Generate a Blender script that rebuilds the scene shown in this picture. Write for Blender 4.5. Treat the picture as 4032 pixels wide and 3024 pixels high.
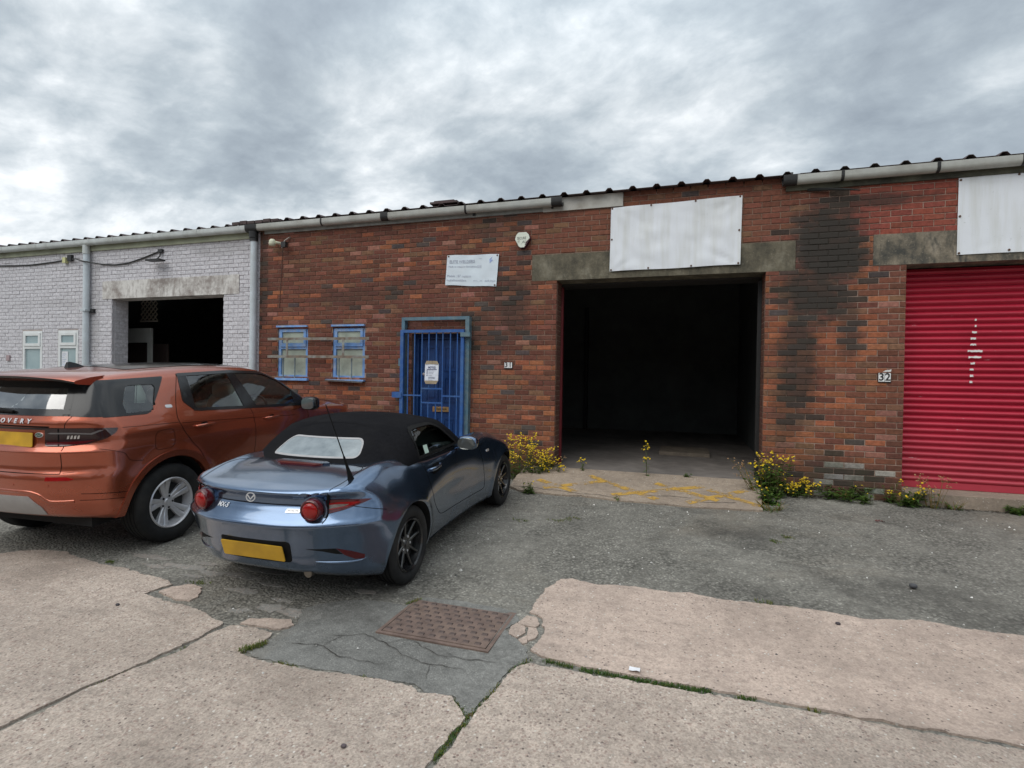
import bpy, bmesh, math, random
import numpy as np
from mathutils import Vector, Matrix, geometry
from mathutils.bvhtree import BVHTree
for _o in list(bpy.data.objects):
    bpy.data.objects.remove(_o)
scene = bpy.context.scene
COL = scene.collection
R = math.radians
rnd = random.Random(31)

# ------------------------------------------------------------------ camera
YAW, PITCH, ROLL = R(17.74), R(-0.46), 0.0165
cd = bpy.data.cameras.new('camera')
cam = bpy.data.objects.new('camera', cd)
COL.objects.link(cam)
cd.sensor_width = 36.0
cd.lens = 36.0 * 2132.0 / 4032.0
cd.clip_start = 0.05
cd.clip_end = 2000.0
f0 = Vector((-math.sin(YAW), math.cos(YAW), 0)); r0 = Vector((math.cos(YAW), math.sin(YAW), 0)); u0 = Vector((0, 0, 1))
fw = f0 * math.cos(PITCH) + u0 * math.sin(PITCH)
u1 = u0 * math.cos(PITCH) - f0 * math.sin(PITCH)
rt = r0 * math.cos(ROLL) + u1 * math.sin(ROLL)
up = u1 * math.cos(ROLL) - r0 * math.sin(ROLL)
m = Matrix((rt, up, -fw)).transposed().to_4x4()
m.translation = Vector((0, -7.81, 1.43))
cam.matrix_world = m
scene.camera = cam

# ------------------------------------------------------------------ light
SUN_EL, SUN_AZ = R(52), R(205)      # azimuth from +Y clockwise: behind the camera, to its left
world = bpy.data.worlds.new('World')
scene.world = world
world.use_nodes = True
wt = world.node_tree
wt.nodes.clear()


class NT:
    """small helper for building node trees"""
    def __init__(self, tree):
        self.t = tree
    def n(self, kind, ins=None, **props):
        nd = self.t.nodes.new(kind)
        for k, v in props.items():
            setattr(nd, k, v)
        for k, v in (ins or {}).items():
            self.put(nd.inputs[k], v)
        return nd
    def put(self, sock, v):
        if isinstance(v, bpy.types.NodeSocket):
            self.t.links.new(v, sock)
        elif isinstance(v, bpy.types.Node):
            self.t.links.new(v.outputs[0], sock)
        else:
            if sock.type == 'RGBA' and len(v) == 3:
                v = (*v, 1)
            sock.default_value = v
    def math(self, op, a, b=0.0, clamp=False):
        return self.n('ShaderNodeMath', {0: a, 1: b}, operation=op, use_clamp=clamp).outputs[0]
    def vmath(self, op, a, b=(0, 0, 0)):
        return self.n('ShaderNodeVectorMath', {0: a, 1: b}, operation=op).outputs[0]
    def mix(self, fac, a, b, mode='MIX'):
        nd = self.t.nodes.new('ShaderNodeMix')
        nd.data_type = 'RGBA'
        nd.blend_type = mode
        self.put(nd.inputs[0], fac)
        self.put(nd.inputs[6], a)
        self.put(nd.inputs[7], b)
        return nd.outputs[2]
    def noise(self, vec, scale, detail=3.0, rough=0.55, dist=0.0):
        nd = self.n('ShaderNodeTexNoise', {'Scale': scale, 'Detail': detail, 'Roughness': rough, 'Distortion': dist})
        if vec is not None:
            self.put(nd.inputs['Vector'], vec)
        return nd.outputs['Fac']
    def voro(self, vec, scale, feature='F1'):
        nd = self.n('ShaderNodeTexVoronoi', {'Scale': scale}, feature=feature)
        if vec is not None:
            self.put(nd.inputs['Vector'], vec)
        return nd
    def ramp(self, fac, stops, interp='LINEAR'):
        nd = self.t.nodes.new('ShaderNodeValToRGB')
        self.put(nd.inputs[0], fac)
        el = nd.color_ramp.elements
        nd.color_ramp.interpolation = interp
        while len(el) < len(stops):
            el.new(0.5)
        for e, (p, c) in zip(el, stops):
            e.position = p
            e.color = (*c, 1) if not isinstance(c, (int, float)) else (c, c, c, 1)
        return nd.outputs[0]
    def maprange(self, v, a, b, c=0.0, d=1.0, smooth=False):
        nd = self.n('ShaderNodeMapRange', {0: v, 1: a, 2: b, 3: c, 4: d}, clamp=True)
        if smooth:
            nd.interpolation_type = 'SMOOTHSTEP'
        return nd.outputs[0]
    def bump(self, h, strength, dist=0.01):
        return self.n('ShaderNodeBump', {'Strength': strength, 'Distance': dist, 'Height': h}).outputs[0]


w = NT(wt)
tc = w.n('ShaderNodeTexCoord')
sep = w.n('ShaderNodeSeparateXYZ', {0: tc.outputs['Generated']})
zc = w.math('MAXIMUM', w.math('ADD', sep.outputs[2], 0.32), 0.12)
cu = w.math('DIVIDE', sep.outputs[0], zc)
cv = w.math('DIVIDE', sep.outputs[1], zc)
cvec = w.n('ShaderNodeCombineXYZ', {0: cu, 1: cv, 2: 0.0}).outputs[0]
rot = w.n('ShaderNodeMapping', {'Vector': cvec, 'Location': (5.3, 0.4, 0), 'Rotation': (0, 0, R(28)), 'Scale': (1.0, 1.22, 1)}).outputs[0]
warp = w.n('ShaderNodeTexNoise', {'Vector': rot, 'Scale': 1.3, 'Detail': 4.0}).outputs['Color']
wvec = w.vmath('ADD', rot, w.vmath('SCALE', w.vmath('SUBTRACT', warp, (0.5, 0.5, 0.5))))
wvec.node.inputs[1].links[0].from_node.inputs['Scale'].default_value = 0.26
big = w.noise(wvec, 2.5, 10.0, 0.57)
huge = w.noise(w.vmath('ADD', rot, (4.2, 9.1, 0)), 0.55, 2.0, 0.5)
fine = w.noise(wvec, 9.0, 8.0, 0.62)
cl = w.math('ADD', w.math('ADD', w.math('MULTIPLY', big, 0.62), w.math('MULTIPLY', fine, 0.16)), w.math('MULTIPLY', huge, 0.22))
cl = w.math('ADD', cl, w.maprange(sep.outputs[2], 0.16, 0.46, 0.035, -0.012))
clouds = w.ramp(cl, [(0.38, (0.31, 0.36, 0.415)), (0.46, (0.40, 0.46, 0.515)), (0.515, (0.50, 0.565, 0.615)), (0.58, (0.70, 0.755, 0.795)), (0.665, (1.06, 1.09, 1.11))])
lift = w.maprange(sep.outputs[2], 0.45, 1.0, 0.0, 1.0)
gain = w.math('ADD', 0.77, w.math('MULTIPLY', lift, 0.85))
clouds = w.mix(1.0, clouds, w.n('ShaderNodeCombineXYZ', {0: gain, 1: gain, 2: gain}).outputs[0], 'MULTIPLY')
sky = w.n('ShaderNodeTexSky', sky_type='NISHITA', sun_disc=False, sun_elevation=SUN_EL, sun_rotation=SUN_AZ)
b1 = w.n('ShaderNodeBackground', {'Color': sky.outputs[0], 'Strength': 0.10})
b2 = w.n('ShaderNodeBackground', {'Color': clouds, 'Strength': 1.0})
ms = w.n('ShaderNodeMixShader', {0: 0.96, 1: b1.outputs[0], 2: b2.outputs[0]})
w.n('ShaderNodeOutputWorld', {0: ms.outputs[0]})

sd = bpy.data.lights.new('sun', 'SUN')
sd.energy = 1.3
sd.angle = R(55)
sd.color = (1.0, 0.96, 0.90)
sun = bpy.data.objects.new('sun', sd)
COL.objects.link(sun)
sdir = Vector((math.sin(SUN_AZ) * math.cos(SUN_EL), math.cos(SUN_AZ) * math.cos(SUN_EL), math.sin(SUN_EL)))
sun.rotation_euler = sdir.to_track_quat('Z', 'Y').to_euler()
sun.location = (0, -20, 30)

scene.view_settings.view_transform = 'Standard'
scene.view_settings.look = 'None'
scene.view_settings.exposure = 0.50
scene.view_settings.gamma = 1.0
scene.view_settings.use_curve_mapping = False
scene.render.engine = 'CYCLES'
scene.cycles.max_bounces = 8
scene.cycles.transparent_max_bounces = 16
scene.cycles.use_denoising = True


# ------------------------------------------------------------------ helpers
def rootloc(p):
    v = Vector((0, 0, 0))
    while p is not None:
        v += p.location
        p = p.parent
    return v


def tag(o, label=None, cat=None, group=None, kind=None):
    if label: o['label'] = label
    if cat: o['category'] = cat
    if group: o['group'] = group
    if kind: o['kind'] = kind
    return o


def empty(name, loc, label=None, cat=None, rz=0.0, group=None):
    o = bpy.data.objects.new(name, None)
    COL.objects.link(o)
    o.location = loc
    o.rotation_euler = (0, 0, rz)
    o.empty_display_size = 0.2
    return tag(o, label, cat, group)


def link_mesh(name, me, mat, parent=None, smooth=None):
    o = bpy.data.objects.new(name, me)
    COL.objects.link(o)
    if mat is not None:
        for mm in (mat if isinstance(mat, (list, tuple)) else [mat]):
            me.materials.append(mm)
    if parent is not None:
        o.parent = parent
    if smooth is not None:
        me.polygons.foreach_set('use_smooth', [True] * len(me.polygons))
        if smooth < 179:
            me.set_sharp_from_angle(angle=R(smooth))
    return o


class MB:
    """collects shapes; build() links them as ONE mesh object"""
    def __init__(self):
        self.v, self.f, self.m, self.c = [], [], [], []
    def add(self, vs, fs, mi=0, col=None):
        n = len(self.v)
        self.v.extend([tuple(p) for p in vs])
        self.f.extend([tuple(i + n for i in q) for q in fs])
        self.m.extend([mi] * len(fs))
        self.c.extend([col] * len(vs))
        return self
    def box(self, x0, x1, y0, y1, z0, z1, mi=0, col=None):
        vs = [(x, y, z) for z in (z0, z1) for y in (y0, y1) for x in (x0, x1)]
        return self.add(vs, [(0, 2, 3, 1), (4, 5, 7, 6), (0, 1, 5, 4), (2, 6, 7, 3), (0, 4, 6, 2), (1, 3, 7, 5)], mi, col)
    def bar(self, a, b, wx, wz, mi=0, upv=(0, 0, 1)):
        a, b = Vector(a), Vector(b)
        d = (b - a).normalized()
        s = d.cross(Vector(upv))
        if s.length < 1e-4:
            s = d.cross(Vector((0, 1, 0)))
        s.normalize()
        t = s.cross(d)
        vs = [p + s * sx * wx / 2 + t * sz * wz / 2 for p in (a, b) for sx, sz in ((-1, -1), (1, -1), (1, 1), (-1, 1))]
        return self.add(vs, [(0, 1, 2, 3), (7, 6, 5, 4), (0, 4, 5, 1), (1, 5, 6, 2), (2, 6, 7, 3), (3, 7, 4, 0)], mi)
    def tube(self, pts, r, n=8, mi=0, caps=True):
        pts = [Vector(p) for p in pts]
        rr = r if isinstance(r, (list, tuple)) else [r] * len(pts)
        vs, fs = [], []
        prev = None
        for i, p in enumerate(pts):
            d = (pts[min(i + 1, len(pts) - 1)] - pts[max(i - 1, 0)]).normalized()
            if prev is None:
                s = d.cross(Vector((0, 0, 1)))
                if s.length < 1e-3:
                    s = d.cross(Vector((1, 0, 0)))
            else:
                s = prev - d * prev.dot(d)
            s.normalize()
            prev = s
            t = d.cross(s)
            for k in range(n):
                a = 2 * math.pi * k / n
                vs.append(p + (s * math.cos(a) + t * math.sin(a)) * rr[i])
        for i in range(len(pts) - 1):
            for k in range(n):
                k2 = (k + 1) % n
                fs.append((i * n + k, i * n + k2, (i + 1) * n + k2, (i + 1) * n + k))
        if caps:
            fs.append(tuple(range(n - 1, -1, -1)))
            fs.append(tuple(range((len(pts) - 1) * n, len(pts) * n)))
        return self.add(vs, fs, mi)
    def lathe(self, prof, origin, axis, n=32, mi=0, closed=False):
        """prof: (radius, height along axis)"""
        a = Vector(axis).normalized()
        s = a.cross(Vector((0, 0, 1)))
        if s.length < 1e-3:
            s = Vector((1, 0, 0))
        s.normalize()
        t = a.cross(s)
        o = Vector(origin)
        vs, fs = [], []
        P = len(prof)
        for k in range(n):
            c, d = math.cos(2 * math.pi * k / n), math.sin(2 * math.pi * k / n)
            for (r, h) in prof:
                vs.append(o + a * h + (s * c + t * d) * r)
        for k in range(n):
            k2 = (k + 1) % n
            for i in range(P if closed else P - 1):
                j = (i + 1) % P
                fs.append((k * P + i, k * P + j, k2 * P + j, k2 * P + i))
        return self.add(vs, fs, mi)
    def prism(self, poly, y0, y1, mi=0, plane='xz'):
        """extruded outline; poly in the plane, y0..y1 along the third axis"""
        n = len(poly)
        def P(a, b, c):
            return {'xz': (a, c, b), 'xy': (a, b, c), 'yz': (c, a, b)}[plane]
        vs = [P(a, b, y0) for a, b in poly] + [P(a, b, y1) for a, b in poly]
        fs = [tuple(range(n)), tuple(range(2 * n - 1, n - 1, -1))]
        fs += [(i, i + n, (i + 1) % n + n, (i + 1) % n) for i in range(n)]
        return self.add(vs, fs, mi)
    def build(self, name, mat, parent=None, smooth=None, local=False, fix=True, kind=None, label=None):
        off = Vector((0, 0, 0)) if (local or parent is None) else rootloc(parent)
        me = bpy.data.meshes.new(name)
        vs = self.v if off.length == 0 else [(x - off.x, y - off.y, z - off.z) for x, y, z in self.v]
        me.from_pydata(vs, [], self.f)
        if len(set(self.m)) > 1 or (self.m and self.m[0]):
            me.polygons.foreach_set('material_index', self.m)
        if any(c is not None for c in self.c):
            at = me.color_attributes.new('Col', 'FLOAT_COLOR', 'POINT')
            at.data.foreach_set('color', [q for c in self.c for q in (*(c or (1, 1, 1)), 1.0)])
        me.update()
        if fix:
            bm = bmesh.new(); bm.from_mesh(me)
            bmesh.ops.recalc_face_normals(bm, faces=bm.faces)
            bm.to_mesh(me); bm.free()
        o = link_mesh(name, me, mat, parent, smooth)
        if kind: o['kind'] = kind
        if label: o['label'] = label
        return o


def text_mesh(s, size, extrude=0.0, align='CENTER', shear=0.0, bold=0.0):
    cu = bpy.data.curves.new('lettering', 'FONT')
    cu.body = s; cu.size = size; cu.extrude = extrude; cu.align_x = align; cu.align_y = 'CENTER'
    cu.shear = shear; cu.offset = bold; cu.resolution_u = 3
    o = bpy.data.objects.new('lettering', cu)
    COL.objects.link(o)
    bpy.context.view_layer.update()
    dg = bpy.context.evaluated_depsgraph_get()
    me = bpy.data.meshes.new_from_object(o.evaluated_get(dg))
    bpy.data.objects.remove(o)
    bpy.data.curves.remove(cu)
    vs = [tuple(v.co) for v in me.vertices]
    fs = [tuple(p.vertices) for p in me.polygons]
    bpy.data.meshes.remove(me)
    return vs, fs


# ------------------------------------------------------------------ materials
MATS = {}


def newmat(name):
    mt = bpy.data.materials.new(name)
    mt.use_nodes = True
    t = NT(mt.node_tree)
    b = mt.node_tree.nodes['Principled BSDF']
    MATS[name] = mt
    return mt, t, b


def pos(t):
    return t.n('ShaderNodeNewGeometry').outputs['Position']


def simple(name, col, rough=0.6, metal=0.0, var=0.12, scale=12.0, bump=0.0, bscale=60.0, coat=0.0, spec=0.5, dirt=None, dscale=3.0, damount=0.5):
    """plain coloured surface with mottling, optional fine relief and dirt"""
    mt, t, b = newmat(name)
    P = t.n('ShaderNodeTexCoord').outputs['Object']
    nz = t.noise(P, scale, 4.0, 0.6)
    lo = tuple(c * (1 - var) for c in col); hi = tuple(min(1, c * (1 + var)) for c in col)
    c = t.ramp(nz, [(0.3, lo), (0.7, hi)])
    if dirt:
        d = t.maprange(t.noise(P, dscale, 5.0, 0.65), 0.45, 0.7, 0.0, damount)
        c = t.mix(d, c, dirt)
    t.put(b.inputs['Base Color'], c)
    r = t.math('ADD', rough - 0.08, t.math('MULTIPLY', t.noise(P, scale * 2.3, 3.0), 0.16))
    t.put(b.inputs['Roughness'], r)
    b.inputs['Metallic'].default_value = metal
    b.inputs['Specular IOR Level'].default_value = spec
    b.inputs['Coat Weight'].default_value = coat
    b.inputs['Coat Roughness'].default_value = 0.06
    if bump:
        t.put(b.inputs['Normal'], t.bump(t.noise(P, bscale, 5.0, 0.6), bump, 0.005))
    return mt
# ------------------------------------------------------------------ ground
_gy = np.linspace(-70, 60, 2601)
_gz = np.interp(_gy, [-70, -7.81, -4.0, -1.7, -0.5, 60], [-.34, -.275, -.175, -.06, 0, 0])
_gz = np.convolve(np.pad(_gz, 8, mode='edge'), np.ones(17) / 17, mode='valid')


def G(y):
    return float(np.interp(y, _gy, _gz))


def concrete_mat(name, base, dark, agg=1.0):
    mt, t, b = newmat(name)
    P = pos(t)
    n1 = t.noise(P, 1.3, 6.0, 0.62)
    n2 = t.noise(P, 9.0, 5.0, 0.65)
    c = t.ramp(n1, [(0.32, tuple(q * 0.80 for q in base)), (0.5, base), (0.70, tuple(min(1, q * 1.13) for q in base))])
    c = t.mix(t.maprange(n2, 0.5, 0.75, 0, 0.45), c, dark)
    v = t.voro(P, 62.0)
    stone = t.ramp(v.outputs['Color'], [(0.0, (0.16, 0.10, 0.085)), (0.3, (0.33, 0.25, 0.21)), (0.55, (0.42, 0.34, 0.28)), (0.8, (0.24, 0.19, 0.17)), (1.0, (0.60, 0.53, 0.46))])
    mask = t.maprange(v.outputs['Distance'], 0.35, 0.55, 1.0, 0.0)
    pick = t.maprange(t.noise(P, 30.0, 2.0), 0.42, 0.54)
    c = t.mix(t.math('MULTIPLY', t.math('MULTIPLY', mask, pick), 0.95 * agg), c, stone)
    v3 = t.voro(P, 120.0)
    c = t.mix(0.55 * agg, c, t.mix(1.0, c, t.ramp(v3.outputs['Color'], [(0.0, 0.45), (0.5, 1.0), (1.0, 1.45)]), 'MULTIPLY'))
    c = t.mix(0.6, c, t.mix(1.0, c, t.ramp(t.noise(P, 17.0, 6.0, 0.75), [(0.32, 0.62), (0.5, 1.0), (0.7, 1.25)]), 'MULTIPLY'))
    v2 = t.voro(P, 27.0)
    pk2 = t.maprange(v2.outputs['Distance'], 0.13, 0.20, 1.0, 0.0)
    sc = t.ramp(v2.outputs['Color'], [(0.0, (0.07, 0.055, 0.05)), (0.45, (0.12, 0.09, 0.08)), (0.55, (0.5, 0.46, 0.40)), (1.0, (0.70, 0.66, 0.60))])
    c = t.mix(t.math('MULTIPLY', pk2, 0.85), c, sc)
    st = t.maprange(t.noise(P, 0.55, 6.0, 0.7, 0.6), 0.48, 0.68, 0, 0.45)
    c = t.mix(st, c, (0.17, 0.135, 0.11))
    st2 = t.maprange(t.noise(t.vmath('MULTIPLY', P, (0.5, 2.4, 1)), 1.1, 6.0, 0.72, 0.8), 0.52, 0.70, 0, 0.40)
    c = t.mix(st2, c, (0.20, 0.165, 0.14))
    t.put(b.inputs['Base Color'], c)
    b.inputs['Roughness'].default_value = 0.93
    b.inputs['Specular IOR Level'].default_value = 0.25
    h = t.math('ADD', t.math('MULTIPLY', v.outputs['Distance'], -0.55 * agg), t.math('MULTIPLY', t.noise(P, 55.0, 5.0, 0.7), 1.2))
    t.put(b.inputs['Normal'], t.bump(h, 0.75, 0.006))
    return mt


def asphalt_mat(name, base, stonec, grain, amount, bump):
    mt, t, b = newmat(name)
    P = pos(t)
    n1 = t.noise(P, 0.8, 6.0, 0.65)
    c = t.ramp(n1, [(0.30, tuple(q * 0.70 for q in base)), (0.52, base), (0.72, tuple(q * 1.35 for q in base))])
    v = t.voro(P, grain)
    sc = t.ramp(v.outputs['Color'], [(0.0, tuple(q * 0.35 for q in stonec)), (0.35, tuple(q * 0.75 for q in stonec)), (0.7, stonec), (0.93, tuple(q * 1.5 for q in stonec)), (1.0, (0.62, 0.60, 0.56))])
    mk = t.maprange(v.outputs['Distance'], 0.35, 0.60, 1.0, 0.0)
    pk = t.maprange(t.noise(P, 5.0, 5.0, 0.7), 0.35, 0.60, 0.25, 1.0)
    c = t.mix(t.math('MULTIPLY', t.math('MULTIPLY', mk, pk), amount), c, sc)
    c = t.mix(0.7, c, t.mix(1.0, c, t.ramp(t.noise(P, 13.0, 7.0, 0.78), [(0.30, 0.45), (0.5, 1.0), (0.70, 1.35)]), 'MULTIPLY'))
    st = t.maprange(t.noise(P, 0.42, 6.0, 0.7, 0.5), 0.52, 0.66, 0, 0.55)
    c = t.mix(st, c, (0.20, 0.172, 0.135))
    oil = t.maprange(t.noise(t.vmath('ADD', P, (7.3, 2.1, 0)), 0.7, 5.0, 0.7, 0.4), 0.54, 0.68, 0, 0.6)
    c = t.mix(oil, c, (0.062, 0.058, 0.052))
    v4 = t.voro(P, 36.0)
    crev = t.math('MULTIPLY', t.maprange(v4.outputs['Distance'], 0.42, 0.66, 0, 1.0), t.maprange(t.noise(P, 1.1, 4.0, 0.6), 0.44, 0.60, 0.08, 0.62))
    c = t.mix(t.math('MULTIPLY', crev, min(1.0, bump)), c, (0.045, 0.043, 0.038))
    t.put(b.inputs['Base Color'], c)
    b.inputs['Roughness'].default_value = 0.9
    b.inputs['Specular IOR Level'].default_value = 0.3
    h = t.math('ADD', t.math('MULTIPLY', v.outputs['Distance'], -1.0), t.math('MULTIPLY', t.noise(P, 14.0, 6.0, 0.7), 1.6))
    t.put(b.inputs['Normal'], t.bump(h, bump, 0.012))
    return mt


M_ASPH = asphalt_mat('worn_asphalt', (0.185, 0.175, 0.152), (0.33, 0.315, 0.275), 48.0, 0.80, 0.9)
M_PATCH = asphalt_mat('patch_asphalt', (0.170, 0.167, 0.155), (0.27, 0.265, 0.245), 100.0, 0.55, 0.4)
M_CONC = concrete_mat('pink_concrete', (0.415, 0.345, 0.290), (0.24, 0.20, 0.17))
M_CONC2 = concrete_mat('smoother_pink_concrete', (0.455, 0.360, 0.300), (0.27, 0.21, 0.18), 0.55)
M_RAMP = concrete_mat('ramp_concrete', (0.33, 0.265, 0.205), (0.17, 0.135, 0.105), 0.3)


def grid_sheet(name, xs, ys, zf, mat, kind='structure'):
    vs = [(x, y, zf(x, y)) for y in ys for x in xs]
    nx = len(xs)
    fs = [(j * nx + i, j * nx + i + 1, (j + 1) * nx + i + 1, (j + 1) * nx + i) for j in range(len(ys) - 1) for i in range(nx - 1)]
    me = bpy.data.meshes.new(name)
    me.from_pydata(vs, [], fs)
    o = link_mesh(name, me, mat, None, 180)
    return tag(o, kind=kind)


from mathutils import noise as mnoise


def gnd(x, y):
    return G(y) + 0.006 * (mnoise.noise((x * 0.9, y * 0.9, 0)) + 0.5 * mnoise.noise((x * 3.1, y * 3.1, 3)))


xs = [-150, -80, -40, -25] + list(np.arange(-18, 8.01, 0.13)) + [12, 25, 60, 150]
ys = [-120, -60, -30, -15] + list(np.arange(-9, 0.41, 0.13))
tag(grid_sheet('asphalt_yard', xs, ys, lambda x, y: gnd(x, y) if -9.1 < y and -18.1 < x < 8.1 else G(y) - 0.002, M_ASPH),
    'worn grey asphalt yard with loose grit in front of the units')
far = MB().box(-400, 400, -400, 400, -0.60, -0.50).build('ground', M_ASPH)
tag(far, 'plain ground beyond the yard', kind='structure')


def ragged(poly, step=0.05, amp=0.012, seed=0, long=3.0):
    out = []
    n = len(poly)
    for i in range(n):
        a, b = Vector(poly[i]), Vector(poly[(i + 1) % n])
        L = (b - a).length
        k = max(1, int(L / step)) if L < long else 6
        for j in range(k):
            p = a.lerp(b, j / k)
            if L < long:
                p = p + Vector((mnoise.noise((p.x * 9, p.y * 9, seed)), mnoise.noise((p.x * 9, p.y * 9, seed + 5)))) * amp * 1.3 \
                    + Vector((mnoise.noise((p.x * 31, p.y * 31, seed + 9)), mnoise.noise((p.x * 31, p.y * 31, seed + 7)))) * amp \
                    + Vector((mnoise.noise((p.x * 73, p.y * 73, seed + 3)), mnoise.noise((p.x * 73, p.y * 73, seed + 4)))) * amp * .8
            out.append((p.x, p.y))
    return out


def cdt(poly, step, extra=None):
    pts = [Vector(p) for p in poly]
    n = len(pts)
    x0 = min(p.x for p in pts); x1 = max(p.x for p in pts); y0 = min(p.y for p in pts); y1 = max(p.y for p in pts)
    P2 = [(p.x, p.y) for p in pts]

    def inside(x, y):
        c = False
        j = n - 1
        for i in range(n):
            xi, yi = P2[i]; xj, yj = P2[j]
            if (yi > y) != (yj > y) and x < (xj - xi) * (y - yi) / (yj - yi) + xi:
                c = not c
            j = i
        return c
    arr = np.array(P2)
    gx = np.arange(x0 + step / 2, x1, step); gy = np.arange(y0 + step / 2, y1, step)
    for y in gy:
        for x in gx:
            if inside(x, y) and np.min((arr[:, 0] - x) ** 2 + (arr[:, 1] - y) ** 2) > (step * 0.35) ** 2:
                pts.append(Vector((x, y)))
    r = geometry.delaunay_2d_cdt(pts, [], [list(range(n))], 1, 1e-6)
    return r[0], r[2], n


def slab(name, poly, mat, label, top=0.012, seed=1, amp=0.012, step=0.22, zf=None, drop=0.07, long=3.0):
    pg = ragged(poly, 0.022, amp, seed, long)
    vs, fs, n = cdt(pg, step)
    zf = zf or (lambda x, y: gnd(x, y) + top + 0.003 * mnoise.noise((x * 2.2, y * 2.2, seed * 3.3)))
    V = [(v.x, v.y, zf(v.x, v.y)) for v in vs]
    F = [tuple(f) for f in fs]
    base = len(V)
    bv = [(p[0], p[1]) for p in pg]
    V += [(x, y, zf(x, y) - 0.0) for x, y in bv]
    V += [(x, y, zf(x, y) - drop) for x, y in bv]
    k = len(bv)
    F += [(base + i, base + (i + 1) % k, base + k + (i + 1) % k, base + k + i) for i in range(k)]
    me = bpy.data.meshes.new(name)
    me.from_pydata(V, [], F)
    bm = bmesh.new(); bm.from_mesh(me)
    bmesh.ops.recalc_face_normals(bm, faces=bm.faces)
    up_ = sum(f.normal.z * f.calc_area() for f in bm.faces)
    if up_ < 0:
        bmesh.ops.reverse_faces(bm, faces=bm.faces)
    bm.to_mesh(me); bm.free()
    o = link_mesh(name, me, mat)
    return tag(o, label, kind='structure')


PA = [(-14, -4.75), (-9, -4.70), (-5.74, -4.64), (-5.66, -4.55), (-5.52, -4.45), (-5.25, -4.41), (-5.06, -4.48), (-4.66, -4.53), (-4.32, -4.53), (-4.12, -4.58), (-3.91, -4.59), (-3.73, -4.64), (-3.74, -4.73), (-3.76, -4.84), (-3.5, -4.89), (-3.28, -4.89), (-3.05, -4.96), (-2.84, -5.02), (-2.84, -5.24), (-2.87, -5.38), (-2.91, -5.65), (-2.97, -5.87), (-3.0, -6.14), (-3.02, -7.2), (-3.05, -10.5), (-14, -10.5)]
PAI = [(-3.7, -4.79), (-3.68, -4.69), (-3.55, -4.60), (-3.46, -4.62), (-3.36, -4.74), (-3.36, -4.83), (-3.52, -4.83)]
PB = [(-2.98, -7.2), (-2.97, -6.15), (-2.95, -6.03), (-2.93, -5.78), (-2.85, -5.53), (-2.80, -5.35), (-2.80, -5.13), (-2.77, -5.03), (-2.6, -5.01), (-2.45, -5.03), (-2.42, -5.12), (-2.46, -5.28), (-2.31, -5.30), (-2.01, -5.30), (-1.78, -5.28), (-1.53, -5.26), (-1.35, -5.25), (-1.27, -5.30), (-1.18, -5.27), (-1.10, -5.27), (-1.04, -5.34), (-0.985, -5.40), (-1.0, -5.57), (-1.02, -5.74), (-1.03, -7.2), (-1.05, -10.5), (-2.99, -10.5)]
PT = [(-2.74, -4.99), (-2.73, -4.92), (-2.62, -4.87), (-2.46, -4.84), (-2.40, -4.90), (-2.44, -4.97), (-2.63, -4.985)]
PC = [(-0.985, -10.5), (-0.97, -7.2), (-0.97, -5.73), (-0.965, -5.57), (-0.95, -5.42), (-0.935, -5.30), (-0.91, -5.14), (-0.90, -5.0), (-0.87, -4.90), (-0.82, -4.85), (-0.62, -4.845), (-0.34, -4.845), (-0.1, -4.84), (0.27, -4.825), (0.62, -4.825), (1.06, -4.82), (1.47, -4.815), (2.6, -4.80), (7.5, -4.75), (7.5, -10.5)]
PD = [(-0.85, -4.70), (-0.84, -4.58), (-0.835, -4.48), (-0.845, -4.39), (-0.91, -4.26), (-0.99, -4.22), (-1.0, -4.09), (-0.99, -3.92), (-0.98, -3.78), (-0.92, -3.61), (-0.83, -3.57), (-0.62, -3.62), (-0.36, -3.57), (-0.17, -3.58), (0.06, -3.55), (0.29, -3.60), (0.53, -3.58), (0.84, -3.56), (1.16, -3.60), (1.34, -3.57), (1.56, -3.52), (1.78, -3.56), (2.08, -3.55), (3.2, -3.50), (7.5, -3.4), (7.5, -4.71), (2.6, -4.755), (1.49, -4.78), (1.07, -4.785), (0.63, -4.785), (0.27, -4.78), (-0.05, -4.775), (-0.39, -4.775), (-0.66, -4.76), (-0.77, -4.745)]
PK = [[(-1.04, -4.56), (-1.055, -4.47), (-1.03, -4.40), (-0.965, -4.42), (-0.94, -4.50), (-0.97, -4.585)],
      [(-1.025, -4.39), (-1.0, -4.27), (-0.935, -4.275), (-0.885, -4.355), (-0.90, -4.41), (-0.955, -4.41)],
      [(-0.93, -4.51), (-0.945, -4.43), (-0.89, -4.425), (-0.862, -4.48), (-0.865, -4.56), (-0.90, -4.60)],
      [(-0.955, -4.60), (-0.925, -4.535), (-0.895, -4.615), (-0.915, -4.64)]]
PP = [(-2.40, -5.04), (-2.38, -4.88), (-2.50, -4.68), (-2.43, -4.56), (-2.30, -4.45), (-2.06, -4.39), (-1.86, -4.40), (-1.80, -4.22), (-1.45, -4.20), (-1.10, -4.22), (-1.03, -4.35), (-1.08, -4.5), (-0.90, -4.66), (-0.86, -4.74), (-0.84, -4.84), (-0.90, -4.91), (-0.92, -5.04), (-0.95, -5.24), (-0.96, -5.34), (-0.99, -5.39), (-1.04, -5.32), (-1.10, -5.25), (-1.25, -5.28), (-1.35, -5.22), (-1.52, -5.24), (-1.7, -5.25), (-1.99, -5.27), (-2.3, -5.28), (-2.45, -5.25)]
slab('concrete_slab', PA, M_CONC, 'pink concrete slab at the left with a ragged upper edge', seed=1)
slab('concrete_slab', PAI, M_CONC2, 'small broken concrete island at the edge of the left slab', seed=2, step=0.1)
slab('concrete_slab', PB, M_CONC, 'pink concrete slab below the asphalt patch and drain cover', seed=3)
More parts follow.
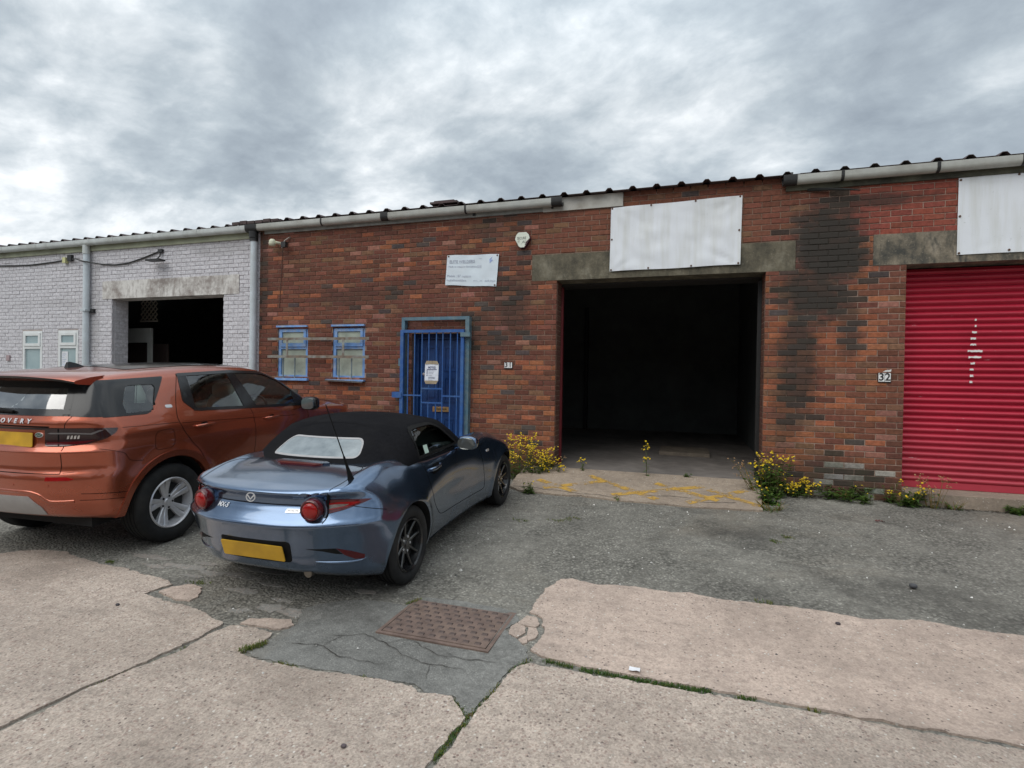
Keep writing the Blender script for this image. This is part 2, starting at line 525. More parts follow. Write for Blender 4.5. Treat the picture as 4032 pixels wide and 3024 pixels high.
slab('concrete_slab', PT, M_CONC2, 'small concrete fragment between left slab and asphalt patch', seed=4, step=0.1)
slab('concrete_slab', PC, M_CONC, 'pink concrete slab at the bottom right below the mossy joint', seed=5)
slab('concrete_slab', PD, M_CONC2, 'smoother pink concrete slab right of the drain cover', seed=6)
for i, p in enumerate(PK):
    slab('concrete_fragment', p, M_CONC2, 'cracked concrete piece beside the drain cover', seed=10 + i, step=0.06, amp=0.006, top=0.010)
slab('asphalt_patch', PP, M_PATCH, 'darker smoother asphalt patch around the drain cover', top=0.006, seed=7, step=0.12)

# lighter scabs of old surfacing left between the cars and the left slab
M_SCAB = concrete_mat('grey_scab', (0.245, 0.235, 0.215), (0.12, 0.115, 0.10), 0.5)
for i, (cx, cy, rx, ry) in enumerate([(-3.95, -4.33, .26, .045), (-3.62, -4.37, .14, .04), (-3.36, -4.34, .16, .04), (-3.15, -4.56, .13, .03), (-2.72, -4.73, .10, .05), (-2.54, -4.74, .11, .05), (-2.93, -4.84, .07, .03), (-2.86, -4.80, .05, .02), (-2.28, -4.28, .09, .025), (-4.45, -4.25, .20, .04), (-4.2, -4.41, .14, .03), (-3.72, -4.46, .10, .025), (-3.3, -4.2, .22, .03), (-3.02, -4.40, .12, .02), (-2.75, -4.60, .08, .02), (-3.85, -4.22, .12, .025)]):
    pl = []
    for k in range(16):
        a = 2 * math.pi * k / 16
        s = 0.75 + 0.6 * rnd.random()
        pl.append((cx + rx * s * math.cos(a), cy + ry * s * math.sin(a)))
    slab('surface_scab', pl, M_SCAB, 'pale scab of old surfacing in the worn asphalt by the cars', top=0.005, seed=30 + i, step=0.08, drop=0.02)

# entrance ramp in front of the open unit
PR = [(-2.25, 0.0), (-2.24, -0.6), (-2.2, -0.95), (-2.02, -1.07), (-1.74, -1.09), (-1.48, -1.12), (-1.25, -1.08), (-0.96, -1.12), (-0.76, -1.15), (-0.53, -1.14), (-0.24, -1.14), (0.07, -1.16), (0.37, -1.13), (0.64, -1.11), (0.86, -1.07), (0.90, -0.62), (0.985, -0.30), (0.985, 0.0)]


def ramp_z(x, y):
    k = min(1, max(0, (y + 1.15) / 1.15))
    return -0.015 + 0.165 * k + 0.004 * mnoise.noise((x * 3, y * 3, 8))


slab('concrete_ramp', PR, M_RAMP, 'worn concrete ramp up to the open doorway with faded yellow hatching', zf=ramp_z, seed=8, step=0.12, amp=0.010, drop=0.10, long=1.5)

mt, t, b = newmat('worn_yellow_paint')
P = pos(t)
b.inputs['Base Color'].default_value = (0.52, 0.31, 0.06, 1)
b.inputs['Roughness'].default_value = 0.8
wear = t.math('MULTIPLY', t.maprange(t.noise(P, 7.0, 6.0, 0.7), 0.42, 0.56), 0.9)
mx = t.n('ShaderNodeMixShader', {0: wear, 1: t.n('ShaderNodeBsdfTransparent').outputs[0], 2: b.outputs[0]})
t.put(mt.node_tree.nodes['Material Output'].inputs['Surface'], mx.outputs[0])
M_YEL = mt
yl = MB()
for (a, c) in [((-1.25, -0.30), (-0.30, -1.02)), ((-1.75, -0.92), (-0.95, -0.45)), ((-0.85, -0.98), (0.25, -0.42)), ((-0.35, -0.42), (0.40, -0.90)), ((0.05, -1.05), (0.75, -0.45)), ((0.30, -0.52), (0.85, -0.98)), ((-1.9, -0.62), (-1.30, -0.98))]:
    a, c = Vector(a), Vector(c)
    d = (c - a).normalized(); s = Vector((-d.y, d.x)) * 0.05
    n = 14
    vs = []
    for k in range(n + 1):
        p = a.lerp(c, k / n)
        for q in (p + s, p - s):
            vs.append((q.x, q.y, ramp_z(q.x, q.y) + 0.004))
    yl.add(vs, [(2 * k, 2 * k + 1, 2 * k + 3, 2 * k + 2) for k in range(n)])
tag(yl.build('yellow_marking', M_YEL), 'faded yellow crosshatch paint on the concrete ramp', kind='structure')

# cast iron drain cover
M_IRON = simple('rusty_iron', (0.165, 0.115, 0.095), 0.75, 0.25, 0.3, 9.0, 0.5, 120.0, dirt=(0.22, 0.16, 0.12), dscale=5.0)
M_IRON2 = simple('rusty_iron_studs', (0.115, 0.085, 0.075), 0.6, 0.35, 0.2, 20.0, 0.3, 120.0)
dz = G(-4.52) + 0.007
dr = empty('drain_cover', (-1.46, -4.53, dz), 'rusty cast iron drain cover with raised studs set in the asphalt', 'drain cover')
drx = []
L, Wd = 0.70, 0.50
MB().box(-1.46 - L / 2, -1.46 + L / 2, -4.53 - Wd / 2, -4.53 + Wd / 2, dz - 0.03, dz + 0.004).build('plate', M_IRON, dr)
fr = MB()
x0, x1, y0, y1 = -1.46 - L / 2, -1.46 + L / 2, -4.53 - Wd / 2, -4.53 + Wd / 2
for (a0, a1, b0, b1) in ((x0 - .03, x1 + .03, y0 - .032, y0 - .007), (x0 - .03, x1 + .03, y1 + .007, y1 + .032), (x0 - .03, x0 - .007, y0 - .007, y1 + .007), (x1 + .007, x1 + .03, y0 - .007, y1 + .007)):
    fr.box(a0, a1, b0, b1, dz - .03, dz + .003)
fr.build('frame', M_IRON, dr)
stud_me = None
for r_ in range(8):
    for c_ in range(9):
        sx = x0 + 0.045 + c_ * (L - 0.09) / 8 + (0.018 if r_ % 2 else -0.018)
        sy = y0 + 0.035 + r_ * (Wd - 0.07) / 7
        if not (x0 + .02 < sx < x1 - .02):
            continue
        if stud_me is None:
            mb = MB()
            w_, h_ = 0.021, 0.015
            mb.add([(-w_, -h_, 0), (w_, -h_, 0), (w_, h_, 0), (-w_, h_, 0), (-w_ * .8, -h_ * .75, .006), (w_ * .8, -h_ * .75, .006), (w_ * .8, h_ * .75, .006), (-w_ * .8, h_ * .75, .006)],
                   [(4, 5, 6, 7), (0, 1, 5, 4), (1, 2, 6, 5), (2, 3, 7, 6), (3, 0, 4, 7)])
            o = mb.build('stud', M_IRON2, dr, local=True)
            stud_me = o.data
        else:
            o = bpy.data.objects.new('stud', stud_me); COL.objects.link(o); o.parent = dr
        o.location = (sx + 1.46 + rnd.uniform(-.002, .002), sy + 4.53, 0.004)
        o.rotation_euler = (0, 0, rnd.uniform(-.06, .06))

# loose grit on the asphalt
M_GRIT = simple('grit', (0.23, 0.22, 0.20), 0.9, 0, 0.5, 30.0)
gb = MB()
for i in range(2600):
    x = rnd.uniform(-5.5, 4.5); y = rnd.uniform(-6.0, -0.6)
    dens = mnoise.noise((x * 1.4, y * 1.4, 4)) + 0.25
    on_slab = y < -4.9 or (y < -3.55 and x > -0.95) or (x < -3 and y < -4.6)
    if dens < rnd.uniform(-0.1, 0.7) or (on_slab and rnd.random() < 0.8):
        continue
    if -4.79 < y < -4.27 and -1.82 < x < -1.1:
        continue
    s = rnd.uniform(0.003, 0.009) * (1.7 if rnd.random() < 0.06 else 1)
    z = gnd(x, y) + 0.004 + (0.012 if on_slab else 0)
    a = rnd.random() * 6.28
    pts = [(x + s * 1.3 * math.cos(a + k * 2.094 + rnd.uniform(-.3, .3)), y + s * math.sin(a + k * 2.094 + rnd.uniform(-.3, .3)), z - s * .4) for k in range(3)]
    pts += [(x + rnd.uniform(-.3, .3) * s, y + rnd.uniform(-.3, .3) * s, z + s * rnd.uniform(.5, 1.0))]
    g = rnd.choice([0.10, 0.16, 0.22, 0.3, 0.55]) if rnd.random() < 0.9 else 0.8
    gb.add(pts, [(0, 1, 3), (1, 2, 3), (2, 0, 3)], 0, (g, g * .97, g * .92))
mt, t, b = newmat('loose_grit')
t.put(b.inputs['Base Color'], t.n('ShaderNodeAttribute', attribute_name='Col').outputs['Color'])
b.inputs['Roughness'].default_value = 0.9
tag(gb.build('gravel', mt), 'loose grit and stone chips scattered on the yard', kind='stuff')

# cracks in the patch, the ramp and the slabs
M_CRACK = simple('crack_dirt', (0.035, 0.030, 0.024), 0.95, 0, .4, 40)
def crack(path, width, zf, label, seed):
    cb_ = MB()
    P = [Vector(p) for p in densify2(path, .025)]
    for i, p in enumerate(P):
        P[i] = p + Vector((mnoise.noise((p.x * 14, p.y * 14, seed)), mnoise.noise((p.x * 14, p.y * 14, seed + 4)))) * .018
    vs = []
    for i, p in enumerate(P):
        t_ = (P[min(i + 1, len(P) - 1)] - P[max(i - 1, 0)]).normalized(); s = Vector((-t_.y, t_.x))
        w_ = width * (.35 + .9 * abs(mnoise.noise((p.x * 22, p.y * 22, seed + 1)))) * min(1, .3 + i * .3, .3 + (len(P) - 1 - i) * .3)
        for q in (p + s * w_, p - s * w_):
            vs.append((q.x, q.y, zf(q.x, q.y)))
    cb_.add(vs, [(2 * i, 2 * i + 1, 2 * i + 3, 2 * i + 2) for i in range(len(P) - 1)])
    return tag(cb_.build('crack', M_CRACK, fix=False), label, kind='structure')


def densify2(path, step):
    out = []
    for a, b_ in zip(path[:-1], path[1:]):
        a, b_ = Vector(a), Vector(b_)
        k = max(1, int((b_ - a).length / step))
        out += [a.lerp(b_, j / k) for j in range(k)]
    return out + [Vector(path[-1])]


zp = lambda x, y: gnd(x, y) + .0115
for i, pth in enumerate([[(-2.1, -4.95), (-1.9, -4.85), (-1.72, -4.90), (-1.55, -4.99), (-1.35, -5.04), (-1.15, -5.02)], [(-1.72, -4.90), (-1.6, -4.82), (-1.35, -4.93), (-1.0, -4.90)], [(-2.3, -5.1), (-2.05, -5.05), (-1.9, -5.13), (-1.6, -5.12)], [(-2.05, -5.05), (-2.0, -4.9)], [(-1.35, -5.04), (-1.3, -5.18)]]):
    crack(pth, .0038, zp, 'fine crack in the dark asphalt patch', i)
zr_ = lambda x, y: ramp_z(x, y) + .003
for i, pth in enumerate([[(-2.15, -.95), (-1.9, -.93), (-1.7, -.99), (-1.5, -.97), (-1.3, -1.03), (-1.0, -1.02), (-.8, -1.08)], [(-.45, -.92), (-.1, -.86), (.1, -.88)], [(-1.9, -.93), (-1.85, -1.06)], [(-.8, -1.08), (-.75, -.95)], [(.2, -1.0), (.6, -.92)]]):
    crack(pth, .008, zr_, 'crack in the worn ramp surface', 20 + i)
# ------------------------------------------------------------------ buildings
def stains(t, c, P, items, col):
    """soot and algae with shapes of their own, placed in wall metres (x, z)"""
    s = t.n('ShaderNodeSeparateXYZ', {0: P})
    nz = t.math('SUBTRACT', t.math('ADD', t.math('MULTIPLY', t.noise(P, 3.2, 5.0, 0.68), 0.7), t.math('MULTIPLY', t.noise(t.vmath('MULTIPLY', P, (9, 9, 26)), 1.0, 3.0, 0.6), 0.3)), 0.5)
    tot = None
    for (cx, cz, rx, rz, k) in items:
        a = t.math('DIVIDE', t.math('SUBTRACT', s.outputs[0], cx), rx)
        d = t.math('DIVIDE', t.math('SUBTRACT', s.outputs[2], cz), rz)
        r = t.math('SQRT', t.math('ADD', t.math('MULTIPLY', a, a), t.math('MULTIPLY', d, d)))
        r = t.math('ADD', r, t.math('MULTIPLY', nz, 2.0))
        mk = t.maprange(r, 0.40, 1.20, min(1.0, k * 0.92), 0.0, True)
        tot = mk if tot is None else t.math('MAXIMUM', tot, mk)
    return t.mix(tot, c, col)


SOOT = [(1.72, 3.20, .52, .72, 1.05), (1.78, 3.05, .42, .30, 1.1), (1.58, 2.62, .50, .45, 1.0), (1.40, 1.75, .27, .90, 0.85), (1.95, 2.2, .16, .55, 0.6), (1.30, 1.05, .26, .55, 0.5), (1.55, 0.25, .95, .30, 0.62),
        (-2.55, 2.55, .34, .55, 0.62), (-2.75, 3.75, .5, .22, 0.5), (-3.0, 2.15, .5, .38, 0.5), (-4.1, 0.35, 1.6, .4, 0.45), (-5.2, 2.75, 1.1, .22, 0.35), (-7.16, 3.2, .12, .95, 0.6), (2.1, 3.74, .9, .10, 0.8)]


def brick_mat(name, source, painted=False):
    mt, t, b = newmat(name)
    P = pos(t)
    if source == 'obj':
        c = t.n('ShaderNodeObjectInfo').outputs['Color']
    else:
        c = t.n('ShaderNodeAttribute', attribute_name='Col').outputs['Color']
    n1 = t.noise(P, 22.0, 5.0, 0.7)
    c = t.mix(1.0, c, t.ramp(n1, [(0.28, 0.62), (0.52, 1.0), (0.74, 1.32)]), 'MULTIPLY')
    if painted:
        flake = t.maprange(t.noise(P, 6.0, 6.0, 0.72), 0.60, 0.70, 0, 0.5)
        c = t.mix(flake, c, (0.40, 0.36, 0.37))
        c = stains(t, c, P, [(-12.6, 0.6, 6, .55, .35), (-8.0, 3.75, .9, .18, .35), (-11.3, 2.6, .18, 1.3, .35), (-10.6, 2.85, 3.4, .12, .25)], (0.26, 0.25, 0.24))
    else:
        hz = t.ramp(t.noise(t.vmath('MULTIPLY', P, (7, 7, 150)), 1.0, 2.0, 0.5), [(0.35, 0.80), (0.62, 1.08)])
        c = t.mix(0.45, c, t.mix(1.0, c, hz, 'MULTIPLY'))
        c = stains(t, c, P, SOOT, (0.042, 0.037, 0.032))
        s = t.n('ShaderNodeSeparateXYZ', {0: P})
        alg = t.math('MULTIPLY', t.maprange(s.outputs[2], 0.1, 0.75, 1, 0), t.maprange(t.noise(P, 4.0, 5.0, 0.7), 0.42, 0.62, 0, 0.55))
        c = t.mix(alg, c, (0.055, 0.058, 0.032))
    t.put(b.inputs['Base Color'], c)
    b.inputs['Roughness'].default_value = 0.88 if not painted else 0.7
    b.inputs['Specular IOR Level'].default_value = 0.25
    t.put(b.inputs['Normal'], t.bump(t.noise(P, 70.0, 6.0, 0.7), 0.55 if not painted else 0.35, 0.006))
    return mt


def mortar_mat(name, base, alt, painted=False):
    mt, t, b = newmat(name)
    P = pos(t)
    c = t.ramp(t.noise(P, 1.1, 4.0, 0.6), [(0.38, base), (0.62, alt)])
    c = t.mix(1.0, c, t.ramp(t.noise(P, 40.0, 4.0, 0.7), [(0.3, 0.75), (0.7, 1.2)]), 'MULTIPLY')
    if not painted:
        c = stains(t, c, P, SOOT, (0.04, 0.036, 0.03))
    t.put(b.inputs['Base Color'], c)
    b.inputs['Roughness'].default_value = 0.95
    b.inputs['Specular IOR Level'].default_value = 0.15
    t.put(b.inputs['Normal'], t.bump(t.noise(P, 90.0, 4.0, 0.7), 0.5, 0.004))
    return mt


M_BR_O = brick_mat('brick_one', 'obj'); M_BR_S = brick_mat('brick_many', 'att')
M_PB_O = brick_mat('painted_brick_one', 'obj', True); M_PB_S = brick_mat('painted_brick_many', 'att', True)
M_MORT = mortar_mat('brown_mortar', (0.185, 0.122, 0.090), (0.310, 0.215, 0.165))
M_MORT2 = mortar_mat('pale_mortar', (0.30, 0.20, 0.155), (0.40, 0.29, 0.235))
M_MORTW = mortar_mat('painted_mortar', (0.52, 0.495, 0.515), (0.58, 0.555, 0.575), True)


def lintel_mat(name, base, dark, light, amt):
    mt, t, b = newmat(name)
    P = pos(t)
    c = t.ramp(t.noise(P, 2.4, 6.0, 0.7), [(0.36, dark), (0.52, base), (0.68, light)])
    d = t.maprange(t.noise(t.vmath('MULTIPLY', P, (6, 6, 2.2)), 1.6, 6.0, 0.72), 0.47, 0.66, 0, amt)
    c = t.mix(d, c, dark)
    sp = t.maprange(t.noise(P, 26.0, 5.0, 0.75), 0.58, 0.70, 0, 0.65)
    c = t.mix(sp, c, light)
    t.put(b.inputs['Base Color'], c)
    b.inputs['Roughness'].default_value = 0.92
    t.put(b.inputs['Normal'], t.bump(t.noise(P, 30.0, 6.0, 0.7), 0.6, 0.01))
    return mt


M_LINT = lintel_mat('mossy_concrete', (0.135, 0.118, 0.082), (0.060, 0.055, 0.040), (0.24, 0.22, 0.165), 0.7)
M_LINT2 = lintel_mat('stained_concrete', (0.20, 0.17, 0.125), (0.055, 0.055, 0.048), (0.36, 0.31, 0.24), 0.95)
M_LINTW = lintel_mat('flaking_white_paint', (0.62, 0.60, 0.57), (0.27, 0.235, 0.215), (0.74, 0.72, 0.69), 0.85)
M_FASC = simple('grey_fascia', (0.30, 0.31, 0.29), 0.7, 0, 0.2, 8, 0.15, dirt=(0.10, 0.10, 0.085), dscale=2.5, damount=0.6)
M_FASCB = simple('bare_white_fascia', (0.50, 0.49, 0.45), 0.75, 0, 0.15, 10, 0.2, dirt=(0.22, 0.19, 0.15), dscale=5.0, damount=0.7)
M_FASCD = simple('blackened_fascia', (0.10, 0.10, 0.072), 0.9, 0, 0.4, 6, 0.4, dirt=(0.025, 0.025, 0.022), dscale=2.2, damount=0.95)
M_FASCW = simple('green_stained_fascia', (0.36, 0.38, 0.27), 0.75, 0, 0.25, 5, 0.2, dirt=(0.13, 0.12, 0.09), dscale=2.5, damount=0.8)
M_GUT = simple('grey_pvc', (0.43, 0.44, 0.41), 0.45, 0, 0.12, 6, 0.05, dirt=(0.22, 0.20, 0.16), dscale=2.0, damount=0.5)
M_GUTW = simple('white_pvc', (0.52, 0.55, 0.54), 0.42, 0, 0.10, 6, 0.05, dirt=(0.30, 0.30, 0.25), dscale=2.5, damount=0.45)
M_BLACK = simple('black_plastic', (0.018, 0.018, 0.018), 0.5, 0, 0.2, 20)
M_ROOF = simple('dark_roof_sheet', (0.060, 0.036, 0.036), 0.65, 0.1, 0.3, 5, 0.1, dirt=(0.10, 0.085, 0.07), dscale=2.0)
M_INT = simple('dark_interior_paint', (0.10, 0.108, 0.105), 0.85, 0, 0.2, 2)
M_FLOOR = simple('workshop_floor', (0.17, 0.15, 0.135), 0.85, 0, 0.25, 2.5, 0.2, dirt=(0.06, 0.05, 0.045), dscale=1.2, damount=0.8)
M_PIPE = simple('downpipe_white', (0.56, 0.62, 0.66), 0.4, 0, 0.08, 5, 0.03, dirt=(0.40, 0.42, 0.40), dscale=3.0, damount=0.5)

# --- brick meshes shared by every brick of a kind
BRICK_ME = []
for k in range(6):
    j = lambda a: rnd.uniform(-a, a)
    e = 0.05
    vs = [(-.5, .045, -.5), (.5, .045, -.5), (.5, .045, .5), (-.5, .045, .5)]
    q = [(-.5 + j(.008), .004, -.5 + j(.03)), (.5 + j(.008), .004, -.5 + j(.03)), (.5 + j(.008), .004, .5 + j(.03)), (-.5 + j(.008), .004, .5 + j(.03))]
    p = [(-.5 + .014 + abs(j(.01)), j(.0012), -.5 + e + abs(j(.03))), (.5 - .014 - abs(j(.01)), j(.0012), -.5 + e + abs(j(.03))), (.5 - .014 - abs(j(.01)), j(.0012), .5 - e - abs(j(.03))), (-.5 + .014 + abs(j(.01)), j(.0012), .5 - e - abs(j(.03)))]
    V = vs + q + p
    F = [(8, 9, 10, 11)]
    for a in range(4):
        c = (a + 1) % 4
        F.append((4 + a, 4 + c, 8 + c, 8 + a))
        F.append((a, c, 4 + c, 4 + a))
    me = bpy.data.meshes.new('brick')
    me.from_pydata(V, [], F)
    BRICK_ME.append((me, V, F))


def lay(x0, x1, z0, z1, blocks, offset=0.0, course=0.075):
    """stretcher bond: returns (xc, zc, length) for every brick outside the blocks"""
    out = []
    n0 = int(math.floor(z0 / course))
    k = n0
    while k * course < z1 - 0.02:
        za, zb = k * course + 0.005, k * course + 0.070
        zc = (za + zb) / 2
        iv = [(x0, x1)]
        for (a, b, c, d) in blocks:
            if c < zc < d:
                nv = []
                for (p, q) in iv:
                    if b <= p or a >= q:
                        nv.append((p, q))
                    else:
                        if a > p: nv.append((p, a))
                        if b < q: nv.append((b, q))
                iv = nv
        sh = offset + (0.1125 if k % 2 else 0.0)
        for (p, q) in iv:
            i = math.floor((p - sh) / 0.225)
            while sh + i * 0.225 < q - 0.01:
                a = max(p, sh + i * 0.225 + 0.005); b = min(q, sh + (i + 1) * 0.225 - 0.005)
                if b - a > 0.025:
                    out.append(((a + b) / 2, zc, b - a))
                i += 1
        k += 1
    return out


def place_bricks(root, bricks, colfn, mat_one, mat_many, limit=300, key=None, axis='y', xface=0.0, relief=0.004):
    """the `limit` bricks that show largest become parts, the rest one joined part"""
    rl = rootloc(root)
    order = sorted(range(len(bricks)), key=lambda i: key(bricks[i]), reverse=True) if key else list(range(len(bricks)))
    chosen = set(order[:limit])
    mb = MB()
    for i, (u, z, L) in enumerate(bricks):
        me, V, F = BRICK_ME[rnd.randrange(6)]
        col = colfn(u, z)
        yo = -relief + rnd.uniform(-.0025, .0025)
        if i in chosen:
            o = bpy.data.objects.new('brick', me)
            COL.objects.link(o)
            if not me.materials:
                me.materials.append(mat_one)
            if me.materials[0] is not mat_one:
                o.material_slots[0].link = 'OBJECT'
                o.material_slots[0].material = mat_one
            o.parent = root
            o.scale = (L, 1, 0.065)
            o.color = (*col, 1)
            if axis == 'y':
                o.location = Vector((u, yo, z)) - rl
                o.rotation_euler = (rnd.uniform(-.02, .02), rnd.uniform(-.004, .004), rnd.uniform(-.008, .008))
            else:
                s = 1 if axis == '+x' else -1
                o.rotation_euler = (0, 0, s * math.pi / 2)
                o.location = Vector((xface + s * (relief + rnd.uniform(-.001, .001)), u, z)) - rl
        else:
            vs = []
            for (a, bq, c) in V:
                if axis == 'y':
                    vs.append((u + a * L, bq + yo, z + c * 0.065))
                elif axis == '+x':
                    vs.append((xface + relief - bq, u + a * L, z + c * 0.065))
                else:
                    vs.append((xface - relief + bq, u - a * L, z + c * 0.065))
            mb.add(vs, F, 0, col)
    if mb.v:
        mb.build('brickwork', mat_many, root, kind='stuff')


def wall_boxes(mb, x0, x1, z0, z1, y0, y1, holes):
    xs_ = sorted({x0, x1, *[h[0] for h in holes if x0 < h[0] < x1], *[h[1] for h in holes if x0 < h[1] < x1]})
    for a, b in zip(xs_[:-1], xs_[1:]):
        zs = [z0]
        cut = sorted([(h[2], h[3]) for h in holes if h[0] <= a + 1e-6 and h[1] >= b - 1e-6])
        cur = z0
        for c, d in cut:
            if c > cur + 1e-6:
                mb.box(a, b, y0, y1, cur, c)
            cur = max(cur, d)
        if cur < z1 - 1e-6:
            mb.box(a, b, y0, y1, cur, z1)


def jit(c, v=0.12):
    s = 1 + rnd.uniform(-v, v)
    return tuple(max(0.005, min(1, q * s * (1 + rnd.uniform(-.05, .05)))) for q in c)


DK = (0.150, 0.059, 0.041); OR = (0.30, 0.108, 0.055); BL = (0.085, 0.066, 0.062); MD = (0.190, 0.074, 0.048); BN = (0.20, 0.105, 0.062); PK = (0.30, 0.135, 0.10)


def soot(x, z):
    s = 0
    for (cx, cz, rx, rz, k) in SOOT:
        d = math.hypot((x - cx) / rx, (z - cz) / rz)
        s = max(s, k * max(0, min(1, (1.35 - d) / .8)))
    return s


def col31(x, z):
    if rnd.random() < soot(x, z) * .45:
        return jit((0.075, 0.052, 0.042), .3)
    r = rnd.random()
    if x > 0.98:
        po, pb, pm = 0.40, 0.03, 0.40
        if z > 3.3: po, pb, pm = 0.0, 0.0, 0.9
        if x > 2.35 and z < 3.0: po, pb, pm = 0.0, 0.0, 0.55
    elif z > 3.30 and x > -2.2:
        po, pb, pm = 0.0, 0.02, 0.9
    elif x > -3.1:
        po, pb, pm = (0.34, 0.05, 0.36) if z < 1.75 else ((0.08, 0.05, 0.25) if z < 2.9 else (0.15, 0.06, 0.3))
    elif z < 1.3:
        po, pb, pm = 0.20, 0.03, 0.40
    else:
        cl = mnoise.noise((x * 0.8, z * 1.1, 2.0))
        po, pb, pm = 0.04 + max(0, cl) * 0.28, 0.022, 0.22
    if r < po: return jit(OR, 0.22)
    if r < po + pb: return jit(BL, 0.2)
    if r < po + pb + pm: return jit(MD)
    if r < po + pb + pm + 0.08: return jit(BN)
    if r < po + pb + pm + 0.11: return jit(PK)
    return jit(DK)


def col32(x, z):
    if x > 1.95 and z > 3.3:
        return jit((0.255, 0.072, 0.050), 0.14)
    if z < 0.42 and 1.7 < x < 2.4 and rnd.random() < 0.4:
        return jit((0.42, 0.40, 0.37))
    return col31(x, z)


def colw(x, z):
    s = rnd.uniform(.94, 1.06)
    return (0.585 * s, 0.572 * s, 0.598 * s)


# ---------------- left: white painted unit
W = empty('painted_brick_building', (-11.4, 0, 0), 'low workshop unit of lavender white painted brick with an open doorway', 'building')
OW = (-10.85, -8.05, 0.15, 2.89)
WWL = (-13.44, -12.84, 1.42, 2.295); WWR = (-12.36, -11.78, 1.45, 2.295)
LW = (-11.10, -7.69, 2.90, 3.25)
mb = MB()
wall_boxes(mb, -19, -7.24, -0.3, 4.06, 0.006, 0.33, [(OW[0], OW[1], -0.3, LW[3]), (LW[0], LW[1], LW[2], LW[3]), WWL, WWR])
mb.build('wall', M_MORTW, W)
bl = lay(-14.6, -7.245, 0.0, 3.95, [(OW[0], OW[1], -1, LW[3] - .01), (LW[0] - .005, LW[1] + .005, LW[2], LW[3]), (WWL[0], WWL[1], WWL[2], WWL[3]), (WWR[0], WWR[1], WWR[2], WWR[3])], 0.05)
place_bricks(W, bl, colw, M_PB_O, M_PB_S, 300, lambda q: q[0] if q[1] > 1.6 else q[0] - 20, relief=0.003)
rv = []
for k in range(2, 39):
    z = k * .075 + .0375
    rv += [(0.16, z, .20), (0.285, z, .09)] if k % 2 else [(0.11, z, .10), (0.245, z, .16)]
place_bricks(W, rv, colw, M_PB_O, M_PB_S, 0, axis='+x', xface=OW[0])
MB().box(LW[0], LW[1], -0.012, 0.33, LW[2], LW[3]).build('lintel', M_LINTW, W)
mb = MB()
mb.box(-19, -7.45, -0.035, -0.004, 3.87, 4.06).build('fascia', M_FASCW, W)


def gutter(root, x0, x1, zt, mat, h=0.11, y=-0.095, rad=0.055):
    prof = [(-rad, 0.0), (-rad, -(h - rad))] + [(-rad * math.cos(a), -(h - rad) - rad * math.sin(a)) for a in [R(q) for q in (22, 45, 67, 90, 113, 135, 158)]] + [(rad, -(h - rad)), (rad, 0.0)]
    inn = [(p * 0.93, q if q > -0.001 else q * 0.95) for p, q in prof][::-1]
    ring = prof + inn
    mb = MB()
    n = len(ring)
    vs = [(x0, y + a, zt + b) for a, b in ring] + [(x1, y + a, zt + b) for a, b in ring]
    fs = [(i, (i + 1) % n, (i + 1) % n + n, i + n) for i in range(n)]
    fs += [(i, i + 1, n - 2 - i, n - 1 - i) for i in range(n // 2 - 1)]
    fs += [(n + n - 1 - i, n + n - 2 - i, n + i + 1, n + i) for i in range(n // 2 - 1)]
    mb.add(vs, fs)
    return mb.build('gutter', mat, root, smooth=40)


def bracket(parent, x, zt, mat, w_=0.03, h=0.11, y=-0.095, rad=0.055, name='bracket', g=0.004):
    r = rad + g
    prof = [(-r, 0.006), (-r, -(h - rad))] + [(-r * math.cos(a), -(h - rad) - r * math.sin(a)) for a in [R(q) for q in (22, 45, 67, 90, 113, 135, 158)]] + [(r, -(h - rad)), (r + 0.02, 0.006)]
    mb = MB()
    n = len(prof)
    vs = [(x - w_ / 2, y + a, zt + b) for a, b in prof] + [(x + w_ / 2, y + a, zt + b) for a, b in prof]
    vs += [(q[0], q[1] * 0.0 + y + (q[1] - y) * 0.90, zt + (q[2] - zt) * 0.93) for q in vs]
    fs = []
    for i in range(n - 1):
        fs += [(i, i + 1, n + i + 1, n + i), (2 * n + i, 3 * n + i, 3 * n + i + 1, 2 * n + i + 1), (i, 2 * n + i, 2 * n + i + 1, i + 1), (n + i, n + i + 1, 3 * n + i + 1, 3 * n + i)]
    mb.add(vs, fs)
    return mb.build(name, mat, parent, smooth=40)


gW = gutter(W, -19, -7.42, 4.072, M_GUTW)
for x in (-13.91, -12.86, -12.57, -11.31, -10.66, -9.63, -8.87, -8.59, -7.59):
    bracket(gW, x, 4.072, M_GUTW, 0.028 if x not in (-8.59, -12.57) else 0.10, name='joint_clip')


def roof_sheet(root, x0, x1, z0, mat, slope=R(5.5), depth=8.0, phase=0.0, y0=-0.13):
    pitch, h = 0.3236, 0.039
    pts = []
    k0 = math.floor((x0 - phase) / pitch)
    x = x0
    pts.append((x0, 0))
    k = k0
    while phase + k * pitch - 0.05 < x1:
        c = phase + k * pitch
        for dx, dh in ((-0.055, 0), (-0.022, h), (0.022, h), (0.055, 0)):
            if x0 < c + dx < x1:
                pts.append((c + dx, dh))
        k += 1
    pts.append((x1, 0))
    mb = MB()
    n = len(pts)
    th = 0.006
    vs = []
    for yy in (y0, y0 + depth):
        for (px, ph) in pts:
            vs.append((px, yy, z0 + ph + (yy - y0) * math.tan(slope)))
    for yy in (y0, y0 + depth):
        for (px, ph) in pts:
            vs.append((px, yy, z0 + ph - th + (yy - y0) * math.tan(slope)))
    fs = []
    for i in range(n - 1):
        fs += [(i, i + 1, n + i + 1, n + i), (2 * n + i, 3 * n + i, 3 * n + i + 1, 2 * n + i + 1), (i, 2 * n + i, 2 * n + i + 1, i + 1)]
    mb.add(vs, fs)
    return mb.build('roof_sheet', mat, root, fix=False)


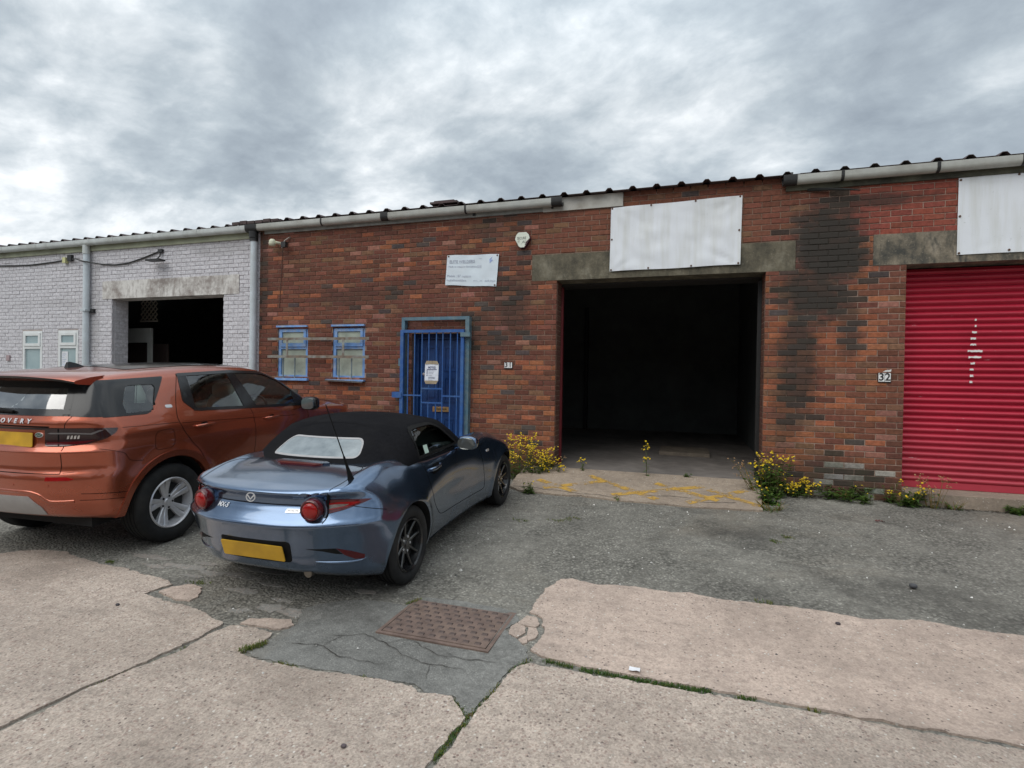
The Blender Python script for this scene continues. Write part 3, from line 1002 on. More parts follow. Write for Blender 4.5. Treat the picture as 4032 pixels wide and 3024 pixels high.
roof_sheet(W, -19, -7.30, 4.088, M_ROOF, phase=0.548)


def downpipe(root, x, z0, z1, mat, y=-0.075, r=0.056):
    mb = MB().tube([(x, y, z0), (x, y, z1)], r, 20)
    o = mb.build('downpipe', mat, root, smooth=50)
    return o


dp = downpipe(W, -11.46, 0.0, 3.965, M_PIPE)
MB().tube([(-11.46, -.08, 3.80), (-11.46, -.08, 3.97)], 0.064, 20).build('socket', M_GUTW, dp, smooth=50)
cl_ = MB().box(-11.535, -11.385, -.142, -.003, 2.66, 2.70)
cl_.build('pipe_clip', M_PIPE, dp)
MB().box(-11.40, -11.30, -0.05, -0.003, 2.63, 2.71).build('clip_lug', M_BLACK, dp)
dp2 = downpipe(W, -7.305, 0.0, 3.80, M_PIPE)
MB().tube([(-7.305, -.08, 3.80), (-7.305, -.08, 3.87)], 0.066, 20).tube([(-7.305, -.085, 3.86), (-7.305, -.095, 3.97)], 0.075, 16).build('outlet', M_BLACK, dp2, smooth=50)
bracket(dp2, -7.32, 4.075, M_BLACK, 0.24, name='outlet_union', g=0.012)

# white framed windows
M_UPVC = simple('white_upvc', (0.72, 0.74, 0.74), 0.35, 0, 0.04, 5, 0.0, dirt=(0.5, 0.5, 0.46), dscale=4, damount=0.4)
mt, t, b = newmat('frosted_glass')
P = pos(t)
t.put(b.inputs['Base Color'], t.ramp(t.noise(P, 2.0, 3.0), [(0.3, (0.22, 0.31, 0.33)), (0.7, (0.33, 0.42, 0.43))]))
b.inputs['Roughness'].default_value = 0.12
b.inputs['Specular IOR Level'].default_value = 0.8
M_FROST = mt
for (a0, a1, c0, c1) in (WWL, WWR):
    fr = MB()
    fw_, y0, y1 = 0.06, -0.008, 0.055
    fr.box(a0, a0 + fw_, y0, y1, c0, c1); fr.box(a1 - fw_, a1, y0, y1, c0, c1)
    fr.box(a0 + fw_, a1 - fw_, y0, y1, c1 - fw_, c1); fr.box(a0 + fw_, a1 - fw_, y0, y1, c0, c0 + fw_)
    cm = c0 + 0.60 * (c1 - c0)
    fr.box(a0 + fw_, a1 - fw_, y0, y1, cm - 0.03, cm + 0.03)
    win = fr.build('window', M_UPVC, W)
    MB().box(a0 + fw_, a1 - fw_, 0.02, 0.028, c0 + fw_, cm - 0.03).build('pane', M_FROST, win)
    sf = MB()
    sa0, sa1, sc0, sc1 = a0 + .05, a1 - .05, cm + .028, c1 - .05
    for bx in ((sa0, sa0 + .055, sc0, sc1), (sa1 - .055, sa1, sc0, sc1), (sa0 + .055, sa1 - .055, sc1 - .055, sc1), (sa0 + .055, sa1 - .055, sc0, sc0 + .055)):
        sf.box(bx[0], bx[1], -0.024, 0.015, bx[2], bx[3])
    sf.build('sash', M_UPVC, win)
    MB().box(sa0 + .055, sa1 - .055, -0.004, 0.004, sc0 + .055, sc1 - .055).build('pane', M_FROST, win)
    MB().box(a0 - .03, a1 + .03, -0.07, 0.02, c0 - .035, c0 - .002).build('sill', M_UPVC, win)
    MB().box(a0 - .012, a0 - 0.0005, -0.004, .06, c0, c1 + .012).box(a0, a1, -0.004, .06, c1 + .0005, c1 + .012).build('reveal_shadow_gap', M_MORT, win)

# inside of the white unit
mi = MB()
mi.box(-16.5, -16.4, 0.331, 7.4, 0.15, 4.3); mi.box(-7.5, -7.4, 0.331, 7.4, 0.15, 4.3); mi.box(-16.4, -7.5, 7.3, 7.4, 0.15, 4.5)
mi.build('inner_wall', M_INT, W)
MB().box(-19, -7.41, 0.0, 7.6, -0.3, 0.149).build('inner_floor', M_FLOOR, W)
M_PANEL = simple('pale_partition', (0.42, 0.44, 0.42), 0.6, 0, 0.1, 4)
pa = MB()
pa.box(-12.4, -11.08, 1.0, 1.06, 2.11, 2.42); pa.box(-11.17, -11.08, 1.0, 1.06, 0.15, 2.11)
pa.build('partition', M_PANEL, W)
MB().box(-12.4, -11.2, 1.5, 1.55, 0.15, 2.11).build('inner_door', simple('dark_timber', (0.07, 0.05, 0.045), 0.7), W)
gr_ = MB()  # pale lattice in place of a far window; its daylight is in the colour
for k in range(4):
    for q in range(4):
        gr_.bar((-11.62 + k * .12, 1.2, 2.62 + q * .12), (-11.50 + k * .12, 1.2, 2.74 + q * .12), .02, .012)
        gr_.bar((-11.50 + k * .12, 1.21, 2.62 + q * .12), (-11.62 + k * .12, 1.21, 2.74 + q * .12), .02, .012)
gr_.box(-11.64, -11.13, 1.19, 1.22, 2.58, 2.61)
gr_.build('daylit_window_stand_in', simple('painted_window_daylight', (0.42, 0.39, 0.33), 0.7), W)

# ---------------- middle: brick unit with the blue gate
U = empty('brick_building', (-3.0, 0, 0), 'weathered red brick workshop unit with blue gate and open black doorway', 'building')
V2 = empty('brick_building', (4.0, 0, 0), 'red brick workshop unit with the red roller shutter at the right', 'building')
O2 = (-1.83, 0.985, 0.15, 2.90)
WL = (-6.83, -6.20, 1.40, 2.285); WR = (-5.70, -5.07, 1.40, 2.285)
DR = (-4.20, -3.30, 0.15, 2.145)
L1 = (-2.21, 1.33, 2.905, 3.29)
O3 = (2.56, 6.2, 0.15, 2.92)
L2 = (2.205, 6.6, 2.925, 3.31)
XB = 1.345
h31 = [(O2[0], O2[1], -0.3, L1[3]), L1, WL, WR, DR]
mb = MB(); wall_boxes(mb, -7.24, XB, -0.3, 4.088, 0.004, 0.33, h31); mb.build('wall', M_MORT, U)
h32 = [(O3[0], O3[1], -0.3, L2[3]), L2]
mb = MB(); wall_boxes(mb, XB, 7.5, -0.3, 4.088, 0.004, 0.33, h32); mb.build('wall', M_MORT2, V2)
bl = lay(-7.235, 5.2, 0.0, 4.08, [(O2[0], O2[1], -1, 3.2), (L1[0] - .005, L1[1] + .005, L1[2], L1[3]), WL, WR, (DR[0], DR[1], 0, DR[3]), (O3[0], O3[1], -1, 3.2), (L2[0] - .005, L2[1] + .005, L2[2], L2[3])], 0.02)
b31 = [q for q in bl if q[0] < XB]; b32 = [q for q in bl if q[0] >= XB]
place_bricks(U, b31, col31, M_BR_O, M_BR_S, 300, lambda q: q[0])
place_bricks(V2, b32, col32, M_BR_O, M_BR_S, 300, lambda q: q[0] if q[0] < 4 else q[0] - 20)
rv = []
for k in range(2, 39):
    z = k * .075 + .0375
    rv += [(0.165, z, .21), (0.30, z, .045)] if k % 2 else [(0.10, z, .095), (0.24, z, .165)]
place_bricks(U, rv, lambda x, z: jit((0.13, 0.058, 0.042)), M_BR_O, M_BR_S, 0, axis='+x', xface=O2[0])
place_bricks(U, rv, lambda x, z: jit((0.13, 0.058, 0.042)), M_BR_O, M_BR_S, 0, axis='-x', xface=O2[1])
MB().box(L1[0], L1[1], -0.006, 0.33, L1[2], L1[3]).build('lintel', M_LINT, U)
MB().box(L2[0], L2[1], -0.006, 0.33, L2[2], L2[3]).build('lintel', M_LINT2, V2)
MB().box(-7.12, -2.05, -0.035, -0.004, 3.925, 4.10).build('fascia', M_FASC, U)
MB().box(-2.05, -0.885, -0.034, -0.004, 3.915, 4.105).build('fascia', M_FASCB, U, label='bare pale end of the fascia board')
MB().box(1.20, 3.25, -0.035, -0.004, 3.93, 4.105).box(3.25, 7.5, -0.033, -0.004, 3.93, 4.055).build('fascia', M_FASCD, V2)
g31 = gutter(U, -7.22, -1.79, 4.078, M_GUT)
for x in (-5.86, -3.25):
    bracket(g31, x, 4.078, M_BLACK, 0.028)
bracket(g31, -4.66, 4.078, M_BLACK, 0.13, name='union', g=0.008)
bracket(g31, -1.82, 4.078, M_BLACK, 0.16, name='end_stop', g=0.010)
MB().box(-3.16, -3.12, -0.06, -0.036, 3.94, 3.98).box(-1.92, -1.89, -0.06, -0.036, 3.95, 3.99).build('spare_clip', M_BLACK, U)
g32 = gutter(V2, 1.20, 7.5, 4.095, M_GUT)
bracket(g32, 1.23, 4.095, M_BLACK, 0.16, name='end_stop', g=0.010)
for x in (1.82, 2.82, 3.64):
    bracket(g32, x, 4.095, M_BLACK, 0.035)
roof_sheet(U, -7.10, XB, 4.112, M_ROOF, phase=0.548)
roof_sheet(V2, XB, 7.5, 4.116, M_ROOF, phase=0.548)
cap = MB()
for k in range(6):
    cap.box(-7.75 + k * .17, -7.60 + k * .17, -0.13, 0.5, 4.10, 4.150 + .012 * (k % 3 == 1))
cap.build('ridge_flashing', M_ROOF, W)
MB().box(-3.86, -3.40, -0.12, 0.3, 4.155, 4.185).box(-3.80, -3.46, -0.10, 0.25, 4.185, 4.205).build('roof_patch', M_ROOF, U)

# inside of the open unit
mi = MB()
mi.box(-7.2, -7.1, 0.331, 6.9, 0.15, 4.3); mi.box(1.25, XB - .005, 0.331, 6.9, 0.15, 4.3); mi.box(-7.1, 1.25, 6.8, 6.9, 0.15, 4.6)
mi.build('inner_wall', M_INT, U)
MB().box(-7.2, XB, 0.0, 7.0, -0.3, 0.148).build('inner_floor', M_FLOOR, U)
cm_ = MB()
for x in (-3.95, -2.6):
    cm_.box(x, x + .09, 6.66, 6.79, 0.15, 3.4)
cm_.build('column', simple('dark_steel', (0.03, 0.03, 0.032), 0.6, 0.3), U)
M_REDDK = simple('dark_red_paint', (0.13, 0.012, 0.016), 0.55, 0, 0.2, 8)
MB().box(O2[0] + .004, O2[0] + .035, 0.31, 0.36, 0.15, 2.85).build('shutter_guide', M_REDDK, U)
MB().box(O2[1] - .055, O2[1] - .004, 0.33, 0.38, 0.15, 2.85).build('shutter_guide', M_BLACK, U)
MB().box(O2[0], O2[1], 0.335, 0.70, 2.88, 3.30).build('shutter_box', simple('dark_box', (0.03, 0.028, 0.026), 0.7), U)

# blue windows
M_BLUEW = simple('weathered_light_blue', (0.15, 0.31, 0.62), 0.6, 0, 0.18, 9, 0.2, 80, dirt=(0.42, 0.44, 0.42), dscale=7.0, damount=0.65)
mt, t, b = newmat('dirty_wired_glass')
P = pos(t)
t.put(b.inputs['Base Color'], t.mix(t.maprange(t.noise(P, 5.0, 5.0, 0.7), 0.42, 0.70, 0, 0.7), (0.40, 0.45, 0.38), (0.20, 0.23, 0.19)))
b.inputs['Roughness'].default_value = 0.28
t.put(b.inputs['Normal'], t.bump(t.noise(P, 160.0, 3.0), 0.25, 0.003))
M_DGLASS = mt
for i, (a0, a1, c0, c1) in enumerate((WL, WR)):
    f_ = MB()
    fw_, y0, y1 = 0.055, 0.02, 0.09
    f_.box(a0, a0 + fw_, y0, y1, c0, c1); f_.box(a1 - fw_, a1, y0, y1, c0, c1)
    f_.box(a0 + fw_, a1 - fw_, y0, y1, c1 - .06, c1); f_.box(a0 + fw_, a1 - fw_, y0, y1, c0, c0 + .05)
    ct = c0 + 0.60 * (c1 - c0)
    f_.box(a0 + fw_, a1 - fw_, y0, y1, ct - .03, ct + .02)
    wn = f_.build('window', M_BLUEW, U)
    MB().box(a0 - .005, a1 + .005, -0.045, 0.03, c1 - .008, c1 + .022).build('drip_strip', M_BLUEW, wn)
    s_ = MB()
    q0, q1, r0_, r1_ = a0 + .045, a1 - .045, ct + .012, c1 - .045
    for bx in ((q0, q0 + .045, r0_, r1_), (q1 - .045, q1, r0_, r1_), (q0 + .045, q1 - .045, r1_ - .045, r1_), (q0 + .045, q1 - .045, r0_, r0_ + .06)):
        s_.box(bx[0], bx[1], -0.002, 0.05, bx[2], bx[3])
    s_.build('sash', M_BLUEW, wn)
    MB().box(q0 + .045, q1 - .045, 0.02, 0.026, r0_ + .06, r1_ - .045).build('pane', M_DGLASS, wn)
    MB().box(a0 + fw_, a1 - fw_, 0.05, 0.056, c0 + .05, ct - .03).build('pane', M_DGLASS, wn)
    if i == 0:
        MB().box(a0 - .01, a1 + .03, -0.06, 0.03, c0 - .045, c0 - .002).build('sill', M_BLUEW, wn)
    else:
        MB().box(a0 - .09, a1 + .02, -0.07, 0.03, c0 - .04, c0 - .012).build('sill', M_BLUEW, wn)
        MB().bar((a0 - .08, -.085, c0 - .03), (a1 + .015, -.085, c0 - .055), .02, .025).build('loose_batten', simple('old_timber', (0.10, 0.09, 0.085), 0.9, 0, 0.4, 20), wn)
M_RUST = simple('rusty_flat_bar', (0.19, 0.15, 0.115), 0.8, 0.1, 0.3, 14, 0.3, 80, dirt=(0.30, 0.36, 0.36), dscale=6.0, damount=0.8)
M_GBAR = simple('grey_blue_bar', (0.17, 0.22, 0.24), 0.6, 0.1, 0.2, 20)
sb = empty('security_grille', (0, 0, 0)); sb.parent = U; sb.location = (-2.95, -0.07, 1.9)

for z in (2.07, 1.765):
    MB().bar((-6.97, -.085, z), (-4.94, -.085, z - .003), .012, .045, upv=(0, 0, 1)).build('bar', M_RUST, sb)
for x in (-6.555, -5.425):
    MB().box(x - .022, x + .022, -.098, -.091, 1.765, 2.07).build('bar', M_RUST, sb)
for x in (-6.68, -6.44, -5.545, -5.30):
    MB().tube([(x, -.03, 1.40), (x, -.03, 1.765)], .011, 8).build('bar', M_GBAR, sb)

# blue door and steel gate
M_BLUE = simple('blue_door_paint', (0.006, 0.042, 0.165), 0.42, 0, 0.25, 6, 0.12, 50, dirt=(0.02, 0.075, 0.20), dscale=3.0)
M_BLUEG = simple('blue_gate_paint', (0.022, 0.095, 0.31), 0.5, 0, 0.18, 10, 0.2, 80, dirt=(0.10, 0.18, 0.28), dscale=6.0, damount=0.5)
M_TEAL = simple('weathered_teal_paint', (0.075, 0.155, 0.21), 0.65, 0, 0.25, 9, 0.25, 80, dirt=(0.20, 0.23, 0.21), dscale=5.0, damount=0.7)
door = MB().box(-4.13, -3.37, 0.16, 0.20, 0.16, 2.06).build('door', M_BLUE, U)
MB().box(-4.20, -4.135, 0.12, 0.2, 0.15, 2.145).box(-3.365, -3.30, 0.12, 0.2, 0.15, 2.145).box(-4.135, -3.365, 0.12, 0.2, 2.065, 2.145).build('frame', M_BLUE, door)
for (a0, a1, c0, c1) in ((-4.02, -3.80, 1.55, 1.95), (-3.70, -3.48, 1.55, 1.95), (-4.02, -3.80, 1.05, 1.46), (-3.70, -3.48, 1.05, 1.46), (-4.02, -3.80, .30, .80), (-3.70, -3.48, .30, .80)):
    MB().box(a0, a1, 0.148, 0.158, c1 - .03, c1).box(a0, a1, .148, .158, c0, c0 + .03).box(a0, a0 + .025, .148, .158, c0 + .03, c1 - .03).box(a1 - .025, a1, .148, .158, c0 + .03, c1 - .03).box(a0 + .06, a1 - .06, .15, .158, c0 + .07, c1 - .07).build('moulding', M_BLUE, door)
M_BRASS = simple('brass', (0.72, 0.52, 0.24), 0.3, 0.9, 0.1, 10)
MB().box(-3.885, -3.60, 0.138, 0.158, 0.895, 0.975).build('letter_plate', M_BRASS, door)
MB().box(-3.85, -3.64, 0.134, 0.137, 0.925, 0.95).build('letter_flap', simple('dark_brass', (0.25, 0.17, 0.08), 0.4, 0.8), door)
MB().tube([(-4.05, .158, 1.50), (-4.05, .135, 1.50)], .022, 12).build('keyhole', simple('chrome', (0.6, 0.6, 0.6), 0.2, 1.0), door)
gate = empty('gate', (0, 0, 0)); gate.parent = U; gate.location = (-0.75, -0.1, 0)
MB().box(-4.335, -4.28, -0.10, -0.004, 0.02, 2.395).box(-3.235, -3.17, -0.10, -0.004, 0.02, 2.395).box(-4.28, -3.235, -0.10, -0.05, 2.345, 2.395).build('outer_frame', M_TEAL, gate)
MB().box(-4.325, -4.27, -0.155, -0.105, 0.06, 2.19).box(-3.285, -3.235, -0.155, -0.105, 0.06, 2.19).box(-4.27, -3.285, -0.155, -0.105, 2.145, 2.19).box(-4.27, -3.285, -0.155, -0.105, 0.06, 0.10).build('leaf_frame', M_BLUEG, gate)
gx = [-4.195, -4.08, -3.95, -3.832, -3.703, -3.594, -3.465, -3.348]
for i, x in enumerate(gx):
    segs = [(0.10, 2.146)] if i not in (3, 4) else [(0.10, 1.05), (1.27, 2.146)]
    for s0, s1 in segs:
        MB().tube([(x, -.13, s0), (x, -.13, s1)], .0105, 8).build('bar', M_BLUEG, gate, smooth=60)
for (a0, a1, z) in ((-4.27, -3.95, 1.158), (-3.594, -3.285, 1.158), (-3.95, -3.594, 1.27), (-3.95, -3.594, 1.048)):
    MB().box(a0, a1, -.141, -.119, z - .011, z + .011).build('rail', M_BLUEG, gate)
MB().box(-4.455, -4.29, -0.17, -0.06, 1.115, 1.205).build('lock_box', M_BLUEG, gate)
MB().box(-3.285, -3.13, -0.172, -0.10, 2.075, 2.14).build('hinge', M_TEAL, gate)
MB().box(-4.375, -4.335, -0.12, -0.05, 1.62, 1.74).build('hinge', M_TEAL, gate)

# red roller shutter
mt, t, b = newmat('red_shutter_paint')
P = pos(t)
c = t.ramp(t.noise(P, 1.6, 4.0), [(0.3, (0.36, 0.012, 0.032)), (0.7, (0.46, 0.018, 0.046))])
s = t.n('ShaderNodeSeparateXYZ', {0: P})
fade = t.math('MULTIPLY', t.maprange(s.outputs[2], 0.25, 1.1, 0.5, 0.0), 0.6)
c = t.mix(fade, c, (0.46, 0.10, 0.12))
ch = t.maprange(t.noise(t.vmath('MULTIPLY', P, (3.0, 1, 22)), 1.4, 6.0, 0.75), 0.685, 0.705, 0, 0.9)
c = t.mix(ch, c, (0.62, 0.50, 0.50))
t.put(b.inputs['Base Color'], c)
b.inputs['Roughness'].default_value = 0.42
M_SHUT = mt
sh = empty('roller_shutter', (0, 0, 0)); sh.parent = V2; sh.location = (0.4, 0.28, 0.15)
sp = 0.0765
prof = [(0.0, 0.0)] + [(-0.022 * math.sin(math.pi * k / 7) - 0.003, sp * (0.06 + 0.74 * k / 7)) for k in range(8)] + [(0.001, sp * 0.84), (-0.007, sp * 0.90), (0.002, sp * 0.97)]
slat_me = None
nsl = 35
for k in range(nsl):
    z = 0.235 + k * sp
    if slat_me is None:
        mb = MB()
        n = len(prof)
        vs = [(x, a, bq) for x in (2.56 - 4.4, 6.2 - 4.4) for a, bq in prof]
        mb.add(vs, [(i, n + i, n + i + 1, i + 1) for i in range(n - 1)])
        o = mb.build('slat', M_SHUT, sh, smooth=50, local=True, fix=False)
        slat_me = o.data
    else:
        o = bpy.data.objects.new('slat', slat_me); COL.objects.link(o); o.parent = sh
    o.location = (0, 0, z - 0.15)
MB().box(2.56, 6.2, 0.265, 0.295, 0.155, 0.235).build('bottom_rail', M_SHUT, sh)
MB().box(2.5605, 2.60, 0.20, 0.262, 0.15, 2.92).build('guide', M_REDDK, sh)
MB().box(2.6, 6.2, 0.335, 0.75, 2.75, 3.35).build('shutter_box', M_BLACK, V2)
pm = MB()
sp_rnd = random.Random(4)
for k, (wd, dx) in enumerate([(.02, .02), (.018, .02), (.05, .01), (.055, .0), (.06, .0), (.15, .02), (.13, .02), (.045, 0), (.04, -.01), (.035, -.01), (.03, -.015)]):
    z = 2.27 - k * sp - 0.02
    kk = round((z - 0.235) / sp)
    zz = 0.235 + kk * sp
    n = 8
    top = []
    bot = []
    for i in range(n + 1):
        x = 3.36 + dx - wd / 2 + wd * i / n
        top.append((x, 0.2525, zz + sp * (0.62 + sp_rnd.uniform(-.06, .04))))
        bot.append((x, 0.2530, zz + sp * (0.30 + sp_rnd.uniform(-.06, .08))))
    pm.add(top + bot, [(i, i + 1, n + 2 + i, n + 1 + i) for i in range(n)])
pm.build('paint_splash', simple('white_splash', (0.78, 0.76, 0.74), 0.5), sh)
MB().box(2.56, 6.2, -0.16, 0.33, -0.3, 0.150).build('step', M_RAMP, V2)
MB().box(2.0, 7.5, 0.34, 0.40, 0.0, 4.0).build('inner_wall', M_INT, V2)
# ------------------------------------------------------------------ the row of units across the yard (behind the camera; seen in the car paint and glass)
OP = empty('opposite_building', (-6, -24, -.3), 'long workshop row across the yard seen only in reflections', 'building')
ob = MB()
for k in range(5):
    x0 = -46 + k * 16
    ob.prism([(x0, -.3), (x0 + 15.98, -.3), (x0 + 15.98, 4.6), (x0 + 8, 6.9), (x0, 4.6)], -38, -24)
ob.build('wall', simple('far_brick', (0.16, 0.075, 0.055), .9, 0, .2, 1.5), OP)
od = MB()
for k in range(5):
    x0 = -46 + k * 16
    od.box(x0 + 3, x0 + 7, -23.98, -23.9, -.28, 3.2); od.box(x0 + 9.5, x0 + 13.5, -23.98, -23.9, -.28, 3.2)
od.build('door', simple('far_door', (0.10, 0.12, 0.15), .6), OP)
# ------------------------------------------------------------------ things on the walls
mt, t, b = newmat('banner_vinyl')
P = pos(t)
st = t.maprange(t.noise(t.vmath('MULTIPLY', P, (3.2, 1, 0.35)), 2.0, 4.0, 0.6), 0.46, 0.68, 0, 0.55)
c = t.mix(st, (0.74, 0.77, 0.81), (0.56, 0.57, 0.53))
sp_ = t.maprange(t.noise(P, 30.0, 3.0), 0.68, 0.72, 0, 0.35)
t.put(b.inputs['Base Color'], t.mix(sp_, c, (0.4, 0.42, 0.42)))
b.inputs['Roughness'].default_value = 0.55
M_VINYL = mt
M_RIVET = simple('rusty_rivet', (0.11, 0.06, 0.04), 0.7, 0.3, 0.3, 60)


def banner(label, TL, TR, BR, BL, y, rivets, wr, seed, mat=M_VINYL, name='banner', cat='banner', nx=36, nz=22):
    x0, z0 = BL
    root = empty(name, ((TL[0] + TR[0]) / 2, 0, min(BL[1], BR[1])), label, cat)
    vs, fs = [], []

    def P3(u, v, off=0.0):
        x = (BL[0] * (1 - u) + BR[0] * u) * (1 - v) + (TL[0] * (1 - u) + TR[0] * u) * v
        z = (BL[1] * (1 - u) + BR[1] * u) * (1 - v) + (TL[1] * (1 - u) + TR[1] * u) * v
        edge = min(u, 1 - u, v, 1 - v)
        sag = 0.004 * math.sin(u * math.pi * 3) * (1 if v < .05 or v > .95 else 0)
        wv = wr * min(1, edge * 9) * (mnoise.noise((u * 5, v * 2.2, seed)) + .5 * mnoise.noise((u * 13 + v * 5, v * 6, seed + 2)))
        for (cu_, cv_) in ((0, 0), (1, 0), (0, 1), (1, 1)):
            d = math.hypot((u - cu_) * 1.6, v - cv_)
            if d < 0.42:
                wv += wr * 0.7 * (1 - d / .42) * math.sin(math.atan2(abs(v - cv_), abs(u - cu_) * 1.6 + 1e-4) * 9) * min(1, d * 9)
        return (x, -y - abs(wr) - wv - off, z + sag)
    for j in range(nz + 1):
        for i in range(nx + 1):
            vs.append(P3(i / nx, j / nz))
    n = len(vs)
    for j in range(nz + 1):
        for i in range(nx + 1):
            p = P3(i / nx, j / nz, -0.002)
            vs.append(p)
    w_ = nx + 1
    for j in range(nz):
        for i in range(nx):
            a = j * w_ + i
            fs.append((a, a + 1, a + w_ + 1, a + w_)); fs.append((n + a, n + a + w_, n + a + w_ + 1, n + a + 1))
    for i in range(nx):
        fs += [(i, n + i, n + i + 1, i + 1), (nz * w_ + i, nz * w_ + i + 1, n + nz * w_ + i + 1, n + nz * w_ + i)]
    for j in range(nz):
        fs += [(j * w_, (j + 1) * w_, n + (j + 1) * w_, n + j * w_), (j * w_ + nx, n + j * w_ + nx, n + (j + 1) * w_ + nx, (j + 1) * w_ + nx)]
    mb = MB(); mb.add(vs, fs)
    mb.build('sheet', mat, root, smooth=60)
    for (u, v) in rivets:
        p = P3(u, v)
        MB().tube([(p[0], -.004, p[2]), (p[0], p[1] - .007, p[2])], .013, 10).build('fixing', M_RIVET, root)
    return root, P3


banner('blank white banner fixed over the open doorway and its mossy lintel', (-1.049, 3.895), (0.677, 3.925), (0.667, 3.012), (-1.057, 2.995), 0.012,
       [(.01, .985), (.32, .985), (.66, .985), (.985, .985), (.012, .5), (.985, .5), (.012, .02), (.31, .02), (.64, .02), (.985, .02)], 0.019, 3.0)
banner('blank white banner with rusty fixings above the red shutter', (3.067, 3.925), (5.6, 3.92), (5.6, 3.01), (3.063, 3.009), 0.012,
       [(.008, .97), (.23, .985), (.008, .5), (.008, .02), (.20, .03)], 0.006, 8.0)
# rust runs below the side fixings are on the sheet itself
mt, t, b = newmat('sign_vinyl')
P = pos(t)
t.put(b.inputs['Base Color'], t.mix(t.maprange(t.noise(P, 4.0, 4.0), 0.4, 0.7, 0, .5), (0.66, 0.74, 0.80), (0.58, 0.62, 0.66)))
b.inputs['Roughness'].default_value = 0.5
sgn, SP = banner('small faded white vinyl sign with grey lettering above the blue gate', (-3.592, 3.362), (-2.734, 3.338), (-2.771, 2.847), (-3.622, 2.897), 0.010,
            [(.03, .96), (.97, .96), (.97, .04)], 0.008, 5.0, mt, 'sign', 'sign', 26, 16)
M_FADE = simple('faded_print', (0.36, 0.39, 0.47), 0.6, 0, 0.1, 30)
M_FADEB = simple('faded_blue_print', (0.30, 0.38, 0.62), 0.6, 0, 0.1, 30)


def print_on(root, P3, txt, u, v, size, W_, H_, mat, shear=0.0, name='lettering', align='LEFT', bold=0.0, off=0.0035):
    vs, fs = text_mesh(txt, size, 0, align, shear, bold)
    out = [P3(max(0, min(1, u + x / W_)), max(0, min(1, v + yy / H_)), off) for x, yy, z in vs]
    mb = MB(); mb.add(out, fs)
    return mb.build(name, mat, root)


print_on(sgn, SP, 'ELITE WELDERS', .05, .78, .062, .86, .47, M_FADE, bold=.001)
print_on(sgn, SP, 'Made to measure fabrications', .04, .62, .040, .86, .47, M_FADE)
print_on(sgn, SP, 'Mobile : 07', .02, .31, .052, .86, .47, M_FADE)
print_on(sgn, SP, 'mail:elitewelders', .02, .17, .050, .86, .47, M_FADE)
print_on(sgn, SP, 'ook.com', .77, .17, .050, .86, .47, M_FADE)
ub = MB()
for (u0, u1, v0, v1) in ((.05, .52, .722, .728), (.32, .50, .285, .33), (.55, .72, .15, .185), (.60, .68, .58, .66), (.62, .68, .87, .885)):
    ub.add([SP(u0, v0, .003), SP(u1, v0, .003), SP(u1, v1, .003), SP(u0, v1, .003)], [(0, 1, 2, 3)])
ub.build('faded_marks', simple('very_faded_print', (0.50, 0.55, 0.62), 0.6), sgn)
lg = MB()
lg.add([SP(.84, .72, .003), SP(.90, .82, .003), SP(.86, .84, .003), SP(.885, .92, .003), (SP(.86, .90, .003)), SP(.83, .84, .003)], [(0, 1, 2, 3, 4, 5)])
lg.build('emblem', M_FADEB, sgn)

# alarm box
al = empty('alarm_box', (-2.347, 0, 3.40), 'cream six sided alarm box with a dark red corner high on the brick wall', 'alarm box')


def hexa(s, cx=-2.347, cz=3.512):
    pts = [(-.062, .118), (.062, .118), (.102, .078), (.118, .02), (.052, -.085), (.03, -.115), (-.03, -.118), (-.055, -.10), (-.118, .015), (-.102, .075)]
    return [(cx + a * s, cz + c * s) for a, c in pts]


M_CREAM = simple('cream_plastic', (0.68, 0.72, 0.62), 0.4, 0, 0.06, 6)
mb = MB(); mb.prism(hexa(1.0), -.075, -.004)
mb.build('case', simple('dark_maroon_plastic', (0.055, 0.008, 0.025), 0.45), al, smooth=30)
mb = MB(); mb.prism(hexa(0.955), -.088, -.0755)
mb.build('front_cover', M_CREAM, al, smooth=30)
mb = MB()
mb.prism([(-2.347 + .052, 3.512 - .08), (-2.347 + .112, 3.512 + .018), (-2.347 + .088, 3.512 - .005), (-2.347 + .062, 3.512 - .03), (-2.347 + .04, 3.512 - .078)], -.0905, -.0885)
mb.build('corner_mark', MATS['dark_maroon_plastic'], al)
M_INK = simple('dark_ink', (0.03, 0.03, 0.03), 0.6)
for s_, zz, xx in (('SECURE', 3.535, -2.357), ('IT', 3.480, -2.402), ('ALL', 3.480, -2.310)):
    vs, fs = text_mesh(s_, .056, 0, 'CENTER')
    MB().add([(xx + x * .72, -.0895, zz + y) for x, y, z in vs], fs).build('lettering', M_INK, al)
MB().add([(-2.365, -.0895, 3.43), (-2.352, -.0895, 3.465), (-2.358, -.0895, 3.463), (-2.344, -.0895, 3.497), (-2.349, -.0895, 3.463), (-2.343, -.0895, 3.463)], [(0, 1, 2), (2, 5, 4), (4, 5, 3)]).build('bolt_mark', simple('grey_ink', (0.35, 0.36, 0.34), 0.6), al)


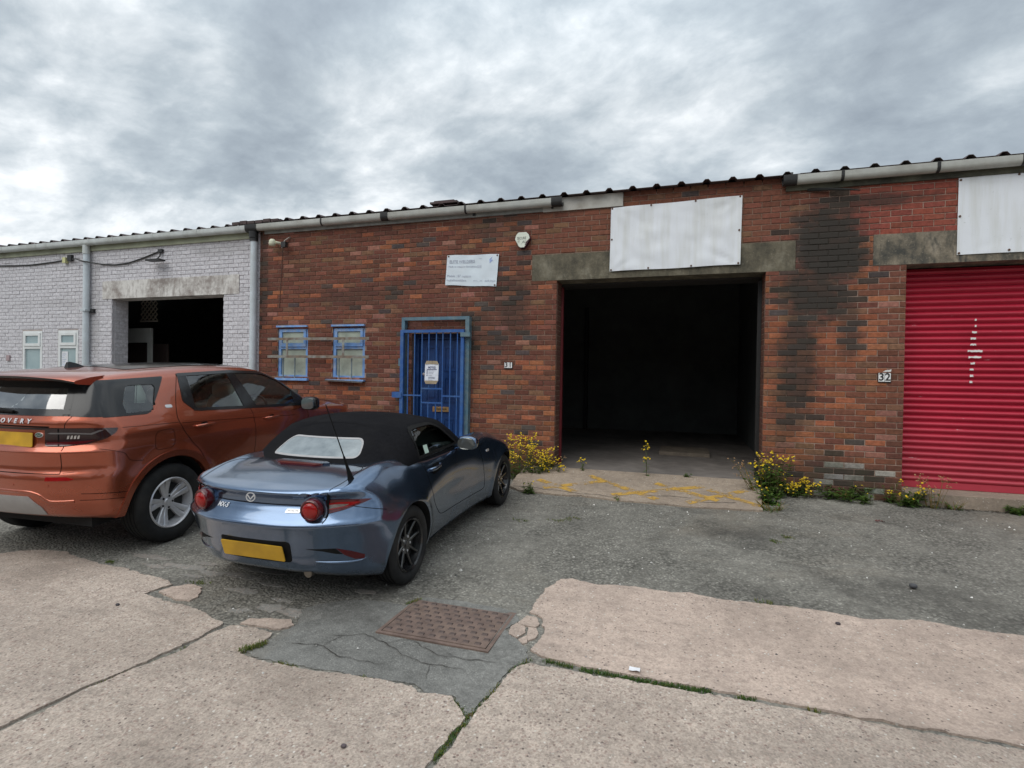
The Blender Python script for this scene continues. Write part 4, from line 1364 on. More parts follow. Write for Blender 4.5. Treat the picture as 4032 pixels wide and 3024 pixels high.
# unit numbers
def number(txt, x0, x1, z0, z1, label):
    r = empty('number_plate', ((x0 + x1) / 2, 0, z0), label, 'house number')
    xm = (x0 + x1) / 2
    MB().box(x0 - .006, x1 + .006, -.016, -.004, z0 - .012, z1 + .004).build('backing', M_BLACK, r)
    for k, ch in enumerate(txt):
        a, c = (x0, xm - .002) if k == 0 else (xm + .002, x1)
        MB().box(a, c, -.021, -.0165, z0, z1).build('tile', simple('white_tile' + txt + ch, (0.80, 0.80, 0.79), 0.3), r)
        vs, fs = text_mesh(ch, (z1 - z0) * 1.22, 0, 'CENTER', 0, .003)
        MB().add([((a + c) / 2 + x * .95, -.0222, (z0 + z1) / 2 + y) for x, y, z in vs], fs).build('digit', M_INK, r)
    return r


number('31', -2.617, -2.498, 1.607, 1.690, 'white number plate 31 beside the open black doorway')
n32 = number('32', 2.284, 2.413, 1.482, 1.588, 'white number plate 32 on the brick pier by the red shutter')
MB().add([(2.33, -.006, 1.60), (2.42, -.006, 1.605), (2.425, -.006, 1.64), (2.41, -.006, 1.63), (2.36, -.006, 1.622)], [(0, 1, 2, 3, 4)]).build('paint_smear', simple('old_white_paint', (0.66, 0.66, 0.64), 0.7), n32)

# notice taped to the gate
nt = empty('notice', (-3.77, -0.15, 1.34), 'white paper notice taped to the blue gate bars with brown tape', 'notice')
x0, x1, z0, z1 = -3.888, -3.655, 1.385, 1.66
sk = lambda x, z: (x + (z - 1.5) * .03, z)
mb = MB()
nn = 8
vs = []
for j in range(nn + 1):
    for i in range(nn + 1):
        x, z = sk(x0 + (x1 - x0) * i / nn, z0 + (z1 - z0) * j / nn)
        vs.append((x, -.148 - .006 * math.sin(i / nn * math.pi) - .002 * mnoise.noise((i, j, 0)), z))
mb.add(vs, [(j * (nn + 1) + i, j * (nn + 1) + i + 1, (j + 1) * (nn + 1) + i + 1, (j + 1) * (nn + 1) + i) for j in range(nn) for i in range(nn)])
mb.build('paper', simple('notice_paper', (0.74, 0.77, 0.84), 0.45), nt, smooth=180)
M_TAPE = simple('brown_tape', (0.36, 0.29, 0.20), 0.4, 0, 0.25, 20)
for (za, zb, ins) in ((z1 - .01, z1 + .042, .025), (z0 - .042, z0 + .01, .025)):
    lo, hi = (0, ins) if za > 1.5 else (ins, 0)
    A = [sk(x0 + lo, za), sk(x1 - lo, za), sk(x1 - hi, zb), sk(x0 + hi, zb)]
    MB().add([(q[0], -.1575, q[1]) for q in A] + [(q[0], -.156, q[1]) for q in A], [(0, 1, 2, 3), (7, 6, 5, 4), (0, 4, 5, 1), (2, 6, 7, 3)]).build('tape', M_TAPE, nt)
vs, fs = text_mesh('NOTICE', .042, 0, 'CENTER', 0, .0015)
MB().add([(-3.765 + x * .82, -.1562, 1.598 + y) for x, y, z in vs], fs).build('lettering', simple('navy_ink', (0.05, 0.06, 0.16), 0.6), nt)
lb = MB()
lb.box(-3.85, -3.68, -.1568, -.1560, 1.565, 1.574)
for k, zz in enumerate((1.548, 1.525, 1.500, 1.475)):
    lb.tube([(-3.845, -.156, zz), (-3.845, -.1572, zz)], .008, 8)
lb.build('print_bold', MATS['navy_ink'], nt)
lb = MB()
for k, (zz, ln) in enumerate(((1.548, .11), (1.525, .09), (1.503, .085), (1.478, .06), (1.450, .115), (1.440, .115), (1.430, .11), (1.405, .08))):
    lb.box(-3.825, -3.825 + ln, -.1566, -.1560, zz - .0025, zz + .0025)
lb.build('print_lines', simple('grey_print', (0.33, 0.35, 0.42), 0.6), nt)

# lamps and cable
M_BONE = simple('yellowed_plastic', (0.62, 0.62, 0.47), 0.5, 0, 0.08, 10)
pir = empty('motion_sensor', (-6.84, 0, 3.70), 'yellowed round motion sensor under the gutter by the downpipe', 'sensor')
hd = MB()
hd.lathe([(0, .060), (.030, .054), (.050, .034), (.057, .012), (.056, .0), (.058, -.012), (.055, -.040), (.040, -.062), (0, -.07)], (-6.86, -.13, 3.742), (0.12, 0, 1), 20)
hd.build('head', M_BONE, pir, smooth=60)
MB().tube([(-6.80, -.12, 3.74), (-6.76, -.06, 3.735), (-6.745, -.004, 3.735)], .024, 10).build('arm', M_BONE, pir, smooth=60)
MB().tube([(-6.92, -.13, 3.73), (-6.945, -.13, 3.732)], .009, 8).build('adjuster', simple('pink_screw', (0.4, 0.2, 0.18), 0.5), pir)
fl = empty('floodlight', (-6.62, 0, 3.66), 'small black floodlight on a bracket beside the motion sensor', 'light')
fb = MB(); fb.box(-6.665, -6.575, -.15, -.08, 3.645, 3.735); fb.build('housing', M_BLACK, fl)
fb = MB(); fb.tube([(-6.68, -.10, 3.64), (-6.685, -.09, 3.70), (-6.66, -.06, 3.775), (-6.59, -.03, 3.835), (-6.585, -.004, 3.84)], .010, 8); fb.build('bracket', simple('grey_metal', (0.33, 0.30, 0.27), 0.5, 0.5), fl)
tag(MB().tube([(-6.74, -.012, 3.70), (-6.76, -.012, 3.3), (-6.785, -.012, 2.9), (-6.80, -.012, 2.62)], .005, 6).build('cable', simple('brown_cable', (0.10, 0.055, 0.04), 0.7)), 'thin brown cable hanging down the brick wall from the motion sensor', 'cable')
cb = []
for (a, c) in zip([(-16, 3.70), (-14.2, 3.712), (-13.24, 3.68), (-12.9, 3.685), (-12.19, 3.725), (-12.0, 3.735)][:-1], [(-14.2, 3.712), (-13.24, 3.68), (-12.9, 3.685), (-12.19, 3.725), (-12.0, 3.735)]):
    cb.append(a)
cb = [(-16, 3.70), (-14.2, 3.712), (-13.7, 3.69), (-13.24, 3.68), (-12.9, 3.688), (-12.4, 3.712), (-12.1, 3.735), (-11.95, 3.735), (-11.65, 3.70), (-11.45, 3.645), (-11.1, 3.59), (-10.76, 3.565), (-10.4, 3.58), (-10.0, 3.66), (-9.75, 3.725), (-9.55, 3.777)]
tag(MB().tube([(x, -.155 if -11.75 < x < -11.15 else -.02, z) for x, z in cb], .014, 8).build('cable', M_BLACK, smooth=60), 'sagging black cable strung along the white brick wall to the lamp', 'cable')
jb = empty('junction_box', (-12.05, 0, 3.68), 'yellowish junction box on the black cable on the white wall', 'box')
MB().box(-12.17, -12.08, -.07, -.004, 3.665, 3.775).build('box', simple('yellow_plastic', (0.55, 0.54, 0.27), 0.5), jb)
MB().box(-12.04, -11.93, -.06, -.004, 3.70, 3.82).build('connector', M_BLACK, jb)
fl2 = empty('floodlight', (-9.56, 0, 3.55), 'flat black floodlight on a short arm over the white unit doorway', 'light')
MB().box(-9.73, -9.39, -.20, -.06, 3.555, 3.585).build('housing', M_BLACK, fl2)
MB().tube([(-9.56, -.12, 3.58), (-9.55, -.05, 3.66), (-9.55, -.02, 3.775)], .012, 8).box(-9.60, -9.50, -.05, -.003, 3.74, 3.80).build('arm', M_BLACK, fl2)
vt = MB(); vt.box(-13.93, -13.83, -.03, -.003, 1.66, 1.78)
tag(vt.build('wall_vent', simple('pinkish_vent', (0.36, 0.27, 0.28), 0.6)), 'small pinkish vent on the white wall left of the windows', 'vent')
MB_ = MB().box(-12.28, -12.10, 0.012, 0.0175, 1.51, 1.86)
ps = tag(MB_.build('poster', simple('poster_paper', (0.68, 0.69, 0.72), 0.5)), 'white paper sheet stuck inside the right hand white window', 'poster')
pl_ = MB()
for k in range(7):
    pl_.box(-12.26, -12.14 - .03 * (k % 3), .0105, .0118, 1.80 - k * .037, 1.812 - k * .037)
pl_.build('print', simple('blue_grey_print', (0.36, 0.42, 0.55), 0.6), ps)
# board lying inside the open unit
bd = MB(); bd.box(-0.42, 0.42, 2.05, 2.95, 0.15, 0.21)
tag(bd.build('board', simple('grimy_board', (0.16, 0.13, 0.10), 0.8, 0, 0.3, 8)), 'flat board lying on the floor inside the dark doorway', 'board')
tag(MB().tube([(1.45, -.02, 3.93), (1.70, -.06, 3.905), (1.90, -.10, 3.87), (2.02, -.11, 3.845)], [.02, .018, .014, .006], 7).build('loose_strip', simple('black_felt', (0.02, 0.02, 0.018), 0.9)), 'torn black strip hanging below the right hand gutter', 'strip')
# ------------------------------------------------------------------ car building kit
def pchip(x, xs, ys):
    """monotone cubic through the points"""
    xs = np.asarray(xs, float); ys = np.asarray(ys, float)
    h = np.diff(xs); d = np.diff(ys) / h
    m = np.zeros_like(ys)
    m[0], m[-1] = d[0], d[-1]
    for i in range(1, len(xs) - 1):
        if d[i - 1] * d[i] > 0:
            w1 = 2 * h[i] + h[i - 1]; w2 = h[i] + 2 * h[i - 1]
            m[i] = (w1 + w2) / (w1 / d[i - 1] + w2 / d[i])
    x = np.clip(np.asarray(x, float), xs[0], xs[-1])
    k = np.clip(np.searchsorted(xs, x) - 1, 0, len(xs) - 2)
    t = (x - xs[k]) / h[k]
    t2, t3 = t * t, t * t * t
    return (2 * t3 - 3 * t2 + 1) * ys[k] + (t3 - 2 * t2 + t) * h[k] * m[k] + (-2 * t3 + 3 * t2) * ys[k + 1] + (t3 - t2) * h[k] * m[k + 1]


def rmax(a, b, r):
    return np.minimum(-r, np.maximum(a, b)) + np.sqrt(np.maximum(r + a, 0) ** 2 + np.maximum(r + b, 0) ** 2)


def gauss(x, c, s):
    return np.exp(-((x - c) / s) ** 2)


def implicit_mesh(F, ci, hi, co, ho, n):
    """closed quad mesh of F = 0, found along rays from an inner box to an outer box"""
    nx, ny, nz = n
    idx = {}
    pts = []
    for i in range(nx + 1):
        for j in range(ny + 1):
            for k in range(nz + 1):
                if i in (0, nx) or j in (0, ny) or k in (0, nz):
                    idx[(i, j, k)] = len(pts)
                    pts.append((2 * i / nx - 1, 2 * j / ny - 1, 2 * k / nz - 1))
    p = np.array(pts)
    A = np.array(ci) + p * np.array(hi)
    B = np.array(co) + p * np.array(ho)
    lo = np.zeros(len(p)); hi_ = np.ones(len(p))
    for _ in range(36):
        mid = (lo + hi_) / 2
        q = A + (B - A) * mid[:, None]
        neg = F(q[:, 0], q[:, 1], q[:, 2]) < 0
        lo = np.where(neg, mid, lo); hi_ = np.where(neg, hi_, mid)
    V = A + (B - A) * ((lo + hi_) / 2)[:, None]
    fs = []
    for i in range(nx):
        for j in range(ny):
            fs.append((idx[i, j, 0], idx[i, j + 1, 0], idx[i + 1, j + 1, 0], idx[i + 1, j, 0]))
            fs.append((idx[i, j, nz], idx[i + 1, j, nz], idx[i + 1, j + 1, nz], idx[i, j + 1, nz]))
    for i in range(nx):
        for k in range(nz):
            fs.append((idx[i, 0, k], idx[i + 1, 0, k], idx[i + 1, 0, k + 1], idx[i, 0, k + 1]))
            fs.append((idx[i, ny, k], idx[i, ny, k + 1], idx[i + 1, ny, k + 1], idx[i + 1, ny, k]))
    for j in range(ny):
        for k in range(nz):
            fs.append((idx[0, j, k], idx[0, j, k + 1], idx[0, j + 1, k + 1], idx[0, j + 1, k]))
            fs.append((idx[nx, j, k], idx[nx, j + 1, k], idx[nx, j + 1, k + 1], idx[nx, j, k + 1]))
    return [tuple(v) for v in V], fs


def bvh_of(vs, fs):
    return BVHTree.FromPolygons([Vector(v) for v in vs], fs)


def cut_boolean(o, cutters):
    """difference with closed cutter meshes, then freeze"""
    tmp = []
    for vs, fs in cutters:
        me = bpy.data.meshes.new('cutter'); me.from_pydata(vs, [], fs)
        bm = bmesh.new(); bm.from_mesh(me); bmesh.ops.recalc_face_normals(bm, faces=bm.faces); bm.to_mesh(me); bm.free()
        c = bpy.data.objects.new('cutter', me); COL.objects.link(c)
        c.parent = o.parent
        tmp.append(c)
        md = o.modifiers.new('cut', 'BOOLEAN'); md.object = c; md.operation = 'DIFFERENCE'; md.solver = 'EXACT'
    bpy.context.view_layer.update()
    dg = bpy.context.evaluated_depsgraph_get()
    me = bpy.data.meshes.new_from_object(o.evaluated_get(dg))
    o.modifiers.clear()
    old = o.data
    o.data = me
    me.name = old.name
    bpy.data.meshes.remove(old)
    for c in tmp:
        m_ = c.data
        bpy.data.objects.remove(c); bpy.data.meshes.remove(m_)


def in_poly(P, x, y):
    P = np.asarray(P)
    c = np.zeros(len(x), bool)
    j = len(P) - 1
    for i in range(len(P)):
        xi, yi = P[i]; xj, yj = P[j]
        with np.errstate(divide='ignore', invalid='ignore'):
            hit = ((yi > y) != (yj > y)) & (x < (xj - xi) * (y - yi) / (yj - yi + 1e-12) + xi)
        c ^= hit
        j = i
    return c


def drop_faces(o, test):
    me = o.data
    n = len(me.polygons)
    c = np.empty(n * 3); me.polygons.foreach_get('center', c); c = c.reshape(-1, 3)
    nn = np.empty(n * 3); me.polygons.foreach_get('normal', nn); nn = nn.reshape(-1, 3)
    kill = test(c, nn)
    bm = bmesh.new(); bm.from_mesh(me)
    bm.faces.ensure_lookup_table()
    bmesh.ops.delete(bm, geom=[bm.faces[i] for i in np.nonzero(kill)[0]], context='FACES')
    bm.to_mesh(me); bm.free()


def rounded(poly, rad, n=5):
    """outline with its corners rounded"""
    out = []
    N = len(poly)
    for i in range(N):
        p0, p, p1 = Vector(poly[i - 1]), Vector(poly[i]), Vector(poly[(i + 1) % N])
        a, b = p0 - p, p1 - p
        r = rad[i] if isinstance(rad, (list, tuple)) else rad
        d = min(r, a.length * 0.45, b.length * 0.45)
        if d < 1e-5:
            out.append(tuple(p)); continue
        s, e = p + a.normalized() * d, p + b.normalized() * d
        for k in range(n + 1):
            t = k / n
            q = s * (1 - t) ** 2 + p * 2 * t * (1 - t) + e * t * t
            out.append((q.x, q.y))
    return out


def densify(poly, step, closed=True):
    out = []
    N = len(poly)
    for i in range(N if closed else N - 1):
        a, b = Vector(poly[i]), Vector(poly[(i + 1) % N])
        k = max(1, int((b - a).length / step))
        for j in range(k):
            q = a.lerp(b, j / k); out.append((q.x, q.y))
    if not closed:
        out.append(tuple(poly[-1]))
    return out


def smooth_path(pts, step=0.03):
    out = []
    n = len(pts)
    for i in range(n - 1):
        p0, p1, p2, p3 = [Vector(pts[min(max(k, 0), n - 1)]) for k in (i - 1, i, i + 1, i + 2)]
        m_ = max(2, int((p2 - p1).length / step))
        for j in range(m_):
            t = j / m_
            q = 0.5 * ((2 * p1) + (p2 - p0) * t + (2 * p0 - 5 * p1 + 4 * p2 - p3) * t * t + (3 * p1 - p0 - 3 * p2 + p3) * t ** 3)
            out.append((q.x, q.y))
    out.append(tuple(pts[-1]))
    return out


class Frame:
    """projection of a 2D outline onto a body: origin, axes u and v, cast direction"""
    def __init__(self, o, u, v, d):
        self.o, self.u, self.v, self.d = Vector(o), Vector(u), Vector(v), Vector(d).normalized()
    def at(self, bvh, a, b, off):
        p = self.o + self.u * a + self.v * b
        hit = bvh.ray_cast(p - self.d * 6, self.d)
        if hit[0] is None:
            near = bvh.find_nearest(p)
            co, nn = near[0], near[1]
        else:
            co, nn = hit[0], hit[1]
        if nn.dot(self.d) > 0:
            nn = -nn
        return co + nn * off, nn


def side_fr(s): return Frame((0, 0, 0), (0, 1, 0), (0, 0, 1), (-s, 0, 0))
REAR = Frame((0, 0, 0), (1, 0, 0), (0, 0, 1), (0, 1, 0))
TOP = Frame((0, 0, 0), (1, 0, 0), (0, 1, 0), (0, 0, -1))
def diag_fr(s): return Frame((0, 0, 0), (s * 0.7071, 0.7071, 0), (0, 0, 1), (-s * 0.7071, 0.7071, 0))


def patch(name, poly, fr, bvh, off, mat, parent, res=0.03, rim=0.012, smooth=60, crown=0.0):
    poly = densify(poly, res)
    vs, fs, n = cdt(poly, res)
    V = []
    arr = np.array(poly)
    for q in vs:
        e = 0.0
        if crown:
            dd = math.sqrt(np.min((arr[:, 0] - q.x) ** 2 + (arr[:, 1] - q.y) ** 2))
            e = crown * (1 - math.exp(-dd / 0.02))
        V.append(fr.at(bvh, q.x, q.y, off + e)[0])
    F = [tuple(f) for f in fs]
    if rim:
        b0 = len(V)
        for (a, c) in poly:
            p, nn = fr.at(bvh, a, c, off)
            V.append(p - nn * rim)
        # boundary verts of the cdt are the first n
        k = len(poly)
        F += [(i, (i + 1) % k, b0 + (i + 1) % k, b0 + i) for i in range(k)]
    mb = MB(); mb.add(V, F)
    return mb.build(name, mat, parent, smooth=smooth, local=True)


def ring(name, poly, width, fr, bvh, off, mat, parent, res=0.03, rim=0.01):
    """band of the given width just inside the outline"""
    poly = densify(poly, res)
    k = len(poly)
    P = [Vector(p) for p in poly]
    area = sum(P[i].x * P[(i + 1) % k].y - P[(i + 1) % k].x * P[i].y for i in range(k))
    sg = 1 if area > 0 else -1
    inn = []
    for i in range(k):
        t = (P[(i + 1) % k] - P[i - 1]).normalized()
        inn.append(P[i] + Vector((-t.y, t.x)) * width * sg)
    V = [fr.at(bvh, p.x, p.y, off)[0] for p in P] + [fr.at(bvh, p.x, p.y, off)[0] for p in inn]
    for p in P:
        q, nn = fr.at(bvh, p.x, p.y, off); V.append(q - nn * rim)
    for p in inn:
        q, nn = fr.at(bvh, p.x, p.y, off); V.append(q - nn * rim)
    F = []
    for i in range(k):
        j = (i + 1) % k
        F += [(i, j, k + j, k + i), (i, 2 * k + i, 2 * k + j, j), (k + i, k + j, 3 * k + j, 3 * k + i)]
    mb = MB(); mb.add(V, F)
    return mb.build(name, mat, parent, smooth=50, local=True), [(p.x, p.y) for p in inn]


def seam(mb, path, fr, bvh, width=0.006, off=0.0012, closed=False):
    width = width * .72 if width < .0095 else width
    P = [Vector(p) for p in (densify(path, 0.02) if closed else smooth_path(path, 0.02))]
    k = len(P)
    L, Rr = [], []
    for i in range(k):
        t = (P[(i + 1) % k] - P[i - 1]) if closed else (P[min(i + 1, k - 1)] - P[max(i - 1, 0)])
        t.normalize()
        s = Vector((-t.y, t.x)) * width / 2
        L.append(fr.at(bvh, P[i].x + s.x, P[i].y + s.y, off)[0]); Rr.append(fr.at(bvh, P[i].x - s.x, P[i].y - s.y, off)[0])
    mb.add(L + Rr, [(i, (i + 1) % k, k + (i + 1) % k, k + i) for i in range(k if closed else k - 1)])


def decal_text(name, txt, size, a, b, fr, bvh, off, mat, parent, stretch=1.0, shear=0.0, bold=0.0, th=0.004):
    vs, fs = text_mesh(txt, size, 0, 'CENTER', shear, bold)
    up_ = [fr.at(bvh, a + x * stretch, b + y, off)[0] for x, y, z in vs]
    mb = MB(); mb.add(up_, fs)
    return mb.build(name, mat, parent, local=True)


def paint(name, col, metal, rough, edge=None, dust=(0.16, 0.15, 0.13), damt=0.25):
    mt, t, b = newmat(name)
    g = t.n('ShaderNodeNewGeometry')
    P = t.n('ShaderNodeTexCoord').outputs['Object']
    c = t.mix(t.maprange(t.noise(P, 900.0, 2.0), 0.35, 0.65), tuple(q * 0.86 for q in col), tuple(min(1, q * 1.14) for q in col))
    s = t.n('ShaderNodeSeparateXYZ', {0: P})
    low = t.math('MULTIPLY', t.maprange(s.outputs[2], 0.2, 0.72, 1.0, 0.06), t.maprange(t.noise(P, 3.5, 5.0, 0.7), 0.40, 0.75, 0.15, 1.0))
    c = t.mix(t.math('MULTIPLY', low, damt), c, dust)
    c = t.mix(g.outputs['Backfacing'], c, (0.012, 0.012, 0.012))
    t.put(b.inputs['Base Color'], c)
    t.put(b.inputs['Metallic'], t.math('MULTIPLY', t.math('SUBTRACT', 1.0, g.outputs['Backfacing']), metal))
    t.put(b.inputs['Roughness'], t.math('ADD', rough, t.math('MULTIPLY', low, 0.22)))
    b.inputs['Coat Weight'].default_value = 0.9
    t.put(b.inputs['Coat Roughness'], t.math('ADD', 0.04, t.math('MULTIPLY', low, 0.15)))
    t.put(b.inputs['Normal'], t.bump(t.noise(P, 1.8, 2.0), 0.03, 0.05))
    return mt


def glass_mat(name, tint, refl=1.0):
    mt, t, b = newmat(name)
    tr = t.n('ShaderNodeBsdfTransparent', {'Color': tint})
    gl = t.n('ShaderNodeBsdfGlossy', {'Color': (1, 1, 1), 'Roughness': 0.03})
    fz = t.n('ShaderNodeFresnel', {'IOR': 1.5})
    fac = t.math('MULTIPLY', t.math('ADD', fz.outputs[0], 0.03), refl, True)
    mx = t.n('ShaderNodeMixShader', {0: fac, 1: tr.outputs[0], 2: gl.outputs[0]})
    t.put(mt.node_tree.nodes['Material Output'].inputs['Surface'], mx.outputs[0])
    return mt


M_TYRE = simple('tyre_rubber', (0.014, 0.0145, 0.015), 0.82, 0, 0.25, 14, 0.25, 90, dirt=(0.045, 0.041, 0.036), dscale=4.0, damount=0.45, spec=.3)
M_GLOSSB = simple('gloss_black', (0.012, 0.012, 0.013), 0.16, 0, 0.1, 5, coat=0.15, spec=.4)
M_MATTB = simple('matt_black', (0.010, 0.010, 0.010), 0.75, 0, 0.2, 12, spec=.15)
M_SEAM = simple('panel_gap', (0.006, 0.006, 0.006), 0.9, spec=.1)
M_WELL = simple('wheel_well', (0.008, 0.008, 0.008), 0.95)
M_CHROME = simple('bright_chrome', (0.74, 0.74, 0.75), 0.25, 0.55, 0.03, 5)
M_SILVER = simple('alloy_silver', (0.60, 0.60, 0.62), 0.30, 0.40, 0.06, 8, dirt=(0.20, 0.18, 0.16), dscale=6.0, damount=0.3)
M_BALLOY = simple('black_alloy', (0.016, 0.016, 0.017), 0.25, 0.2, 0.1, 8, coat=0.6)
M_RED = simple('red_lens', (0.26, 0.006, 0.006), 0.14, 0, 0.15, 40, coat=0.25)
M_DRED = simple('dark_red_lens', (0.075, 0.004, 0.006), 0.12, 0, 0.15, 30, coat=0.3)
M_SMOKE = simple('smoked_lens', (0.026, 0.010, 0.010), 0.06, 0, 0.2, 20, coat=1.0)
M_CLEARL = simple('clear_lens', (0.55, 0.50, 0.46), 0.15, 0.3, 0.2, 40, coat=1.0)
mt, t, b = newmat('plate_yellow')
P = t.n('ShaderNodeTexCoord').outputs['Object']
t.put(b.inputs['Base Color'], t.ramp(t.noise(P, 6.0, 2.0), [(0.35, (0.47, 0.27, 0.018)), (0.65, (0.62, 0.36, 0.022))]))
b.inputs['Roughness'].default_value = 0.45
M_PLATE = mt
M_PLATE2 = simple('plate_yellow_edge', (0.72, 0.52, 0.02), 0.4)


def wheel(car, x, y, rad, rim, width, s, kind):
    """wheel standing on the car's ground plane; s = side (+1 right)"""
    w_ = empty('wheel', (x, y, rad)); w_.parent = car
    h = width / 2
    tp = [(rim + .004, h * .80), (rim + .018, h * .93), (rim + (rad - rim) * .45, h * 1.02), (rad - .028, h * .97), (rad - .010, h * .86), (rad - .003, h * .74)]
    gr = []
    for k in range(4):
        c = h * (.52 - .345 * k)
        gr += [(rad, c + .018), (rad, c + .006), (rad - .008, c + .004), (rad - .008, c - .004), (rad, c - .006)]
    prof = tp + gr + [(q, -z) for q, z in tp[::-1]]
    mb = MB(); mb.lathe(prof, (0, 0, 0), (1, 0, 0), 64)
    o = mb.build('tyre', M_TYRE, w_, smooth=35, local=True)
    alloy = M_SILVER if kind == 'five' else M_BALLOY
    mb = MB()
    hh = h * .86
    mb.lathe([(rim + .006, s * hh), (rim - .004, s * (hh + .006)), (rim - .016, s * (hh - .004)), (rim - .022, s * (hh - .03)), (rim - .04, s * (hh - .09)), (rim - .045, -s * hh)], (0, 0, 0), (1, 0, 0), 56)
    face = hh - .012
    hubd = hh - (.055 if kind == 'five' else .035)

    def spoke(a0, a1, w0, w1, r0, r1, x0, x1, th, mi=0):
        P0 = Vector((0, math.cos(a0), math.sin(a0))) * r0; P1 = Vector((0, math.cos(a1), math.sin(a1))) * r1
        t_ = (P1 - P0).normalized(); n_ = Vector((1, 0, 0)).cross(t_)
        vs = []
        steps = 5
        for k in range(steps + 1):
            u = k / steps
            p = P0.lerp(P1, u); wd = w0 + (w1 - w0) * u
            xx = x0 + (x1 - x0) * (u ** 1.5)
            for (sx, dx) in ((-1, -.006), (-.62, 0), (.62, 0), (1, -.006), (.9, -th), (-.9, -th)):
                q = p + n_ * wd / 2 * sx
                vs.append((s * (xx + dx), q.y, q.z))
        fs = []
        for k in range(steps):
            for c in range(6):
                a = k * 6 + c; b_ = k * 6 + (c + 1) % 6
                fs.append((a, b_, b_ + 6, a + 6))
        fs += [(0, 1, 2, 3, 4, 5), tuple(steps * 6 + c for c in range(5, -1, -1))]
        mb.add(vs, fs)
    if kind == 'five':
        for k in range(5):
            a = math.pi / 2 + .22 + k * 2 * math.pi / 5
            for q in (-1, 1):
                spoke(a + q * .20, a + q * .165, .034, .060, .055, rim - .012, hubd, face, .045)
    else:
        for k in range(8):
            a = math.pi / 2 + .2 + k * math.pi / 4
            spoke(a + (.06 if k % 2 else -.06), a + (-.05 if k % 2 else .05), .026, .018, .045, rim - .012, hubd, face, .03)
    mb.lathe([(0, s * (hubd + .006)), (.028, s * (hubd + .006)), (.034, s * hubd), (.075, s * (hubd - .003)), (.082, s * (hubd - .03)), (.07, s * (hubd - .06))], (0, 0, 0), (1, 0, 0), 32)
    mb.build('rim', alloy, w_, smooth=32, local=True)
    mb = MB()
    mb.lathe([(0, s * (h * .25)), (rim - .05, s * (h * .25)), (rim - .05, s * (h * .12))], (0, 0, 0), (1, 0, 0), 32)
    mb.build('brake_disc', M_WELL if kind != 'five' else simple('dark_disc', (0.03, 0.03, 0.03), 0.6, 0.5), w_, local=True)
    nut = None
    for k in range(5):
        a = math.pi / 2 + .85 + k * 2 * math.pi / 5
        rr = .057
        if nut is None:
            mb = MB(); mb.tube([(s * (hubd - .01), 0, 0), (s * (hubd + .004), 0, 0)], .0095, 8)
            nut = mb.build('wheel_nut', M_MATTB if kind == 'five' else M_SILVER, w_, local=True)
            o = nut
        else:
            o = nut.copy(); COL.objects.link(o); o.parent = w_
        o.location = (0, rr * math.cos(a), rr * math.sin(a))
    mb = MB(); mb.tube([(s * (hubd + .004), 0, 0), (s * (hubd + .009), 0, 0)], .024, 20)
    mb.build('centre_cap', M_SILVER if kind == 'five' else M_BALLOY, w_, local=True)
    return w_


def cyl_x(y, z, r, x0, x1, n=72):
    vs = [(x, y + r * math.cos(2 * math.pi * k / n), z + r * math.sin(2 * math.pi * k / n)) for x in (x0, x1) for k in range(n)]
    fs = [(k, (k + 1) % n, n + (k + 1) % n, n + k) for k in range(n)] + [tuple(range(n - 1, -1, -1)), tuple(range(n, 2 * n))]
    return vs, fs


def torus(mb, c, ax, R0, r0, n=36, m_=10):
    ax = Vector(ax).normalized(); u = ax.cross(Vector((1, 0, 0))).normalized(); v = ax.cross(u); c = Vector(c)
    vs = []
    for i in range(n):
        d = u * math.cos(2 * math.pi * i / n) + v * math.sin(2 * math.pi * i / n)
        for k in range(m_):
            vs.append(c + d * (R0 + r0 * math.cos(2 * math.pi * k / m_)) + ax * r0 * math.sin(2 * math.pi * k / m_))
    mb.add(vs, [(i * m_ + k, ((i + 1) % n) * m_ + k, ((i + 1) % n) * m_ + (k + 1) % m_, i * m_ + (k + 1) % m_) for i in range(n) for k in range(m_)])


def blob(mb, c, rad, e=0.7, n=20, m_=14):
    """superellipsoid"""
    f = lambda w_: math.copysign(abs(w_) ** e, w_)
    vs = []
    for j in range(m_ + 1):
        b_ = -math.pi / 2 + math.pi * j / m_
        for i in range(n):
            a = 2 * math.pi * i / n
            vs.append((c[0] + rad[0] * f(math.cos(b_)) * f(math.cos(a)), c[1] + rad[1] * f(math.cos(b_)) * f(math.sin(a)), c[2] + rad[2] * f(math.sin(b_))))
    mb.add(vs, [(j * n + i, j * n + (i + 1) % n, (j + 1) * n + (i + 1) % n, (j + 1) * n + i) for j in range(m_) for i in range(n)])
# ------------------------------------------------------------------ blue two seat roadster (local: x right, y forward from the rear axle, z up)
def place_car(name, X, Y, th, wb, label):
    zr, zf = G(Y), G(Y + wb)
    o = empty(name, (X, Y, zr + 0.004), label, 'car')
    o.rotation_euler = (math.atan2(zf - zr, wb), 0, th)
    return o


mx = place_car('sports_car', -2.85, -4.02, R(0.5), 2.31, 'metallic blue two seat roadster with a black fabric roof and black wheels')
M_BPAINT = paint('slate_blue_paint', (0.126, 0.184, 0.282), 0.93, 0.17, damt=.06)
WB = 2.31


